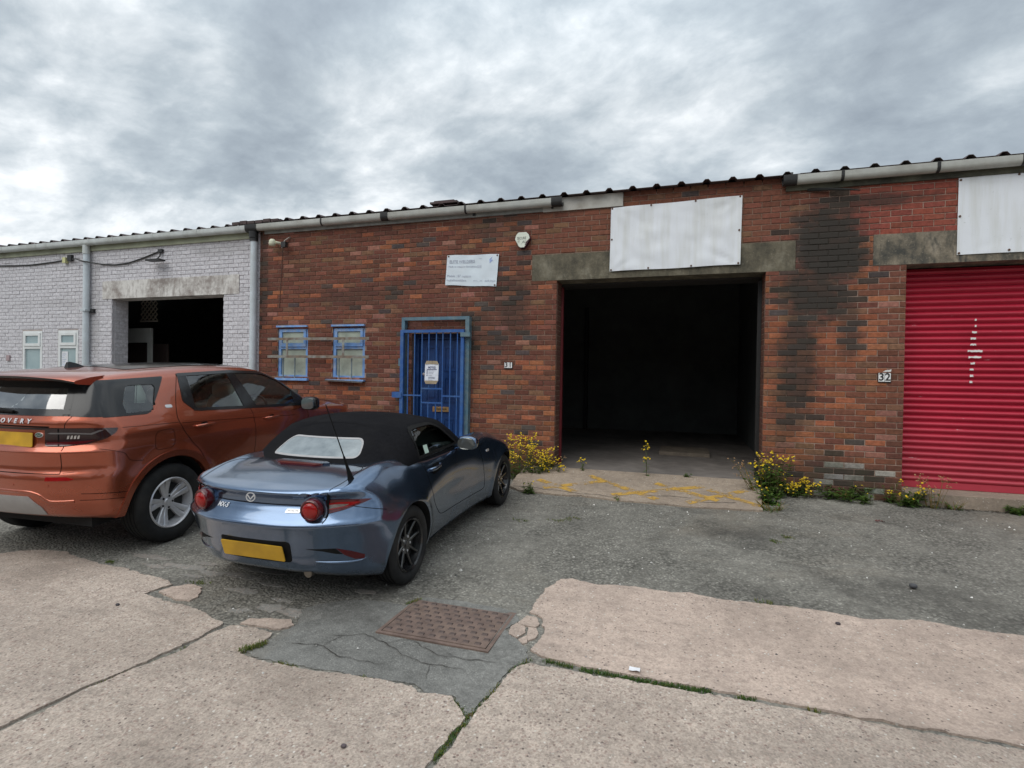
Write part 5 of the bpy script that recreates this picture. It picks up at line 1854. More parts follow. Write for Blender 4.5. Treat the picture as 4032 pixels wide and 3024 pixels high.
def mxF(r, f, z):
    r = np.abs(r)
    W_ = pchip(f, [-.9, -.7, -.45, -.2, 0, .25, .6, 1.0, 1.5, 1.9, 2.31, 2.65, 2.9, 3.1], [.735, .785, .835, .862, .868, .852, .818, .800, .805, .835, .862, .825, .74, .60])
    A = pchip(f, [-.8, -.35, -.1, .15, .45, .85, 1.4, 1.9, 2.31, 3.0], [.13, .18, .185, .155, .095, .058, .05, .10, .13, .13])
    hi = A * np.clip((z - .575) / .345, 0, 1.35) ** 1.55
    lo = .055 * np.clip((.50 - z) / .32, 0, 1.6) ** 1.8
    door = .022 * gauss(f, 1.05, .55) * gauss(z, .52, .14)
    dr_ = np.sqrt(f ** 2 + (z - .30) ** 2); df_ = np.sqrt((f - WB) ** 2 + (z - .30) ** 2)
    lip = .012 * gauss(dr_, .355, .05) + .012 * gauss(df_, .355, .05)
    side = r - (W_ - hi - lo - door + lip)
    t0 = pchip(f, [-1.0, -.82, -.6, -.3, -.12, .2, .5, 1.2, 1.5, 1.8, 2.1, 2.4, 2.7, 2.95, 3.1], [.835, .838, .880, .928, .938, .915, .894, .892, .885, .865, .832, .780, .69, .58, .50])
    t_ = t0 - .022 * (r / .7) ** 2 + .040 * gauss(r, .655, .12) * gauss(f, -.02, .42) + .085 * gauss(r, .64, .14) * gauss(f, 2.08, .42)
    top = z - t_
    xr = pchip(z, [.15, .27, .35, .45, .55, .60, .618, .632, .66, .71, .755, .780, .805, .826, .84, .95], [-.55, -.665, -.700, -.730, -.764, -.787, -.796, -.792, -.768, -.734, -.712, -.711, -.722, -.742, -.750, -.750])
    rear = xr + .235 * (r / .75) ** 2.6 - f
    front = f - (3.04 - .34 * (r / .75) ** 2.4)
    zb = pchip(f, [-.9, -.7, -.45, -.2, 2.6, 3.0], [.29, .272, .20, .165, .165, .20])
    bot = zb - z
    v = rmax(side, rear, .085)
    v = rmax(v, front, .12)
    rt = pchip(f, [-.9, -.7, -.5, 0, 1, 3], [.026, .03, .05, .06, .045, .06])
    v = rmax(v, top, rt)
    return rmax(v, bot, .03)


vs, fs = implicit_mesh(mxF, (0, 1.1, .50), (.25, 1.45, .10), (0, 1.1, .54), (1.15, 2.3, .62), (112, 160, 104))
mxB = bvh_of(vs, fs)
mb = MB(); mb.add(vs, fs)
body = mb.build('body', [M_BPAINT, M_WELL], mx, local=True)
cut_boolean(body, [cyl_x(y, .30, .338, x0, x1) for y in (0, WB) for x0, x1 in ((.50, 1.2), (-1.2, -.50))])
me = body.data
me.polygons.foreach_set('use_smooth', [True] * len(me.polygons))
me.set_sharp_from_angle(angle=R(42))
CC = np.empty(len(me.polygons) * 3); me.polygons.foreach_get('center', CC); CC = CC.reshape(-1, 3)
inw = (((CC[:, 1] ** 2 + (CC[:, 2] - .30) ** 2) < .339 ** 2) | (((CC[:, 1] - WB) ** 2 + (CC[:, 2] - .30) ** 2) < .339 ** 2)) & (np.abs(CC[:, 0]) < 1.0) & (np.abs(CC[:, 0]) > .495)
bv = np.array([mxF(np.array([c[0]]), np.array([c[1]]), np.array([c[2]]))[0] for c in CC[inw]])
mi_ = np.zeros(len(me.polygons), int)
ii = np.nonzero(inw)[0]
mi_[ii[bv < -.012]] = 1
me.polygons.foreach_set('material_index', mi_)
COCK = [(-.64, .30), (.64, .30), (.67, .9), (.62, 1.42), (-.62, 1.42), (-.67, .9)]
drop_faces(body, lambda c, n: in_poly(COCK, c[:, 0], c[:, 1]) & (c[:, 2] > .80) & (n[:, 2] > .3))
drop_faces(body, lambda c, n: (c[:, 2] < .30) & (n[:, 2] < -.6) & (c[:, 1] > .45) & (c[:, 1] < 1.8))

# wheels
for y in (0, WB):
    for s in (1, -1):
        wheel(mx, s * .745, y, .300, .205, .195, s, 'eight')

# cabin: fabric roof, side glass, screen
def cabF(r, f, z, inset=0.0):
    r = np.abs(r)
    fb = f - .24 * (r / .74) ** 3.4 * np.where(f < .5, 1, 0) * np.clip((.9 - f) / .9, 0, 1)
    zt = pchip(fb, [-.40, -.26, -.18, -.06, .10, .25, .36, .50, .70, .86, 1.0, 1.12, 1.25, 1.45, 1.6], [.80, .885, .935, .995, 1.085, 1.155, 1.192, 1.212, 1.226, 1.226, 1.205, 1.14, 1.055, .93, .84])
    zt = zt - .05 * (r / .6) ** 2.2 + .006 * gauss(fb, .34, .035) * (r < .6)
    top = z - zt
    W_ = pchip(z, [.80, .90, .96, 1.05, 1.14, 1.22, 1.3], [.735, .730, .714, .682, .640, .585, .50]) - .05 * np.clip((f - 1.1) / .5, 0, 1) ** 2 - .02 * np.clip((.0 - f) / .3, 0, 1)
    side = r - W_
    v = rmax(side, top, .075)
    return rmax(v, .82 - z, .01) + inset


vs, fs = implicit_mesh(cabF, (0, .55, .90), (.25, .50, .05), (0, .55, .95), (1.0, 1.35, .55), (64, 96, 40))
cbB = bvh_of(vs, fs)
M_FAB = simple('black_roof_fabric', (0.009, 0.009, 0.0105), 0.9, 0, 0.2, 40, 0.5, 700, dirt=(0.018, 0.0175, 0.018), dscale=2.0, damount=0.6, spec=0.06)
mb = MB(); mb.add(vs, fs)
roof = mb.build('fabric_roof', M_FAB, mx, local=True, smooth=45)
SWIN = rounded([(.345, .90), (.352, 1.06), (.40, 1.145), (.52, 1.163), (.78, 1.163), (.90, 1.112), (1.04, 1.01), (1.18, .905)], [.0, .03, .05, .04, .05, .04, .03, 0])
SCREEN = [(-.50, 1.155), (.50, 1.155), (.62, .94), (-.62, .94)]
drop_faces(roof, lambda c, n: (c[:, 2] < .86))
drop_faces(roof, lambda c, n: in_poly(SWIN, c[:, 1], c[:, 2]) & (np.abs(c[:, 0]) > .3))
drop_faces(roof, lambda c, n: (c[:, 1] > .9) & in_poly(SCREEN, c[:, 0], c[:, 2]))
M_GL = glass_mat('car_glass', (0.62, 0.72, 0.68))
M_GLD = glass_mat('dark_car_glass', (0.30, 0.36, 0.35), 1.4)
for s in (1, -1):
    sw = ring('window_trim', [(a, b_) for a, b_ in SWIN], .022, side_fr(s), cbB, .003, M_MATTB, mx)
    patch('side_window', SWIN, side_fr(s), cbB, -.004, M_GL, mx, rim=0)
mb = MB()
fr_ = Frame((0, 0, 0), (-1, 0, 0), (0, 0, 1), (0, -1, 0))
patch('windscreen', rounded([(-.53, 1.18), (.53, 1.18), (.66, .92), (-.66, .92)], .04), fr_, cbB, -.003, M_GL, mx, rim=0)
for s in (1, -1):
    mb.add([fr_.at(cbB, s * q, z_, .006)[0] for q, z_ in ((.49, 1.19), (.56, 1.19), (.69, .91), (.60, .91))], [(0, 1, 2, 3)])
mb.build('screen_pillar', M_MATTB, mx, local=True)
# rear window
RW = rounded([(-.345, 1.088), (.345, 1.088), (.405, .962), (-.405, .962)], [.07, .07, .05, .05], 6)
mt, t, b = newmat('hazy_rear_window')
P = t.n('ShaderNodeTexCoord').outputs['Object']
c = t.ramp(t.noise(P, 7.0, 5.0, 0.6), [(0.32, (0.12, 0.145, 0.155)), (0.6, (0.21, 0.24, 0.25)), (0.75, (0.28, 0.31, 0.315))])  # sky reflection put into the pane colour as whitish tones
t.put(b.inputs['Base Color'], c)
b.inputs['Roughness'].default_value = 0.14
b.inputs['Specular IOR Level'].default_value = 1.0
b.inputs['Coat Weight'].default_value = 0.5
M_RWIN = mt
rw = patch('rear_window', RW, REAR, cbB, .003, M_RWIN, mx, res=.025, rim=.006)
ring('window_seal', [(a * 1.012, 1.025 + (b_ - 1.025) * 1.03) for a, b_ in RW], .010, REAR, cbB, .0045, simple('grey_seal', (0.34, 0.33, 0.33), 0.6), rw, rim=.003)
sm = MB()
for q in ([(-.30, 1.0 - .9), (-.30, .62)],):
    seam(sm, q, TOP, cbB, .008, .002)
seam(sm, [(-.50, .26), (-.25, .31), (0, .325), (.25, .31), (.50, .26)], TOP, cbB, .010, .0015)
seam(sm, [(-.52, .82), (-.25, .86), (0, .87), (.25, .86), (.52, .82)], TOP, cbB, .006, .0015)
sm.build('stitched_seam', M_FAB, roof, local=True)

# panel gaps
sm = MB()
TR = [(.50, -.74), (.545, -.66), (.585, -.50), (.590, -.33), (.545, -.215), (.40, -.16), (0, -.145)]
for s in (1, -1):
    seam(sm, [(s * a, b_) for a, b_ in TR], TOP, mxB, .007)
    seam(sm, [(-.60, .758), (-.47, .712), (-.34, .672)], side_fr(s), mxB, .006)
    seam(sm, [(.355, .90), (.365, .82), (.39, .66), (.445, .53), (.53, .43), (.64, .365), (.9, .345), (1.4, .335), (1.70, .335), (1.72, .42), (1.675, .66), (1.60, .86)], side_fr(s), mxB, .007)
    seam(sm, [(1.62, .80), (1.9, .845)], side_fr(s), mxB, .004)
    seam(sm, [(.62, .90), (.575, .72), (.62, .50)], side_fr(s), mxB, .003, .0008) if False else None
    seam(sm, [(2.03, .62), (2.0, .75)], side_fr(s), mxB, .003)
seam(sm, [(-.50, .752), (0, .752), (.50, .752)], REAR, mxB, .006)
sm.build('panel_gap', M_SEAM, mx, local=True)
sk_ = MB()
for s in (1, -1):
    seam(sk_, [(.36, .185), (1.0, .18), (1.95, .18)], side_fr(s), mxB, .03, .004)
sk_.build('sill_trim', M_MATTB, mx, local=True)

# tail lamps: round lens and swept wedge
for s in (1, -1):
    lp = empty('tail_lamp', (0, 0, 0)); lp.parent = mx
    wd = [(s * a, b_) for a, b_ in [(.47, .782), (.56, .788), (.65, .786), (.73, .776), (.757, .766), (.71, .744), (.63, .716), (.56, .700), (.47, .684)]]
    patch('wedge', wd, REAR, mxB, .006, M_DRED, lp, .02, rim=.012)
    patch('wedge_lens', [(s * a, b_) for a, b_ in [(.52, .764), (.61, .770), (.69, .766), (.715, .760), (.645, .734), (.52, .714)]], REAR, mxB, .0085, M_RED, lp, .02, rim=.004)
    patch('reversing_lens', [(s * a, b_) for a, b_ in [(.525, .752), (.60, .757), (.655, .753), (.63, .738), (.525, .722)]], REAR, mxB, .0115, simple('smoky_lens', (0.17, 0.135, 0.12), 0.12, 0.1, 0.3, 30), lp, .02, rim=.004)
    c0 = Vector((s * .448, -.615, .735)); ax = Vector((s * .16, -1, -.02)).normalized()
    mb = MB(); mb.lathe([(.073, 0), (.073, .100), (.071, .108), (.065, .113), (.054, .110), (.052, .108)], c0, ax, 40)
    mb.build('housing', M_DRED, lp, smooth=30, local=True)
    mb = MB(); mb.lathe([(.052, .108), (.050, .116), (.041, .122), (.027, .126), (0, .128)], c0, ax, 40)
    mb.build('round_lens', M_RED, lp, smooth=40, local=True)
    mb = MB(); mb.lathe([(.0535, .1095), (.052, .1135), (.0485, .1135), (.0480, .1095)], c0, ax, 40)
    mb.build('lens_ring', simple('bright_red_ring', (0.42, 0.03, 0.02), 0.15, coat=1.0), lp, smooth=40, local=True)
    mb = MB(); mb.lathe([(.075, -.01), (.100, .030), (.097, .060), (.082, .062), (.074, .055)], c0 + Vector((0, 0, -.012)), ax, 40)
    mb.build('surround', M_BPAINT, lp, smooth=60, local=True)
    patch('bumper_reflector', [(s * a, b_) for a, b_ in [(.585, .452), (.665, .425), (.735, .388), (.728, .358), (.680, .360), (.625, .398)]], REAR, mxB, .002, M_DRED, mx, .02, rim=.006)
    patch('bumper_vent', [(s * a, b_) for a, b_ in [(.40, .452), (.58, .452), (.615, .405), (.58, .410), (.50, .435)]], REAR, mxB, .0015, M_MATTB, mx, .02, rim=.004)
    lp_ = MB()
    pth = smooth_path([(.44, .352), (.56, .340), (.66, .338), (.72, .347), (.752, .372)], .02)
    lp_.tube([REAR.at(mxB, s * a, b_, -.004)[0] for a, b_ in pth], [.004 + .010 * math.sin(math.pi * min(1, (k + 1) / len(pth))) for k in range(len(pth))], 10)
    lp_.build('bumper_lip', M_BPAINT, mx, smooth=60, local=True)
# number plate, badge, lettering
patch('plate_recess', rounded([(-.30, .345), (.285, .345), (.30, .505), (-.285, .505)], .03), REAR, mxB, .0015, M_MATTB, mx, .03, rim=.003)
pl = MB()
c = REAR.at(mxB, 0, .425, .012)[0]
n_ = REAR.at(mxB, 0, .425, 0)[1]
ux = Vector((1, 0, 0)); uz = n_.cross(ux) * -1
if uz.z < 0: uz = -uz
def plate(parent, c, ux, uz, n_, w_, h_):
    poly = rounded([(-w_ / 2, -h_ / 2), (w_ / 2, -h_ / 2), (w_ / 2, h_ / 2), (-w_ / 2, h_ / 2)], .012, 3)
    A = [c + ux * a + uz * b_ for a, b_ in poly]; B = [p + n_ * .006 for p in A]
    k = len(A)
    mb = MB(); mb.add(A + B, [tuple(range(k, 2 * k)), tuple(range(k - 1, -1, -1))] + [(i, (i + 1) % k, k + (i + 1) % k, k + i) for i in range(k)])
    return mb.build('number_plate', M_PLATE, parent, local=True)
plate(mx, c, ux, uz, n_, .52, .118)
bg = empty('badge', (0, 0, 0)); bg.parent = mx
mb = MB()
bc = REAR.at(mxB, 0, .805, .016)[0]
bn = Vector((0, -1, 0.12)).normalized(); bu = Vector((1, 0, 0)); bvv = bu.cross(bn) * -1
if bvv.z < 0: bvv = -bvv
k = 28
ring_o = [(.040 * math.cos(2 * math.pi * i / k), .032 * math.sin(2 * math.pi * i / k)) for i in range(k)]
ring_i = [(.0335 * math.cos(2 * math.pi * i / k), .0255 * math.sin(2 * math.pi * i / k)) for i in range(k)]
Vv = []
for off in (.004, .010):
    Vv += [bc + bu * a + bvv * b_ + bn * off for a, b_ in ring_o] + [bc + bu * a + bvv * b_ + bn * off for a, b_ in ring_i]
mb.add(Vv, [q for i in range(k) for j in [(i + 1) % k] for q in ((2 * k + i, 2 * k + j, 3 * k + j, 3 * k + i), (i, j, 2 * k + j, 2 * k + i), (k + i, 3 * k + i, 3 * k + j, k + j))])
wing = [(-.034, .012), (-.022, .015), (-.010, .002), (0, -.010), (.010, .002), (.022, .015), (.034, .012), (.036, .006), (.026, .006), (.012, -.008), (0, -.020), (-.012, -.008), (-.026, .006), (-.036, .006)]
kk = len(wing) // 2
A = [bc + bu * a + bvv * b_ + bn * .010 for a, b_ in wing]
mb.add(A, [(i, i + 1, len(wing) - 2 - i, len(wing) - 1 - i) for i in range(kk - 1)])
mb.build('emblem', M_CHROME, bg, local=True)
decal_text('lettering', 'MX-5', .040, -.265, .715, REAR, mxB, .005, M_CHROME, mx, 1.15, .25, .0012)
patch('badge_plate', rounded([(.265, .703), (.365, .703), (.375, .727), (.275, .727)], .006), REAR, mxB, .006, M_CHROME, mx, .02, rim=.005)
decal_text('lettering', 'SKYACTIV', .014, .320, .715, REAR, mxB, .0085, M_MATTB, mx, 1.2, 0.2)
# high brake light
bl_ = MB()
pp = [(-.21, -.235), (-.17, -.275), (.17, -.275), (.21, -.235), (.17, -.225), (-.17, -.225)]
patch('brake_light', pp, TOP, mxB, .012, simple('pinkish_red_lens', (0.10, 0.012, 0.014), 0.15, coat=1.0), mx, .03, rim=.02)
patch('brake_light_fairing', [(-.25, -.20), (-.20, -.232), (.20, -.232), (.25, -.20), (.2, -.165), (-.2, -.165)], TOP, mxB, .013, M_BPAINT, mx, .03, rim=.014)
# aerial
mb = MB()
a0 = TOP.at(mxB, .605, -.45, 0)[0]
mb.tube([a0 - Vector((0, 0, .01)), a0 + Vector((0, -.015, .03)), a0 + Vector((-.002, -.045, .10)), a0 + Vector((-.004, -.075, .17))], [.026, .017, .010, .0075], 12)
mb.tube([a0 + Vector((-.004, -.075, .17)), a0 + Vector((-.01, -.26, .55))], [.0045, .0028], 8)
mb.build('aerial', M_MATTB, mx, smooth=60, local=True)
# door handles, mirrors, repeaters
for s in (1, -1):
    h0 = side_fr(s).at(mxB, .45, .790, .012)[0]; h1 = side_fr(s).at(mxB, .665, .802, .012)[0]
    mb = MB(); mb.tube([h0 - Vector((s * .02, 0, 0)), h0, h0.lerp(h1, .3) + Vector((s * .012, 0, 0)), h0.lerp(h1, .75) + Vector((s * .012, 0, 0)), h1, h1 - Vector((s * .02, 0, 0))], [.010, .017, .017, .013, .010, .008], 12)
    mb.build('door_handle', M_BPAINT, mx, smooth=60, local=True)
    patch('handle_recess', rounded([(.47, .745), (.65, .755), (.65, .83), (.50, .825)], .04), side_fr(s), mxB, .0012, M_SEAM, mx, .02, rim=0)
    patch('side_repeater', rounded([(1.80, .715), (1.87, .720), (1.87, .745), (1.81, .740)], .015), side_fr(s), mxB, .006, M_CLEARL, mx, .02, rim=.008)
    mr = MB()
    blob(mr, (s * .90, 1.03, .945), (.100, .070, .066), .75)
    mr.tube([(s * .74, 1.10, .885), (s * .83, 1.06, .905)], [.028, .024], 10)
    mo = mr.build('door_mirror', M_BPAINT, mx, smooth=60, local=True)
    gp = [(.082 * math.copysign(abs(math.cos(a)) ** .8, math.cos(a)), .054 * math.copysign(abs(math.sin(a)) ** .8, math.sin(a))) for a in [2 * math.pi * k / 24 for k in range(24)]]
    mb = MB(); mb.add([(s * .905 + a, .9535 + .01 * (a * s > 0), .945 + b_) for a, b_ in gp] + [(s * .905 + a, .985, .945 + b_) for a, b_ in gp], [tuple(range(24))] + [(i, (i + 1) % 24, 24 + (i + 1) % 24, 24 + i) for i in range(24)])
    mb.build('mirror_glass', simple('mirror_glass', (0.16, 0.17, 0.165), 0.08, 0.6), mo, local=True)
    patch('headlamp', [(s * a, b_) for a, b_ in [(.40, 2.86), (.60, 2.66), (.66, 2.60), (.64, 2.74), (.50, 2.88)]], TOP, mxB, .004, M_CLEARL, mx, .03, rim=.004)
# interior
M_TRIM = simple('black_trim', (0.016, 0.016, 0.017), 0.55, 0, 0.2, 20)
it = MB()
it.box(-.66, .66, .28, 1.6, .20, .36)
it.build('cabin_floor', M_TRIM, mx, local=True)
st = MB()
for s in (1, -1):
    blob(st, (s * .345, .52, .72), (.23, .10, .30), .6)
    blob(st, (s * .345, .47, 1.03), (.14, .07, .09), .6)
    blob(st, (s * .345, .75, .46), (.23, .28, .10), .6)
st.build('seat', M_TRIM, mx, smooth=60, local=True)
ds = MB()
blob(ds, (0, 1.36, .78), (.66, .24, .135), .5)
ds.build('dashboard', M_TRIM, mx, smooth=60, local=True)
dv = MB(); dv.tube([(.60, 1.16, .83), (.60, 1.13, .835)], .045, 16); dv.build('air_vent', M_CHROME, mx, local=True)
sw = MB(); torus(sw, (.345, 1.02, .80), (0, -1, .42), .18, .015)
for a in (0.1, math.pi - .1, -math.pi / 2):
    ax_ = Vector((0, -1, .42)).normalized(); u_ = Vector((1, 0, 0)); v_ = ax_.cross(u_) * -1
    if v_.z < 0: v_ = -v_
    sw.bar(Vector((.345, 1.02, .80)), Vector((.345, 1.02, .80)) + (u_ * math.cos(a) + v_ * math.sin(a)) * .18, .03, .012)
blob(sw, (.345, 1.03, .795), (.065, .03, .06), .8)
sw.build('steering_wheel', M_TRIM, mx, smooth=60, local=True)
MB().bar((.42, 1.0, .775), (.50, .995, .735), .012, .008).build('wheel_trim', M_CHROME, mx, local=True)
patch('windscreen_sticker', [(.47, .925), (.545, .925), (.545, .995), (.47, .995)], side_fr(1), cbB, .002, simple('pale_sticker', (0.45, 0.58, 0.50), 0.5), mx, .03, rim=0)
ex = MB(); ex.tube([(.36, -.62, .255), (.36, -.40, .26)], .032, 14)
ex.build('exhaust', simple('dull_exhaust', (0.22, 0.20, 0.17), 0.4, 0.8), mx, smooth=60, local=True)
un = MB(); un.box(-.60, .60, -.36, 2.7, .17, .24); un.build('underbody', M_WELL, mx, local=True)
# ------------------------------------------------------------------ copper orange family SUV (same local axes, from its rear axle)
WB2 = 2.741
dc = place_car('suv', -5.57, -3.90, R(3.0), WB2, 'copper orange family SUV with pale seats parked left of the blue roadster')
M_OPAINT = paint('copper_orange_paint', (0.390, 0.094, 0.046), 0.75, 0.25, dust=(0.22, 0.13, 0.09), damt=.25)
AR = .452


def dcF(r, f, z):
    r = np.abs(r)
    W_ = pchip(f, [-1.0, -.8, -.6, -.3, 0, .4, .9, 1.8, 2.4, 2.741, 3.1, 3.4, 3.65], [.845, .88, .910, .937, .947, .940, .930, .930, .940, .946, .915, .82, .60])
    ins = pchip(z, [.25, .40, .55, .75, .95, 1.05, 1.13, 1.20, 1.30, 1.45, 1.60, 1.75], [.10, .045, .012, 0, 0, .010, .022, .050, .098, .172, .255, .34])
    door = .035 * gauss(f, 1.35, .75) * gauss(z, .62, .17)
    sh = -.010 * gauss(z, 1.09, .035)
    d1 = np.sqrt(f ** 2 + (z - .37) ** 2); d2 = np.sqrt((f - WB2) ** 2 + (z - .37) ** 2)
    fl = .016 * gauss(d1, AR + .03, .07) + .016 * gauss(d2, AR + .03, .07)
    side = r - (W_ - ins - door - sh * .5 + fl)
    t0 = pchip(f, [-1.0, -.75, -.5, -.2, .2, .7, 1.2, 1.5, 1.75, 2.0, 2.28, 2.40, 2.6, 3.0, 3.3, 3.5, 3.65], [1.585, 1.605, 1.632, 1.655, 1.675, 1.685, 1.672, 1.635, 1.545, 1.395, 1.205, 1.180, 1.172, 1.145, 1.085, .98, .77])
    top = z - (t0 - .055 * (r / .66) ** 2.4)
    xr = pchip(z, [.30, .40, .47, .56, .66, .735, .775, .815, .85, .925, .960, 1.00, 1.035, 1.16, 1.19, 1.25, 1.40, 1.52, 1.60, 1.70], [-.68, -.77, -.81, -.85, -.862, -.860, -.850, -.832, -.826, -.828, -.832, -.806, -.788, -.782, -.785, -.765, -.685, -.615, -.575, -.54])
    rear = xr + .20 * (r / .85) ** 3.0 - f
    front = f - (3.60 - .42 * (r / .9) ** 2.5)
    zb = pchip(f, [-1.0, -.8, -.5, -.2, 3.0, 3.6], [.43, .41, .36, .29, .28, .33])
    v = rmax(side, rear, .10)
    v = rmax(v, front, .15)
    v = rmax(v, top, pchip(f, [-1, -.5, 0, 2, 2.6, 3.6], [.04, .06, .07, .07, .06, .08]))
    return rmax(v, zb - z, .04)


vs, fs = implicit_mesh(dcF, (0, 1.3, .78), (.25, 1.75, .16), (0, 1.3, .90), (1.3, 2.8, 1.05), (96, 180, 124))
dcB = bvh_of(vs, fs)
mb = MB(); mb.add(vs, fs)
body = mb.build('body', [M_OPAINT, M_WELL], dc, local=True)
cut_boolean(body, [cyl_x(y, .37, AR, x0, x1) for y in (0, WB2) for x0, x1 in ((.52, 1.3), (-1.3, -.52))])
me = body.data
me.polygons.foreach_set('use_smooth', [True] * len(me.polygons))
me.set_sharp_from_angle(angle=R(42))
CC = np.empty(len(me.polygons) * 3); me.polygons.foreach_get('center', CC); CC = CC.reshape(-1, 3)
vv = dcF(CC[:, 0], CC[:, 1], CC[:, 2])
inw = (((CC[:, 1] ** 2 + (CC[:, 2] - .37) ** 2) < (AR + .002) ** 2) | (((CC[:, 1] - WB2) ** 2 + (CC[:, 2] - .37) ** 2) < (AR + .002) ** 2)) & (np.abs(CC[:, 0]) > .51) & (vv < -.012)
me.polygons.foreach_set('material_index', inw.astype(int))
RG = [(.375, 1.570), (.955, 1.574), (1.025, 1.178), (.325, 1.212)]
FG = [(1.045, 1.577), (1.50, 1.560), (1.80, 1.412), (2.03, 1.220), (1.99, 1.122), (1.175, 1.165)]
QG = rounded([(-.41, 1.29), (-.29, 1.50), (.0, 1.495), (-.13, 1.262), (-.385, 1.262)], .05)
RWN = rounded([(-.58, 1.285), (-.505, 1.53), (.505, 1.53), (.58, 1.285)], .05)
WSC = [(-.56, 1.60), (.56, 1.60), (.68, 1.20), (-.68, 1.20)]
hi_ = lambda P: (lambda c, n: in_poly(P, c[:, 1], c[:, 2]) & (np.abs(c[:, 0]) > .4) & (np.abs(n[:, 0]) > .3))
QGB = [(-.215 + (a + .215) * 1.06, 1.38 + (b_ - 1.38) * 1.10) for a, b_ in QG]
for P in (RG, FG, QGB):
    drop_faces(body, hi_(P))
drop_faces(body, lambda c, n: in_poly(RWN, c[:, 0], c[:, 2]) & (c[:, 1] < -.3))
drop_faces(body, lambda c, n: in_poly(WSC, c[:, 0], c[:, 2]) & (c[:, 1] > 1.4))
drop_faces(body, lambda c, n: (n[:, 2] < -.6) & (c[:, 2] < .45) & (c[:, 1] > .6) & (c[:, 1] < 2.2))

for y in (0, WB2):
    for s in (1, -1):
        wheel(dc, s * .815, y, .370, .235, .235, s, 'five')

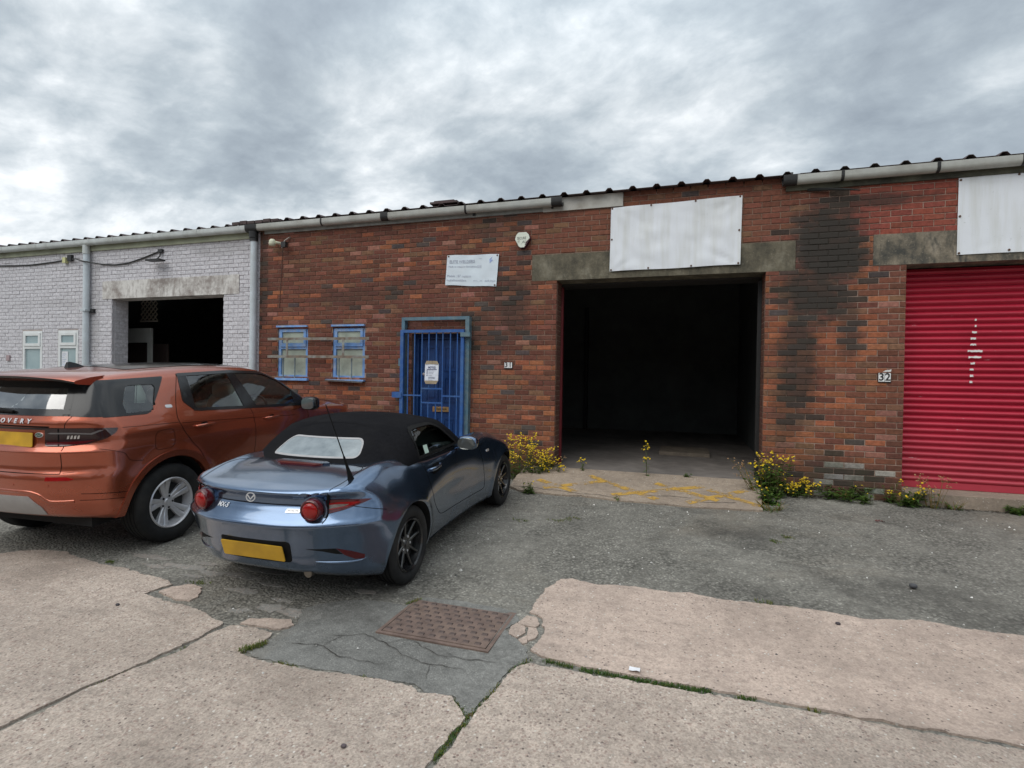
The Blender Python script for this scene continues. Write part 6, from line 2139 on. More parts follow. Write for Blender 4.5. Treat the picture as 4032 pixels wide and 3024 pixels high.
M_GLS = glass_mat('suv_glass', (0.78, 0.86, 0.82), 1.5)
for s in (1, -1):
    sf = side_fr(s)
    DLO = rounded([(.225, 1.315), (.30, 1.588), (1.02, 1.600), (1.52, 1.572), (1.80, 1.435), (2.06, 1.225), (2.03, 1.118), (1.17, 1.162), (.335, 1.212)], [.03, .02, 0, .06, .02, .03, .02, 0, .05])
    # gloss black surround of the door windows: bands and pillars
    w1 = ring('window_frame', densify(DLO, .05), .030, sf, dcB, .004, M_GLOSSB, dc)[0]
    patch('pillar_trim', [(.955, 1.575), (1.065, 1.575), (1.205, 1.163), (1.005, 1.175)], sf, dcB, .0035, M_GLOSSB, dc, .05)
    patch('pillar_trim', [(.24, 1.31), (.315, 1.575), (.405, 1.575), (.345, 1.222), (.325, 1.218)], sf, dcB, .0030, M_GLOSSB, dc, .05)
    patch('door_glass', [(.39, 1.572), (.965, 1.575), (1.015, 1.18), (.335, 1.218)], sf, dcB, -.002, M_GLS, dc, .08, rim=0)
    patch('door_glass', [(1.05, 1.575), (1.49, 1.56), (1.80, 1.405), (2.04, 1.215), (2.0, 1.12), (1.18, 1.168)], sf, dcB, -.002, M_GLS, dc, .08, rim=0)
    patch('mirror_triangle', [(1.86, 1.135), (2.03, 1.125), (2.05, 1.215), (1.90, 1.33)], sf, dcB, .003, M_GLOSSB, dc, .05)
    QO = rounded([(-.56, 1.242), (-.50, 1.552), (.125, 1.566), (-.165, 1.236)], [.0, .02, .02, .05])
    ra = MB()
    # black quarter panel with its clear window
    outer = densify(QO, .03); inner = densify(QG, .03)
    pts = [Vector(p) for p in outer] + [Vector(p) for p in inner]
    gx_, gy_ = np.meshgrid(np.arange(-.6, .15, .035), np.arange(1.22, 1.58, .035))
    gx_, gy_ = gx_.ravel(), gy_.ravel()
    bd_ = np.array(outer + inner)
    for a_, c_, k_ in zip(gx_, gy_, in_poly(outer, gx_, gy_)):
        if k_ and np.min((bd_[:, 0] - a_) ** 2 + (bd_[:, 1] - c_) ** 2) > .012 ** 2:
            pts.append(Vector((a_, c_)))
    no = len(outer)
    rr = geometry.delaunay_2d_cdt(pts, [], [list(range(no))], 1, 1e-6)
    F = []
    for f in rr[2]:
        cx_ = sum(rr[0][i].x for i in f) / len(f); cy_ = sum(rr[0][i].y for i in f) / len(f)
        if not in_poly(inner, np.array([cx_]), np.array([cy_]))[0]:
            F.append(tuple(f))
    ra.add([sf.at(dcB, q.x, q.y, .004)[0] for q in rr[0]], F)
    qp = ra.build('quarter_panel', M_GLOSSB, dc, local=True, smooth=60)
    patch('quarter_glass', [(-.215 + (a + .215) * 1.02, 1.38 + (b_ - 1.38) * 1.02) for a, b_ in QG], sf, dcB, -.002, M_GLS, qp, .06, rim=0)
    patch('rear_pillar_panel', [(-.080, 1.262), (.10, 1.250), (.345, 1.243), (.225, 1.554), (.08, 1.545), (-.06, 1.535)], diag_fr(s), dcB, .0033, M_GLOSSB, dc, .035)
    # tail lamps wrapped round the corner
    dg = diag_fr(s)
    lp = empty('tail_lamp', (0, 0, 0)); lp.parent = dc
    LO = rounded([(-.222, 1.012), (-.222, 1.160), (-.1, 1.163), (.12, 1.160), (.285, 1.150), (.268, 1.110), (.20, 1.065), (.08, 1.030), (-.10, 1.012)], .012)
    patch('lens', LO, dg, dcB, .010, M_SMOKE, lp, .02, rim=.02)
    patch('lower_lens', [(-.21, 1.018), (-.21, 1.045), (-.12, 1.048), (.02, 1.052), (.14, 1.062), (.06, 1.034), (-.08, 1.018)], dg, dcB, .0118, M_DRED, lp, .02, rim=.003)
    patch('lens_division', [(-.128, 1.012), (-.128, 1.16), (-.120, 1.16), (-.120, 1.012)], dg, dcB, .0118, M_SEAM, lp, .02, rim=.003)
    for k in range(4):
        a = -.065 + k * .024
        patch('led_bar', [(a, 1.072), (a + .006, 1.100), (a + .020, 1.102), (a + .014, 1.074)], dg, dcB, .0120, M_CLEARL, lp, .02, rim=.003)
    patch('light_guide', [(-.20, 1.118), (-.18, 1.126), (-.02, 1.126), (.10, 1.118), (.16, 1.142), (.19, 1.140), (.11, 1.106), (-.02, 1.114), (-.18, 1.114)], dg, dcB, .0120, simple('grey_guide', (0.12, 0.11, 0.11), 0.15, coat=1.0), lp, .02, rim=.003)
    patch('reflector', [(s * a, b_) for a, b_ in [(.50, .732), (.50, .764), (.66, .762), (.715, .745), (.68, .734)]], REAR, dcB, .004, M_RED if s > 0 else M_RED, dc, .02, rim=.006)
    # arch mouldings
    for y0 in (0, WB2):
        A = []
        B = []
        for k in range(61):
            a = R(-14) + (math.pi + R(28)) * k / 60
            A.append((y0 + (AR - .004) * math.cos(a), .37 + (AR - .004) * math.sin(a)))
            B.append((y0 + (AR + .052) * math.cos(a), .37 + (AR + .052) * math.sin(a)))
        mbb = MB()
        V = []
        for (p, off) in ((A, .006), (B, .010), (B, -.004)):
            V += [sf.at(dcB, q[0], q[1], off)[0] for q in p]
        V += [sf.at(dcB, q[0], q[1], .006)[0] + Vector((-s * .05, 0, 0)) for q in A]
        F = []
        for k in range(60):
            F += [(k, k + 1, 61 + k + 1, 61 + k), (61 + k, 61 + k + 1, 122 + k + 1, 122 + k), (183 + k, 183 + k + 1, k + 1, k)]
        mbb.add(V, F)
        mbb.build('arch_moulding', M_OPAINT, dc, smooth=40, local=True)
    # handles and mirrors
    for hx, hz in ((.39, 1.065), (1.40, 1.030)):
        hb = MB()
        p0 = sf.at(dcB, hx - .11, hz, .020)[0]; p1 = sf.at(dcB, hx + .11, hz + .006, .020)[0]
        hb.tube([p0 - Vector((s * .022, 0, 0)), p0, p0.lerp(p1, .5) + Vector((s * .006, 0, 0)), p1, p1 - Vector((s * .022, 0, 0))], [.010, .015, .016, .014, .010], 10)
        hb.build('door_handle', M_OPAINT, dc, smooth=60, local=True)
        patch('handle_recess', rounded([(hx - .045, hz + .004), (hx + .055, hz + .006), (hx + .04, hz + .032), (hx - .03, hz + .030)], .012), sf, dcB, .001, M_SEAM if hz > 0 else M_SEAM, dc, .03, rim=0)
    mr = MB()
    blob(mr, (s * 1.06, 1.98, 1.15), (.105, .075, .085), .6)
    mr.bar((s * .86, 2.02, 1.12), (s * 1.0, 1.99, 1.12), .07, .05)
    mo = mr.build('door_mirror', M_GLOSSB, dc, smooth=60, local=True)
    gp = [(.085 * math.copysign(abs(math.cos(a)) ** .6, math.cos(a)), .068 * math.copysign(abs(math.sin(a)) ** .6, math.sin(a))) for a in [2 * math.pi * k / 24 for k in range(24)]]
    mb = MB(); mb.add([(s * 1.06 + a, 1.900, 1.15 + b_) for a, b_ in gp] + [(s * 1.06 + a, 1.93, 1.15 + b_) for a, b_ in gp], [tuple(range(24))] + [(i, (i + 1) % 24, 24 + (i + 1) % 24, 24 + i) for i in range(24)])
    mb.build('mirror_glass', simple('pale_mirror_glass', (0.30, 0.36, 0.36), 0.08, 0.7), mo, local=True)
    patch('headlamp', [(s * a, b_) for a, b_ in [(.55, 3.38), (.80, 3.10), (.86, 3.02), (.80, 3.22), (.66, 3.40)]], TOP, dcB, .004, M_CLEARL, dc, .04, rim=.004)
    # badge on the pillar behind the rear door
    patch('pillar_badge', rounded([(.01, 1.272), (.085, 1.270), (.085, 1.298), (.01, 1.300)], .014), sf, dcB, .005, M_CHROME, dc, .02, rim=.004)

# rear screen, wiper, spoiler
M_GLR = glass_mat('rear_screen_glass', (0.70, 0.80, 0.76), 3.0)
rs = patch('rear_screen', rounded([(-.61, 1.262), (-.52, 1.54), (.52, 1.54), (.61, 1.262)], .02), REAR, dcB, -.003, M_GLR, dc, .06, rim=0)
ring('screen_border', rounded([(-.62, 1.262), (-.535, 1.545), (.535, 1.545), (.62, 1.262)], .02), .055, REAR, dcB, .004, M_GLOSSB, rs, rim=.004)
wp = MB()
pth = smooth_path([(-.31, 1.302), (-.2, 1.300), (.0, 1.292), (.10, 1.286)], .03)
wp.tube([REAR.at(dcB, a, b_, .018)[0] for a, b_ in pth], [.007 + .014 * math.sin(math.pi * min(1, .15 + k / len(pth) * .8)) for k in range(len(pth))], 8)
wp.build('rear_wiper', M_MATTB, dc, smooth=60, local=True)
sp_ = MB()
sec = [(-.40, 1.645), (-.58, 1.632), (-.755, 1.607), (-.775, 1.597), (-.770, 1.580), (-.71, 1.572), (-.60, 1.565), (-.53, 1.56)]
N = 28
Vv = []
for i in range(N + 1):
    u = -1 + 2 * i / N
    r = .66 * u
    for (f, z) in sec:
        k = (-.42 - f) / .38
        Vv.append((r * (1 - .035 * k), f + .13 * abs(u) ** 3.0 * k, z - .040 * abs(u) ** 2.4 - .008 * max(0, abs(u) - .85) / .15))
ns = len(sec)
F, Mi = [], []
for i in range(N):
    for k in range(ns - 1):
        F.append((i * ns + k, (i + 1) * ns + k, (i + 1) * ns + k + 1, i * ns + k + 1)); Mi.append(0 if k < 3 else 1)
F += [tuple(range(ns - 1, -1, -1)), tuple(N * ns + k for k in range(ns))]; Mi += [0, 0]
sp_.add(Vv, F); sp_.m = Mi
sp_.build('rear_spoiler', [M_OPAINT, M_GLOSSB], dc, smooth=40, local=True)
fn = MB()
for s in (1, -1):
    A = [(s * .650, -.46, 1.570), (s * .632, -.64, 1.548), (s * .575, -.66, 1.556), (s * .60, -.48, 1.575), (s * .645, -.50, 1.480), (s * .62, -.555, 1.482)]
    fn.add(A, [(0, 1, 2, 3), (0, 4, 5, 1), (1, 5, 2), (0, 3, 4), (2, 5, 4, 3)])
fn.build('spoiler_fin', M_GLOSSB, dc, local=True)
fin = MB()
pr = [(-.255, 0), (-.245, .058), (-.225, .062), (-.16, .040), (-.09, .0)]
n_ = len(pr)
zf_ = [TOP.at(dcB, 0, p[0], 0)[0].z - .006 for p in pr]
fin.add([(w_ * (1 - .75 * p[1] / .062), p[0], zf_[k] + p[1]) for w_ in (-.028, .028) for k, p in enumerate(pr)], [tuple(range(n_)), tuple(range(2 * n_ - 1, n_ - 1, -1))] + [(i, (i + 1) % n_, n_ + (i + 1) % n_, n_ + i) for i in range(n_)])
fin.build('roof_aerial', M_GLOSSB, dc, local=True)
patch('windscreen', [(-.585, 1.60), (.585, 1.60), (.70, 1.19), (-.70, 1.19)], Frame((0, 0, 0), (-1, 0, 0), (0, 0, 1), (0, -1, 0)), dcB, -.002, M_GLS, dc, .1, rim=0)
patch('glass_roof', rounded([(-.50, -.10), (.50, -.10), (.50, 1.42), (-.50, 1.42)], .06), TOP, dcB, .003, M_GLOSSB, dc, .12, rim=.003)

# gaps, and crease shade drawn as dark lines
sm = MB()
for s in (1, -1):
    sf = side_fr(s)
    seam(sm, [(.30, 1.585), (.20, 1.42), (.115, 1.24), (.10, 1.14), (.15, 1.03), (.23, .915), (.33, .80), (.40, .64)], sf, dcB, .008)
    seam(sm, [(1.085, 1.17), (1.12, 1.0), (1.135, .75), (1.13, .45)], sf, dcB, .007)
    seam(sm, [(2.04, 1.12), (2.10, 1.0), (2.12, .75), (2.10, .45)], sf, dcB, .007)
    seam(sm, [(.42, .44), (1.2, .42), (2.1, .44)], sf, dcB, .008)
    seam(sm, rounded([(-.19, .90), (.02, .91), (.035, 1.08), (-.165, 1.075)], .06), sf, dcB, .005, closed=True)
    seam(sm, [(-.62, .985), (-.47, .93), (-.42, .86), (-.30, .835)], sf, dcB, .005)
    seam(sm, [(-.455, 1.148), (-.2, 1.138), (.10, 1.128)], sf, dcB, .005)
    seam(sm, [(2.20, 1.145), (2.6, 1.13), (3.0, 1.095), (3.3, 1.03)], sf, dcB, .006)
    seam(sm, [(s * a, b_) for a, b_ in [(.635, 1.262), (.60, 1.20), (.59, 1.10), (.60, 1.0), (.60, .95), (.60, .79)]], REAR, dcB, .007)
    seam(sm, [(s * a, b_) for a, b_ in [(.62, .795), (.70, .80)]], REAR, dcB, .004)
    seam(sm, [(-.72, .62), (-.55, .60), (-.41, .585)], sf, dcB, .007)
    seam(sm, [(-.72, .565), (-.55, .548), (-.42, .535)], sf, dcB, .006)
seam(sm, [(-.60, .788), (0, .792), (.60, .788)], REAR, dcB, .009)
seam(sm, [(-.47, 1.172), (0, 1.176), (.47, 1.172)], REAR, dcB, .012, .003)
sm.build('panel_gap', M_SEAM, dc, local=True)
cr = MB()  # black line drawn for the shade along the side crease
for s in (1, -1):
    seam(cr, [(.13, 1.118), (.7, 1.085), (1.4, 1.04), (1.85, 1.01)], side_fr(s), dcB, .005)
cr.build('crease_shade_line', M_SEAM, dc, local=True)
# tailgate strip, plate, lettering, badge, bumper insert
patch('tailgate_strip', [(-.56, 1.150), (.56, 1.150), (.56, 1.164), (-.56, 1.164)], REAR, dcB, .006, M_GLOSSB, dc, .05, rim=.006)
patch('plate_recess', rounded([(-.47, 1.005), (.47, 1.005), (.47, 1.148), (-.47, 1.148)], .01), REAR, dcB, .0015, M_OPAINT, dc, .06, rim=.003)
c, n2 = REAR.at(dcB, .085, 1.065, .006)
plate(dc, c, Vector((1, 0, 0)), Vector((0, .06, 1)).normalized(), Vector((0, -1, .06)).normalized(), .52, .118)
for i, ch in enumerate('DISCOVERY'):
    decal_text('letter', ch, .050, -.285 + i * .0715, 1.215, REAR, dcB, .006, M_CHROME, dc, 1.25, .0, .002)
ov = [(.385 + .037 * math.cos(2 * math.pi * k / 24), 1.105 + .021 * math.sin(2 * math.pi * k / 24)) for k in range(24)]
patch('badge_rim', ov, REAR, dcB, .008, M_CHROME, dc, .02, rim=.006)
patch('badge', [(.385 + (a - .385) * .84, 1.105 + (b_ - 1.105) * .80) for a, b_ in ov], REAR, dcB, .0095, simple('dark_green_badge', (0.02, 0.06, 0.04), 0.3), dc, .02, rim=.002)
bz = MB()
seam(bz, [(.362, 1.097), (.378, 1.108), (.390, 1.100), (.408, 1.112)], REAR, dcB, .005, .0108)
bz.build('badge_mark', M_CHROME, dc, local=True)
patch('bumper_insert', rounded([(-.345, .600), (.345, .600), (.43, .505), (.44, .435), (-.44, .435), (-.43, .505)], .01), REAR, dcB, .006, simple('grey_bumper_insert', (0.34, 0.335, 0.33), 0.5, .2, .08), dc, .04, rim=.02)
fd = MB()
pth = smooth_path([(-.70, .555), (-.52, .555), (-.46, .60), (-.38, .632), (-.2, .640), (0, .642), (.2, .640), (.38, .632), (.46, .60), (.52, .555), (.70, .555)], .03)
fd.tube([REAR.at(dcB, a, b_, -.010)[0] for a, b_ in pth], .018, 8)
fd.build('bumper_fold', M_OPAINT, dc, smooth=60, local=True)
for a in (-.52, -.2, .2, .52):
    patch('parking_sensor', [(a + .011 * math.cos(q), .695 + .011 * math.sin(q)) for q in [2 * math.pi * k / 10 for k in range(10)]], REAR, dcB, .003, M_OPAINT, dc, .02, rim=.003)
# interior
M_SEAT = simple('pale_seat_leather', (0.40, 0.42, 0.39), 0.6, 0, 0.1, 8)
M_LINER = simple('pale_headlining', (0.36, 0.38, 0.36), 0.8)
st = MB()
for s in (1, -1):
    for y in (.42, 1.28):
        st2 = MB()
        blob(st2, (s * .40, y, .98), (.27, .10, .36), .6)
        blob(st2, (s * .40, y - .05, 1.35), (.14, .06, .09), .6)
        blob(st2, (s * .40, y + .26, .72), (.27, .28, .12), .6)
        st2.build('seat', M_SEAT, dc, smooth=60, local=True)
MB().box(-.78, .78, -.55, 2.2, .40, .50).build('cabin_floor', M_TRIM, dc, local=True)
MB().box(-.70, .70, -.62, .35, .50, 1.10).build('load_cover', M_TRIM, dc, local=True)
ds = MB(); blob(ds, (0, 2.12, 1.02), (.80, .32, .15), .5); ds.build('dashboard', M_TRIM, dc, smooth=60, local=True)
sw = MB(); torus(sw, (.40, 1.72, 1.07), (0, -1, .45), .185, .016)
ax_ = Vector((0, -1, .45)).normalized(); v_ = ax_.cross(Vector((1, 0, 0))) * -1
if v_.z < 0: v_ = -v_
for a in (0.05, math.pi - .05, -math.pi / 2):
    sw.bar(Vector((.40, 1.72, 1.07)), Vector((.40, 1.72, 1.07)) + (Vector((1, 0, 0)) * math.cos(a) + v_ * math.sin(a)) * .18, .04, .014)
blob(sw, (.40, 1.735, 1.065), (.08, .03, .065), .8)
sw.build('steering_wheel', M_TRIM, dc, smooth=60, local=True)
blm = MB(); blob(blm, (0, 1.62, 1.50), (.12, .03, .035), .7); blm.build('interior_mirror', M_TRIM, dc, smooth=60, local=True)
MB().box(-.70, .70, -.60, 3.2, .30, .42).build('underbody', M_WELL, dc, local=True)
# ------------------------------------------------------------------ weeds, grass and litter
def leaf_mat(name, a, c):
    mt, t, b = newmat(name)
    P = pos(t)
    col = t.mix(t.maprange(t.noise(P, 25.0, 3.0), 0.35, 0.65), a, c)
    at = t.n('ShaderNodeAttribute', attribute_name='Col').outputs['Color']
    t.put(b.inputs['Base Color'], t.mix(1.0, col, at, 'MULTIPLY'))
    b.inputs['Roughness'].default_value = 0.6
    b.inputs['Specular IOR Level'].default_value = 0.3
    tl = t.n('ShaderNodeBsdfTranslucent', {'Color': tuple(q * 1.3 for q in c)})
    mx = t.n('ShaderNodeMixShader', {0: 0.25, 1: b.outputs[0], 2: tl.outputs[0]})
    t.put(mt.node_tree.nodes['Material Output'].inputs['Surface'], mx.outputs[0])
    return mt


M_LEAF = leaf_mat('weed_leaf', (0.050, 0.105, 0.022), (0.095, 0.165, 0.035))
M_STEM = leaf_mat('weed_stem', (0.10, 0.13, 0.045), (0.17, 0.15, 0.07))
M_BLOOM = leaf_mat('yellow_bloom', (0.72, 0.50, 0.012), (0.82, 0.60, 0.03))
M_SEED = leaf_mat('dry_seedhead', (0.34, 0.17, 0.075), (0.46, 0.30, 0.16))
M_DRY = leaf_mat('dry_grass', (0.28, 0.22, 0.09), (0.36, 0.30, 0.13))


def leaf(mb, p, d, L, w_, rs, shade):
    d = d.normalized()
    s = d.cross(Vector((0, 0, 1)))
    if s.length < .1: s = Vector((1, 0, 0))
    s.normalize()
    n = s.cross(d)
    vs, fs = [], []
    K = 5
    for k in range(K + 1):
        u = k / K
        q = p + d * (L * u) + Vector((0, 0, -1)) * (L * .35 * u * u)
        ww = w_ * (math.sin(math.pi * min(.97, .12 + u * .88)) ** .7) * (1.0 if k % 2 else .55)
        vs += [q - s * ww + n * ww * .25, q, q + s * ww + n * ww * .25]
    for k in range(K):
        a = k * 3
        fs += [(a, a + 1, a + 4, a + 3), (a + 1, a + 2, a + 5, a + 4)]
    c = shade * rs.uniform(.65, 1.35)
    mb.add(vs, fs, 0, (c * rs.uniform(.85, 1.25), c, c * rs.uniform(.6, 1.1)))


def bloom(mb, p, n, r, rs, colr=(1, 1, 1)):
    n = n.normalized()
    u = n.cross(Vector((0, 1, 0.1))).normalized(); v = n.cross(u)
    K = 8
    vs = [p + n * r * .35]
    for k in range(K * 2):
        a = math.pi * k / K
        rr = r if k % 2 == 0 else r * .62
        vs.append(p + (u * math.cos(a) + v * math.sin(a)) * rr)
    q = rs.uniform(.75, 1.2)
    mb.add(vs, [(0, 1 + k, 1 + (k + 1) % (2 * K)) for k in range(2 * K)], 0, tuple(c * q for c in colr))


def weed(label, x, y, z, h, spread, stems, blooms, leaves, seed, leafL=.09, leafW=.016, lean=(0, 0), dry=0.0, name='weed', br=.0155, base=.06, dense=1.0):
    rs = random.Random(seed)
    root = empty(name, (x, y, z), label, 'plant')
    sm, lm, bm_, dm = MB(), MB(), MB(), MB()
    for i in range(stems):
        a = rs.random() * 6.283
        b0 = Vector((math.cos(a), math.sin(a), 0)) * base * rs.random() ** .5
        hh = h * rs.uniform(.45, 1.0)
        tip = b0 + Vector((math.cos(a) * spread * rs.uniform(.2, 1) + lean[0] * hh, math.sin(a) * spread * .6 * rs.uniform(.2, 1) + lean[1] * hh, hh))
        if y + tip.y > -.03: tip.y = -.03 - y
        mid = b0.lerp(tip, .5) + Vector((rs.uniform(-.03, .03), rs.uniform(-.02, .02), hh * .12))
        pts = []
        for k in range(6):
            t = k / 5
            pts.append(b0 * (1 - t) ** 2 + mid * 2 * t * (1 - t) + tip * t * t)
        isdry = rs.random() < dry
        g = rs.uniform(.7, 1.3)
        n0 = len(sm.v)
        sm.tube([tuple(p) for p in pts], [.0035, .003, .0026, .0022, .0018, .0012], 4, caps=False)
        sm.c[n0:] = [(g * (2.0 if isdry else 1), g * (1.3 if isdry else 1), g)] * (len(sm.v) - n0)
        nl = int(leaves * rs.uniform(.6, 1.3))
        for q in range(nl):
            t = rs.uniform(0.02, .85) ** 1.2
            k = min(4, int(t * 5)); p = pts[k].lerp(pts[k + 1], t * 5 - k)
            aa = rs.random() * 6.283
            leaf(lm, p, Vector((math.cos(aa), math.sin(aa) * .8, rs.uniform(.1, .8))), leafL * rs.uniform(.5, 1.15) * (1.15 - t * .7), leafW * rs.uniform(.7, 1.2) * (1.15 - t * .6), rs, .9)
        nb = int(blooms * rs.uniform(.5, 1.4) + rs.random())
        for q in range(nb):
            off = Vector((rs.uniform(-1, 1), rs.uniform(-1, .6), rs.uniform(-.6, .8))) * .055
            p = pts[-1] + off
            if y + p.y > -.015: p.y = -.015 - y
            n0 = len(sm.v)
            sm.tube([tuple(pts[-2].lerp(pts[-1], .5)), tuple(p)], .0011, 3, caps=False)
            sm.c[n0:] = [(g, g, g)] * (len(sm.v) - n0)
            nn = Vector((rs.uniform(-.5, .5), rs.uniform(-.9, .1), .8))
            if isdry:
                bloom(dm, p, nn, br * .7, rs)
            else:
                bloom(bm_, p, nn, br * rs.uniform(.7, 1.15), rs)
                if rs.random() < .35:
                    bloom(dm, p + Vector((rs.uniform(-.02, .02), rs.uniform(-.02, .0), rs.uniform(-.015, .02))), nn, br * .45, rs)
    for mb, nm, mt in ((sm, 'stem', M_STEM), (lm, 'foliage', M_LEAF), (bm_, 'bloom', M_BLOOM), (dm, 'seedhead', M_SEED)):
        if mb.v:
            o = mb.build(nm, mt, root, local=True, fix=False)
            if nm != 'stem' or True:
                o['kind'] = 'stuff'
    return root


weed('tall yellow flowering weed clump against the brick wall by the blue car nose', -2.30, -.30, -.01, .64, .20, 30, 7, 13, 1, base=.13)
weed('yellow flowering weed clump left of the doorway edge, lower than its neighbour', -2.02, -.22, -.005, .45, .18, 28, 7, 13, 2, base=.14)
weed('straggly low flowering weed at the foot of the door jamb', -1.84, -.14, .03, .28, .16, 18, 5, 8, 3, base=.10, dry=.3)
weed('small leafy weed with two yellow flowers beside the blue car front wheel', -1.90, -1.10, -.03, .17, .07, 9, .35, 10, 4, leafL=.07, base=.05)
weed('single tall yellow flowering weed in the middle of the doorway threshold', -.48, -.09, .135, .44, .03, 3, 9, 5, 5, leafL=.08, base=.02)
weed('small flowering weed at the left of the doorway threshold', -1.39, -.06, .14, .16, .05, 4, 2.2, 3, 6, leafL=.05, base=.02)
weed('tiny green weed on the doorway threshold right of the tall flower', .05, -.05, .145, .05, .05, 5, 0, 6, 7, leafL=.06, base=.02)
weed('reddish weed sprouting from the crack at the ramp edge', -.78, -1.13, -.01, .09, .03, 3, 0, 4, 8, leafL=.05, base=.02, dry=1)
weed('big leafy weed with yellow flowers at the right hand door jamb', 1.06, -.24, -.01, .56, .18, 26, 5, 14, 9, leafL=.13, leafW=.032, base=.13, dry=.15)
weed('dry straggling weed spilling over the right end of the ramp', .90, -.42, .06, .46, .20, 12, 3, 5, 10, base=.10, dry=.75, lean=(-.2, 0))
weed('bright green weed leaning out in front of the right door jamb', 1.0, -.66, -.02, .26, .14, 12, 1, 13, 11, leafL=.12, leafW=.02, base=.06, lean=(0, -.3))
weed('tuft of straw coloured grass at the right corner of the ramp', .97, -.95, -.035, .13, .13, 26, 0, 4, 12, leafL=.09, leafW=.006, base=.08, dry=.9)
weed('low yellow flowering weed at the foot of the pier near the door jamb', 1.42, -.10, 0, .20, .16, 18, 7, 9, 13, base=.12)
weed('spreading green weed under the white stained bricks of the pier', 1.95, -.12, 0, .20, .26, 30, .12, 15, 14, leafL=.12, leafW=.016, base=.22)
weed('green weed with yellow flowers at the corner by the shutter step', 2.55, -.20, 0, .26, .15, 20, 2, 14, 15, leafL=.11, base=.10)
weed('dry orange seedheads standing in front of the red shutter step', 2.80, -.22, 0, .40, .20, 12, 7, 3, 16, base=.08, dry=1.0, br=.014)
weed('withered dark weed against the shutter step', 3.02, -.22, 0, .12, .12, 10, 0, 5, 17, leafL=.06, base=.08, dry=.8)
weed('small green weed at the right of the shutter step', 3.62, -.24, 0, .12, .12, 12, 0, 12, 18, leafL=.08, leafW=.02, base=.06)
weed('flat green sprig beside the rightmost weed at the shutter step', 3.80, -.24, 0, .06, .10, 7, 0, 8, 19, leafL=.07, base=.05)
weed('green sprig on the brick wall foot left of the shutter', 2.42, -.08, .0, .33, .08, 6, 0, 10, 20, leafL=.08, leafW=.014, base=.03)

# grass and moss in the slab joints
gm = MB()
gr = random.Random(5)


def tuft(x, y, n, h, sp, dry):
    z = gnd(x, y)
    for k in range(n):
        a = gr.random() * 6.283
        bx, by = x + gr.gauss(0, sp), y + gr.gauss(0, sp)
        L = h * gr.uniform(.5, 1.2)
        tx, ty = bx + math.cos(a) * L * .8, by + math.sin(a) * L * .8
        w_ = .0022
        px, py = -math.sin(a) * w_, math.cos(a) * w_
        if gr.random() < dry:
            c = (1.9 * gr.uniform(.8, 1.3), 1.05 * gr.uniform(.8, 1.2), 1.1)
        else:
            c = tuple(gr.uniform(.55, 1.1) * q for q in (.8, .85, .7))
        m_ = ((bx + tx) / 2, (by + ty) / 2, z + L * .8)
        gm.add([(bx - px, by - py, z), (bx + px, by + py, z), (m_[0] + px * .7, m_[1] + py * .7, m_[2]), (m_[0] - px * .7, m_[1] - py * .7, m_[2]), (tx, ty, z + L * .75)], [(0, 1, 2, 3), (3, 2, 4)], 0, c)


def along(pts, per, n, h, sp, dry):
    for (a, b_) in zip(pts[:-1], pts[1:]):
        a, b_ = Vector(a), Vector(b_)
        m_ = max(1, int((b_ - a).length * per))
        for k in range(m_):
            p = a.lerp(b_, (k + gr.random()) / m_)
            if mnoise.noise((p.x * 6, p.y * 6, 1)) > -.28:
                tuft(p.x, p.y, n, h, sp, dry)


along([(-.74, -4.78), (-.66, -4.79), (-.57, -4.80)], 90, 14, .018, .010, .25)
along([(-.53, -4.805), (-.39, -4.808), (-.25, -4.81), (-.1, -4.81), (.04, -4.805), (.16, -4.80)], 90, 16, .018, .012, .10)
along([(.28, -4.80), (.42, -4.80)], 80, 14, .016, .009, .1)
along([(.61, -4.80), (.66, -4.80)], 90, 9, .02, .01, .8)
along([(-.83, -4.80), (-.89, -4.95), (-.925, -5.15), (-.945, -5.33), (-.975, -5.39)], 60, 9, .017, .010, .55)
along([(-1.11, -5.29), (-1.03, -5.34), (-.97, -5.41)], 80, 14, .015, .010, .25)
along([(-.965, -5.42), (-.985, -5.5), (-.99, -5.6), (-1.0, -5.72), (-1.0, -5.9)], 80, 14, .017, .009, .3)
along([(-2.47, -5.27), (-2.42, -5.20), (-2.40, -5.14)], 90, 16, .035, .012, .75)
along([(-2.2, -5.285), (-2.05, -5.29)], 60, 7, .02, .01, .8)
along([(-1.72, -5.265), (-1.6, -5.26)], 60, 6, .018, .01, .7)
along([(-1.86, -4.36), (-1.80, -4.27)], 90, 10, .02, .012, .7)
along([(-2.95, -5.8), (-2.86, -5.55), (-2.82, -5.3)], 40, 5, .010, .008, .7)
for (x, y, r_) in ((.83, -2.12, .05), (.97, -1.95, .04), (.57, -3.54, .05), (-1.31, -2.1, .07), (-1.66, -2.22, .04), (-1.14, -2.0, .05), (-4.62, -4.46, .03), (-3.55, -4.55, .05)):
    for k in range(9):
        tuft(x + gr.gauss(0, r_), y + gr.gauss(0, r_ * .5), 9, .018, .012, .65)
tag(gm.build('grass', M_LEAF, fix=False), 'short grass and moss growing in the slab joints and cracks', kind='stuff')

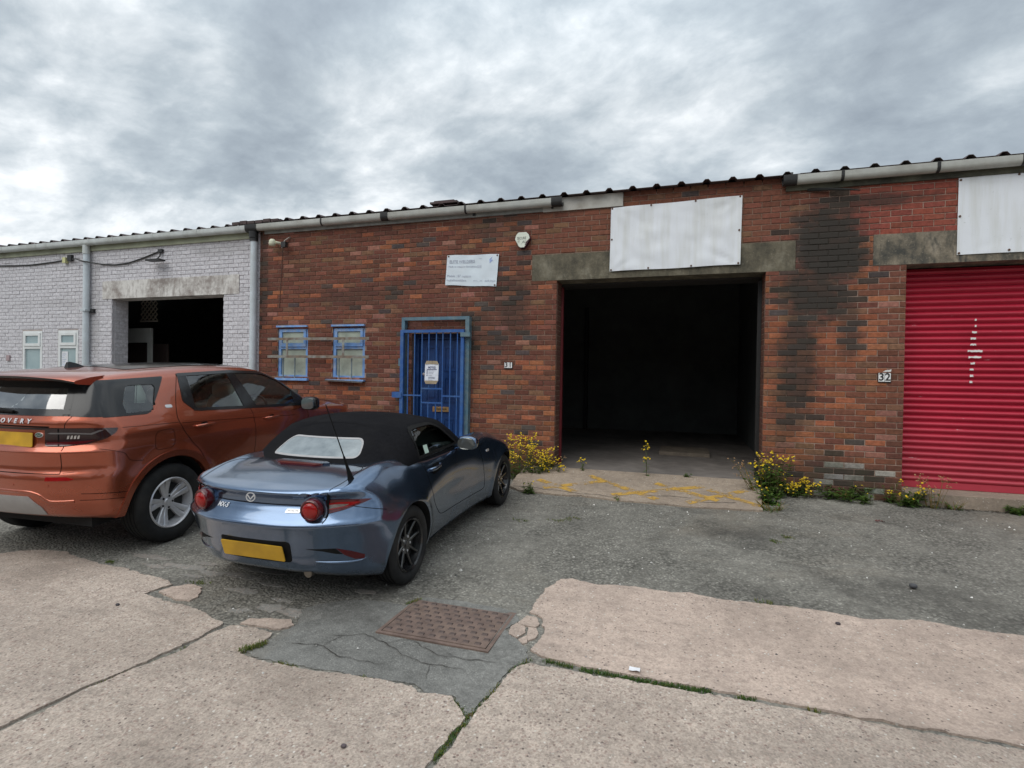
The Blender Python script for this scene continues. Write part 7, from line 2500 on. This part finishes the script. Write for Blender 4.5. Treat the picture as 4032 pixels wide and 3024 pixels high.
# dark leaf litter along the wall foot
lt = MB()
for k in range(900):
    x = gr.uniform(.98, 4.2) if gr.random() < .75 else gr.uniform(-2.4, -1.8)
    y = (-.02 if x < 2.55 else -.17) - abs(gr.gauss(0, .05))
    a = gr.random() * 3.14; L = gr.uniform(.006, .022)
    z = gnd(x, y) + gr.uniform(.002, .010)
    dx, dy = math.cos(a) * L, math.sin(a) * L
    g = gr.uniform(.4, 1.2)
    lt.add([(x - dx, y - dy, z), (x + dy * .4, y - dx * .4, z + .003), (x + dx, y + dy, z), (x - dy * .4, y + dx * .4, z + .002)], [(0, 1, 2, 3)], 0, (.05 * g, .035 * g, .025 * g))
mt, t, b = newmat('leaf_litter')
t.put(b.inputs['Base Color'], t.n('ShaderNodeAttribute', attribute_name='Col').outputs['Color'])
b.inputs['Roughness'].default_value = .9
tag(lt.build('leaf_litter', mt, fix=False), 'dark dead leaves gathered along the wall foot', kind='stuff')


def pebble(label, x, y, s, col, name='stone', cat='stone', flat=.6):
    mb = MB(); blob(mb, (x, y, gnd(x, y) + .014 + s * flat * .5), (s, s * .8, s * flat), .8, 10, 7)
    return tag(mb.build(name, simple(name + '_%d' % int(abs(x * 1000 + y * 77)), col, .8), None, smooth=60), label, cat)


pebble('dark pebble on the bottom slab left of the mossy joint', -1.41, -5.76, .013, (0.09, 0.07, 0.075))
pebble('dark stone on the right hand slab below its upper edge', .99, -3.75, .016, (0.05, 0.04, 0.045))
pebble('dark stone on the asphalt right of the ramp', 1.69, -2.93, .028, (0.06, 0.06, 0.065))
pebble('black pebble at the far left on the concrete slab', -3.75, -5.05, .014, (0.05, 0.045, 0.05))
wl = MB()
p0 = (-.24, -4.735)
vs = []
for j in range(4):
    for i in range(4):
        vs.append((p0[0] - .03 + .02 * i, p0[1] - .02 + .014 * j, gnd(*p0) + .016 + .012 * mnoise.noise((i * 1.7, j * 1.7, 3)) + .008))
wl.add(vs, [(j * 4 + i, j * 4 + i + 1, j * 4 + i + 5, j * 4 + i + 4) for j in range(3) for i in range(3)])
tag(wl.build('paper_scrap', simple('white_scrap', (0.72, 0.72, 0.74), .6), None, smooth=60), 'crumpled white paper scrap by the grassy slab joint', 'litter')
rl = MB()
for k in range(9):
    a = k * .7
    rl.add([(2.01 + .03 * math.cos(a) * gr.random(), -1.1 + .02 * math.sin(a), gnd(2.0, -1.1) + .01), (2.01 + .05 * math.cos(a), -1.1 + .035 * math.sin(a), gnd(2.0, -1.1) + .025), (2.01 + .045 * math.cos(a + .6), -1.1 + .035 * math.sin(a + .6), gnd(2.0, -1.1) + .012)], [(0, 1, 2)])
tag(rl.build('dead_leaf', simple('dark_red_leaf', (0.10, 0.03, 0.028), .8), None), 'crumpled dark red leaf on the asphalt before the pier', 'leaf')
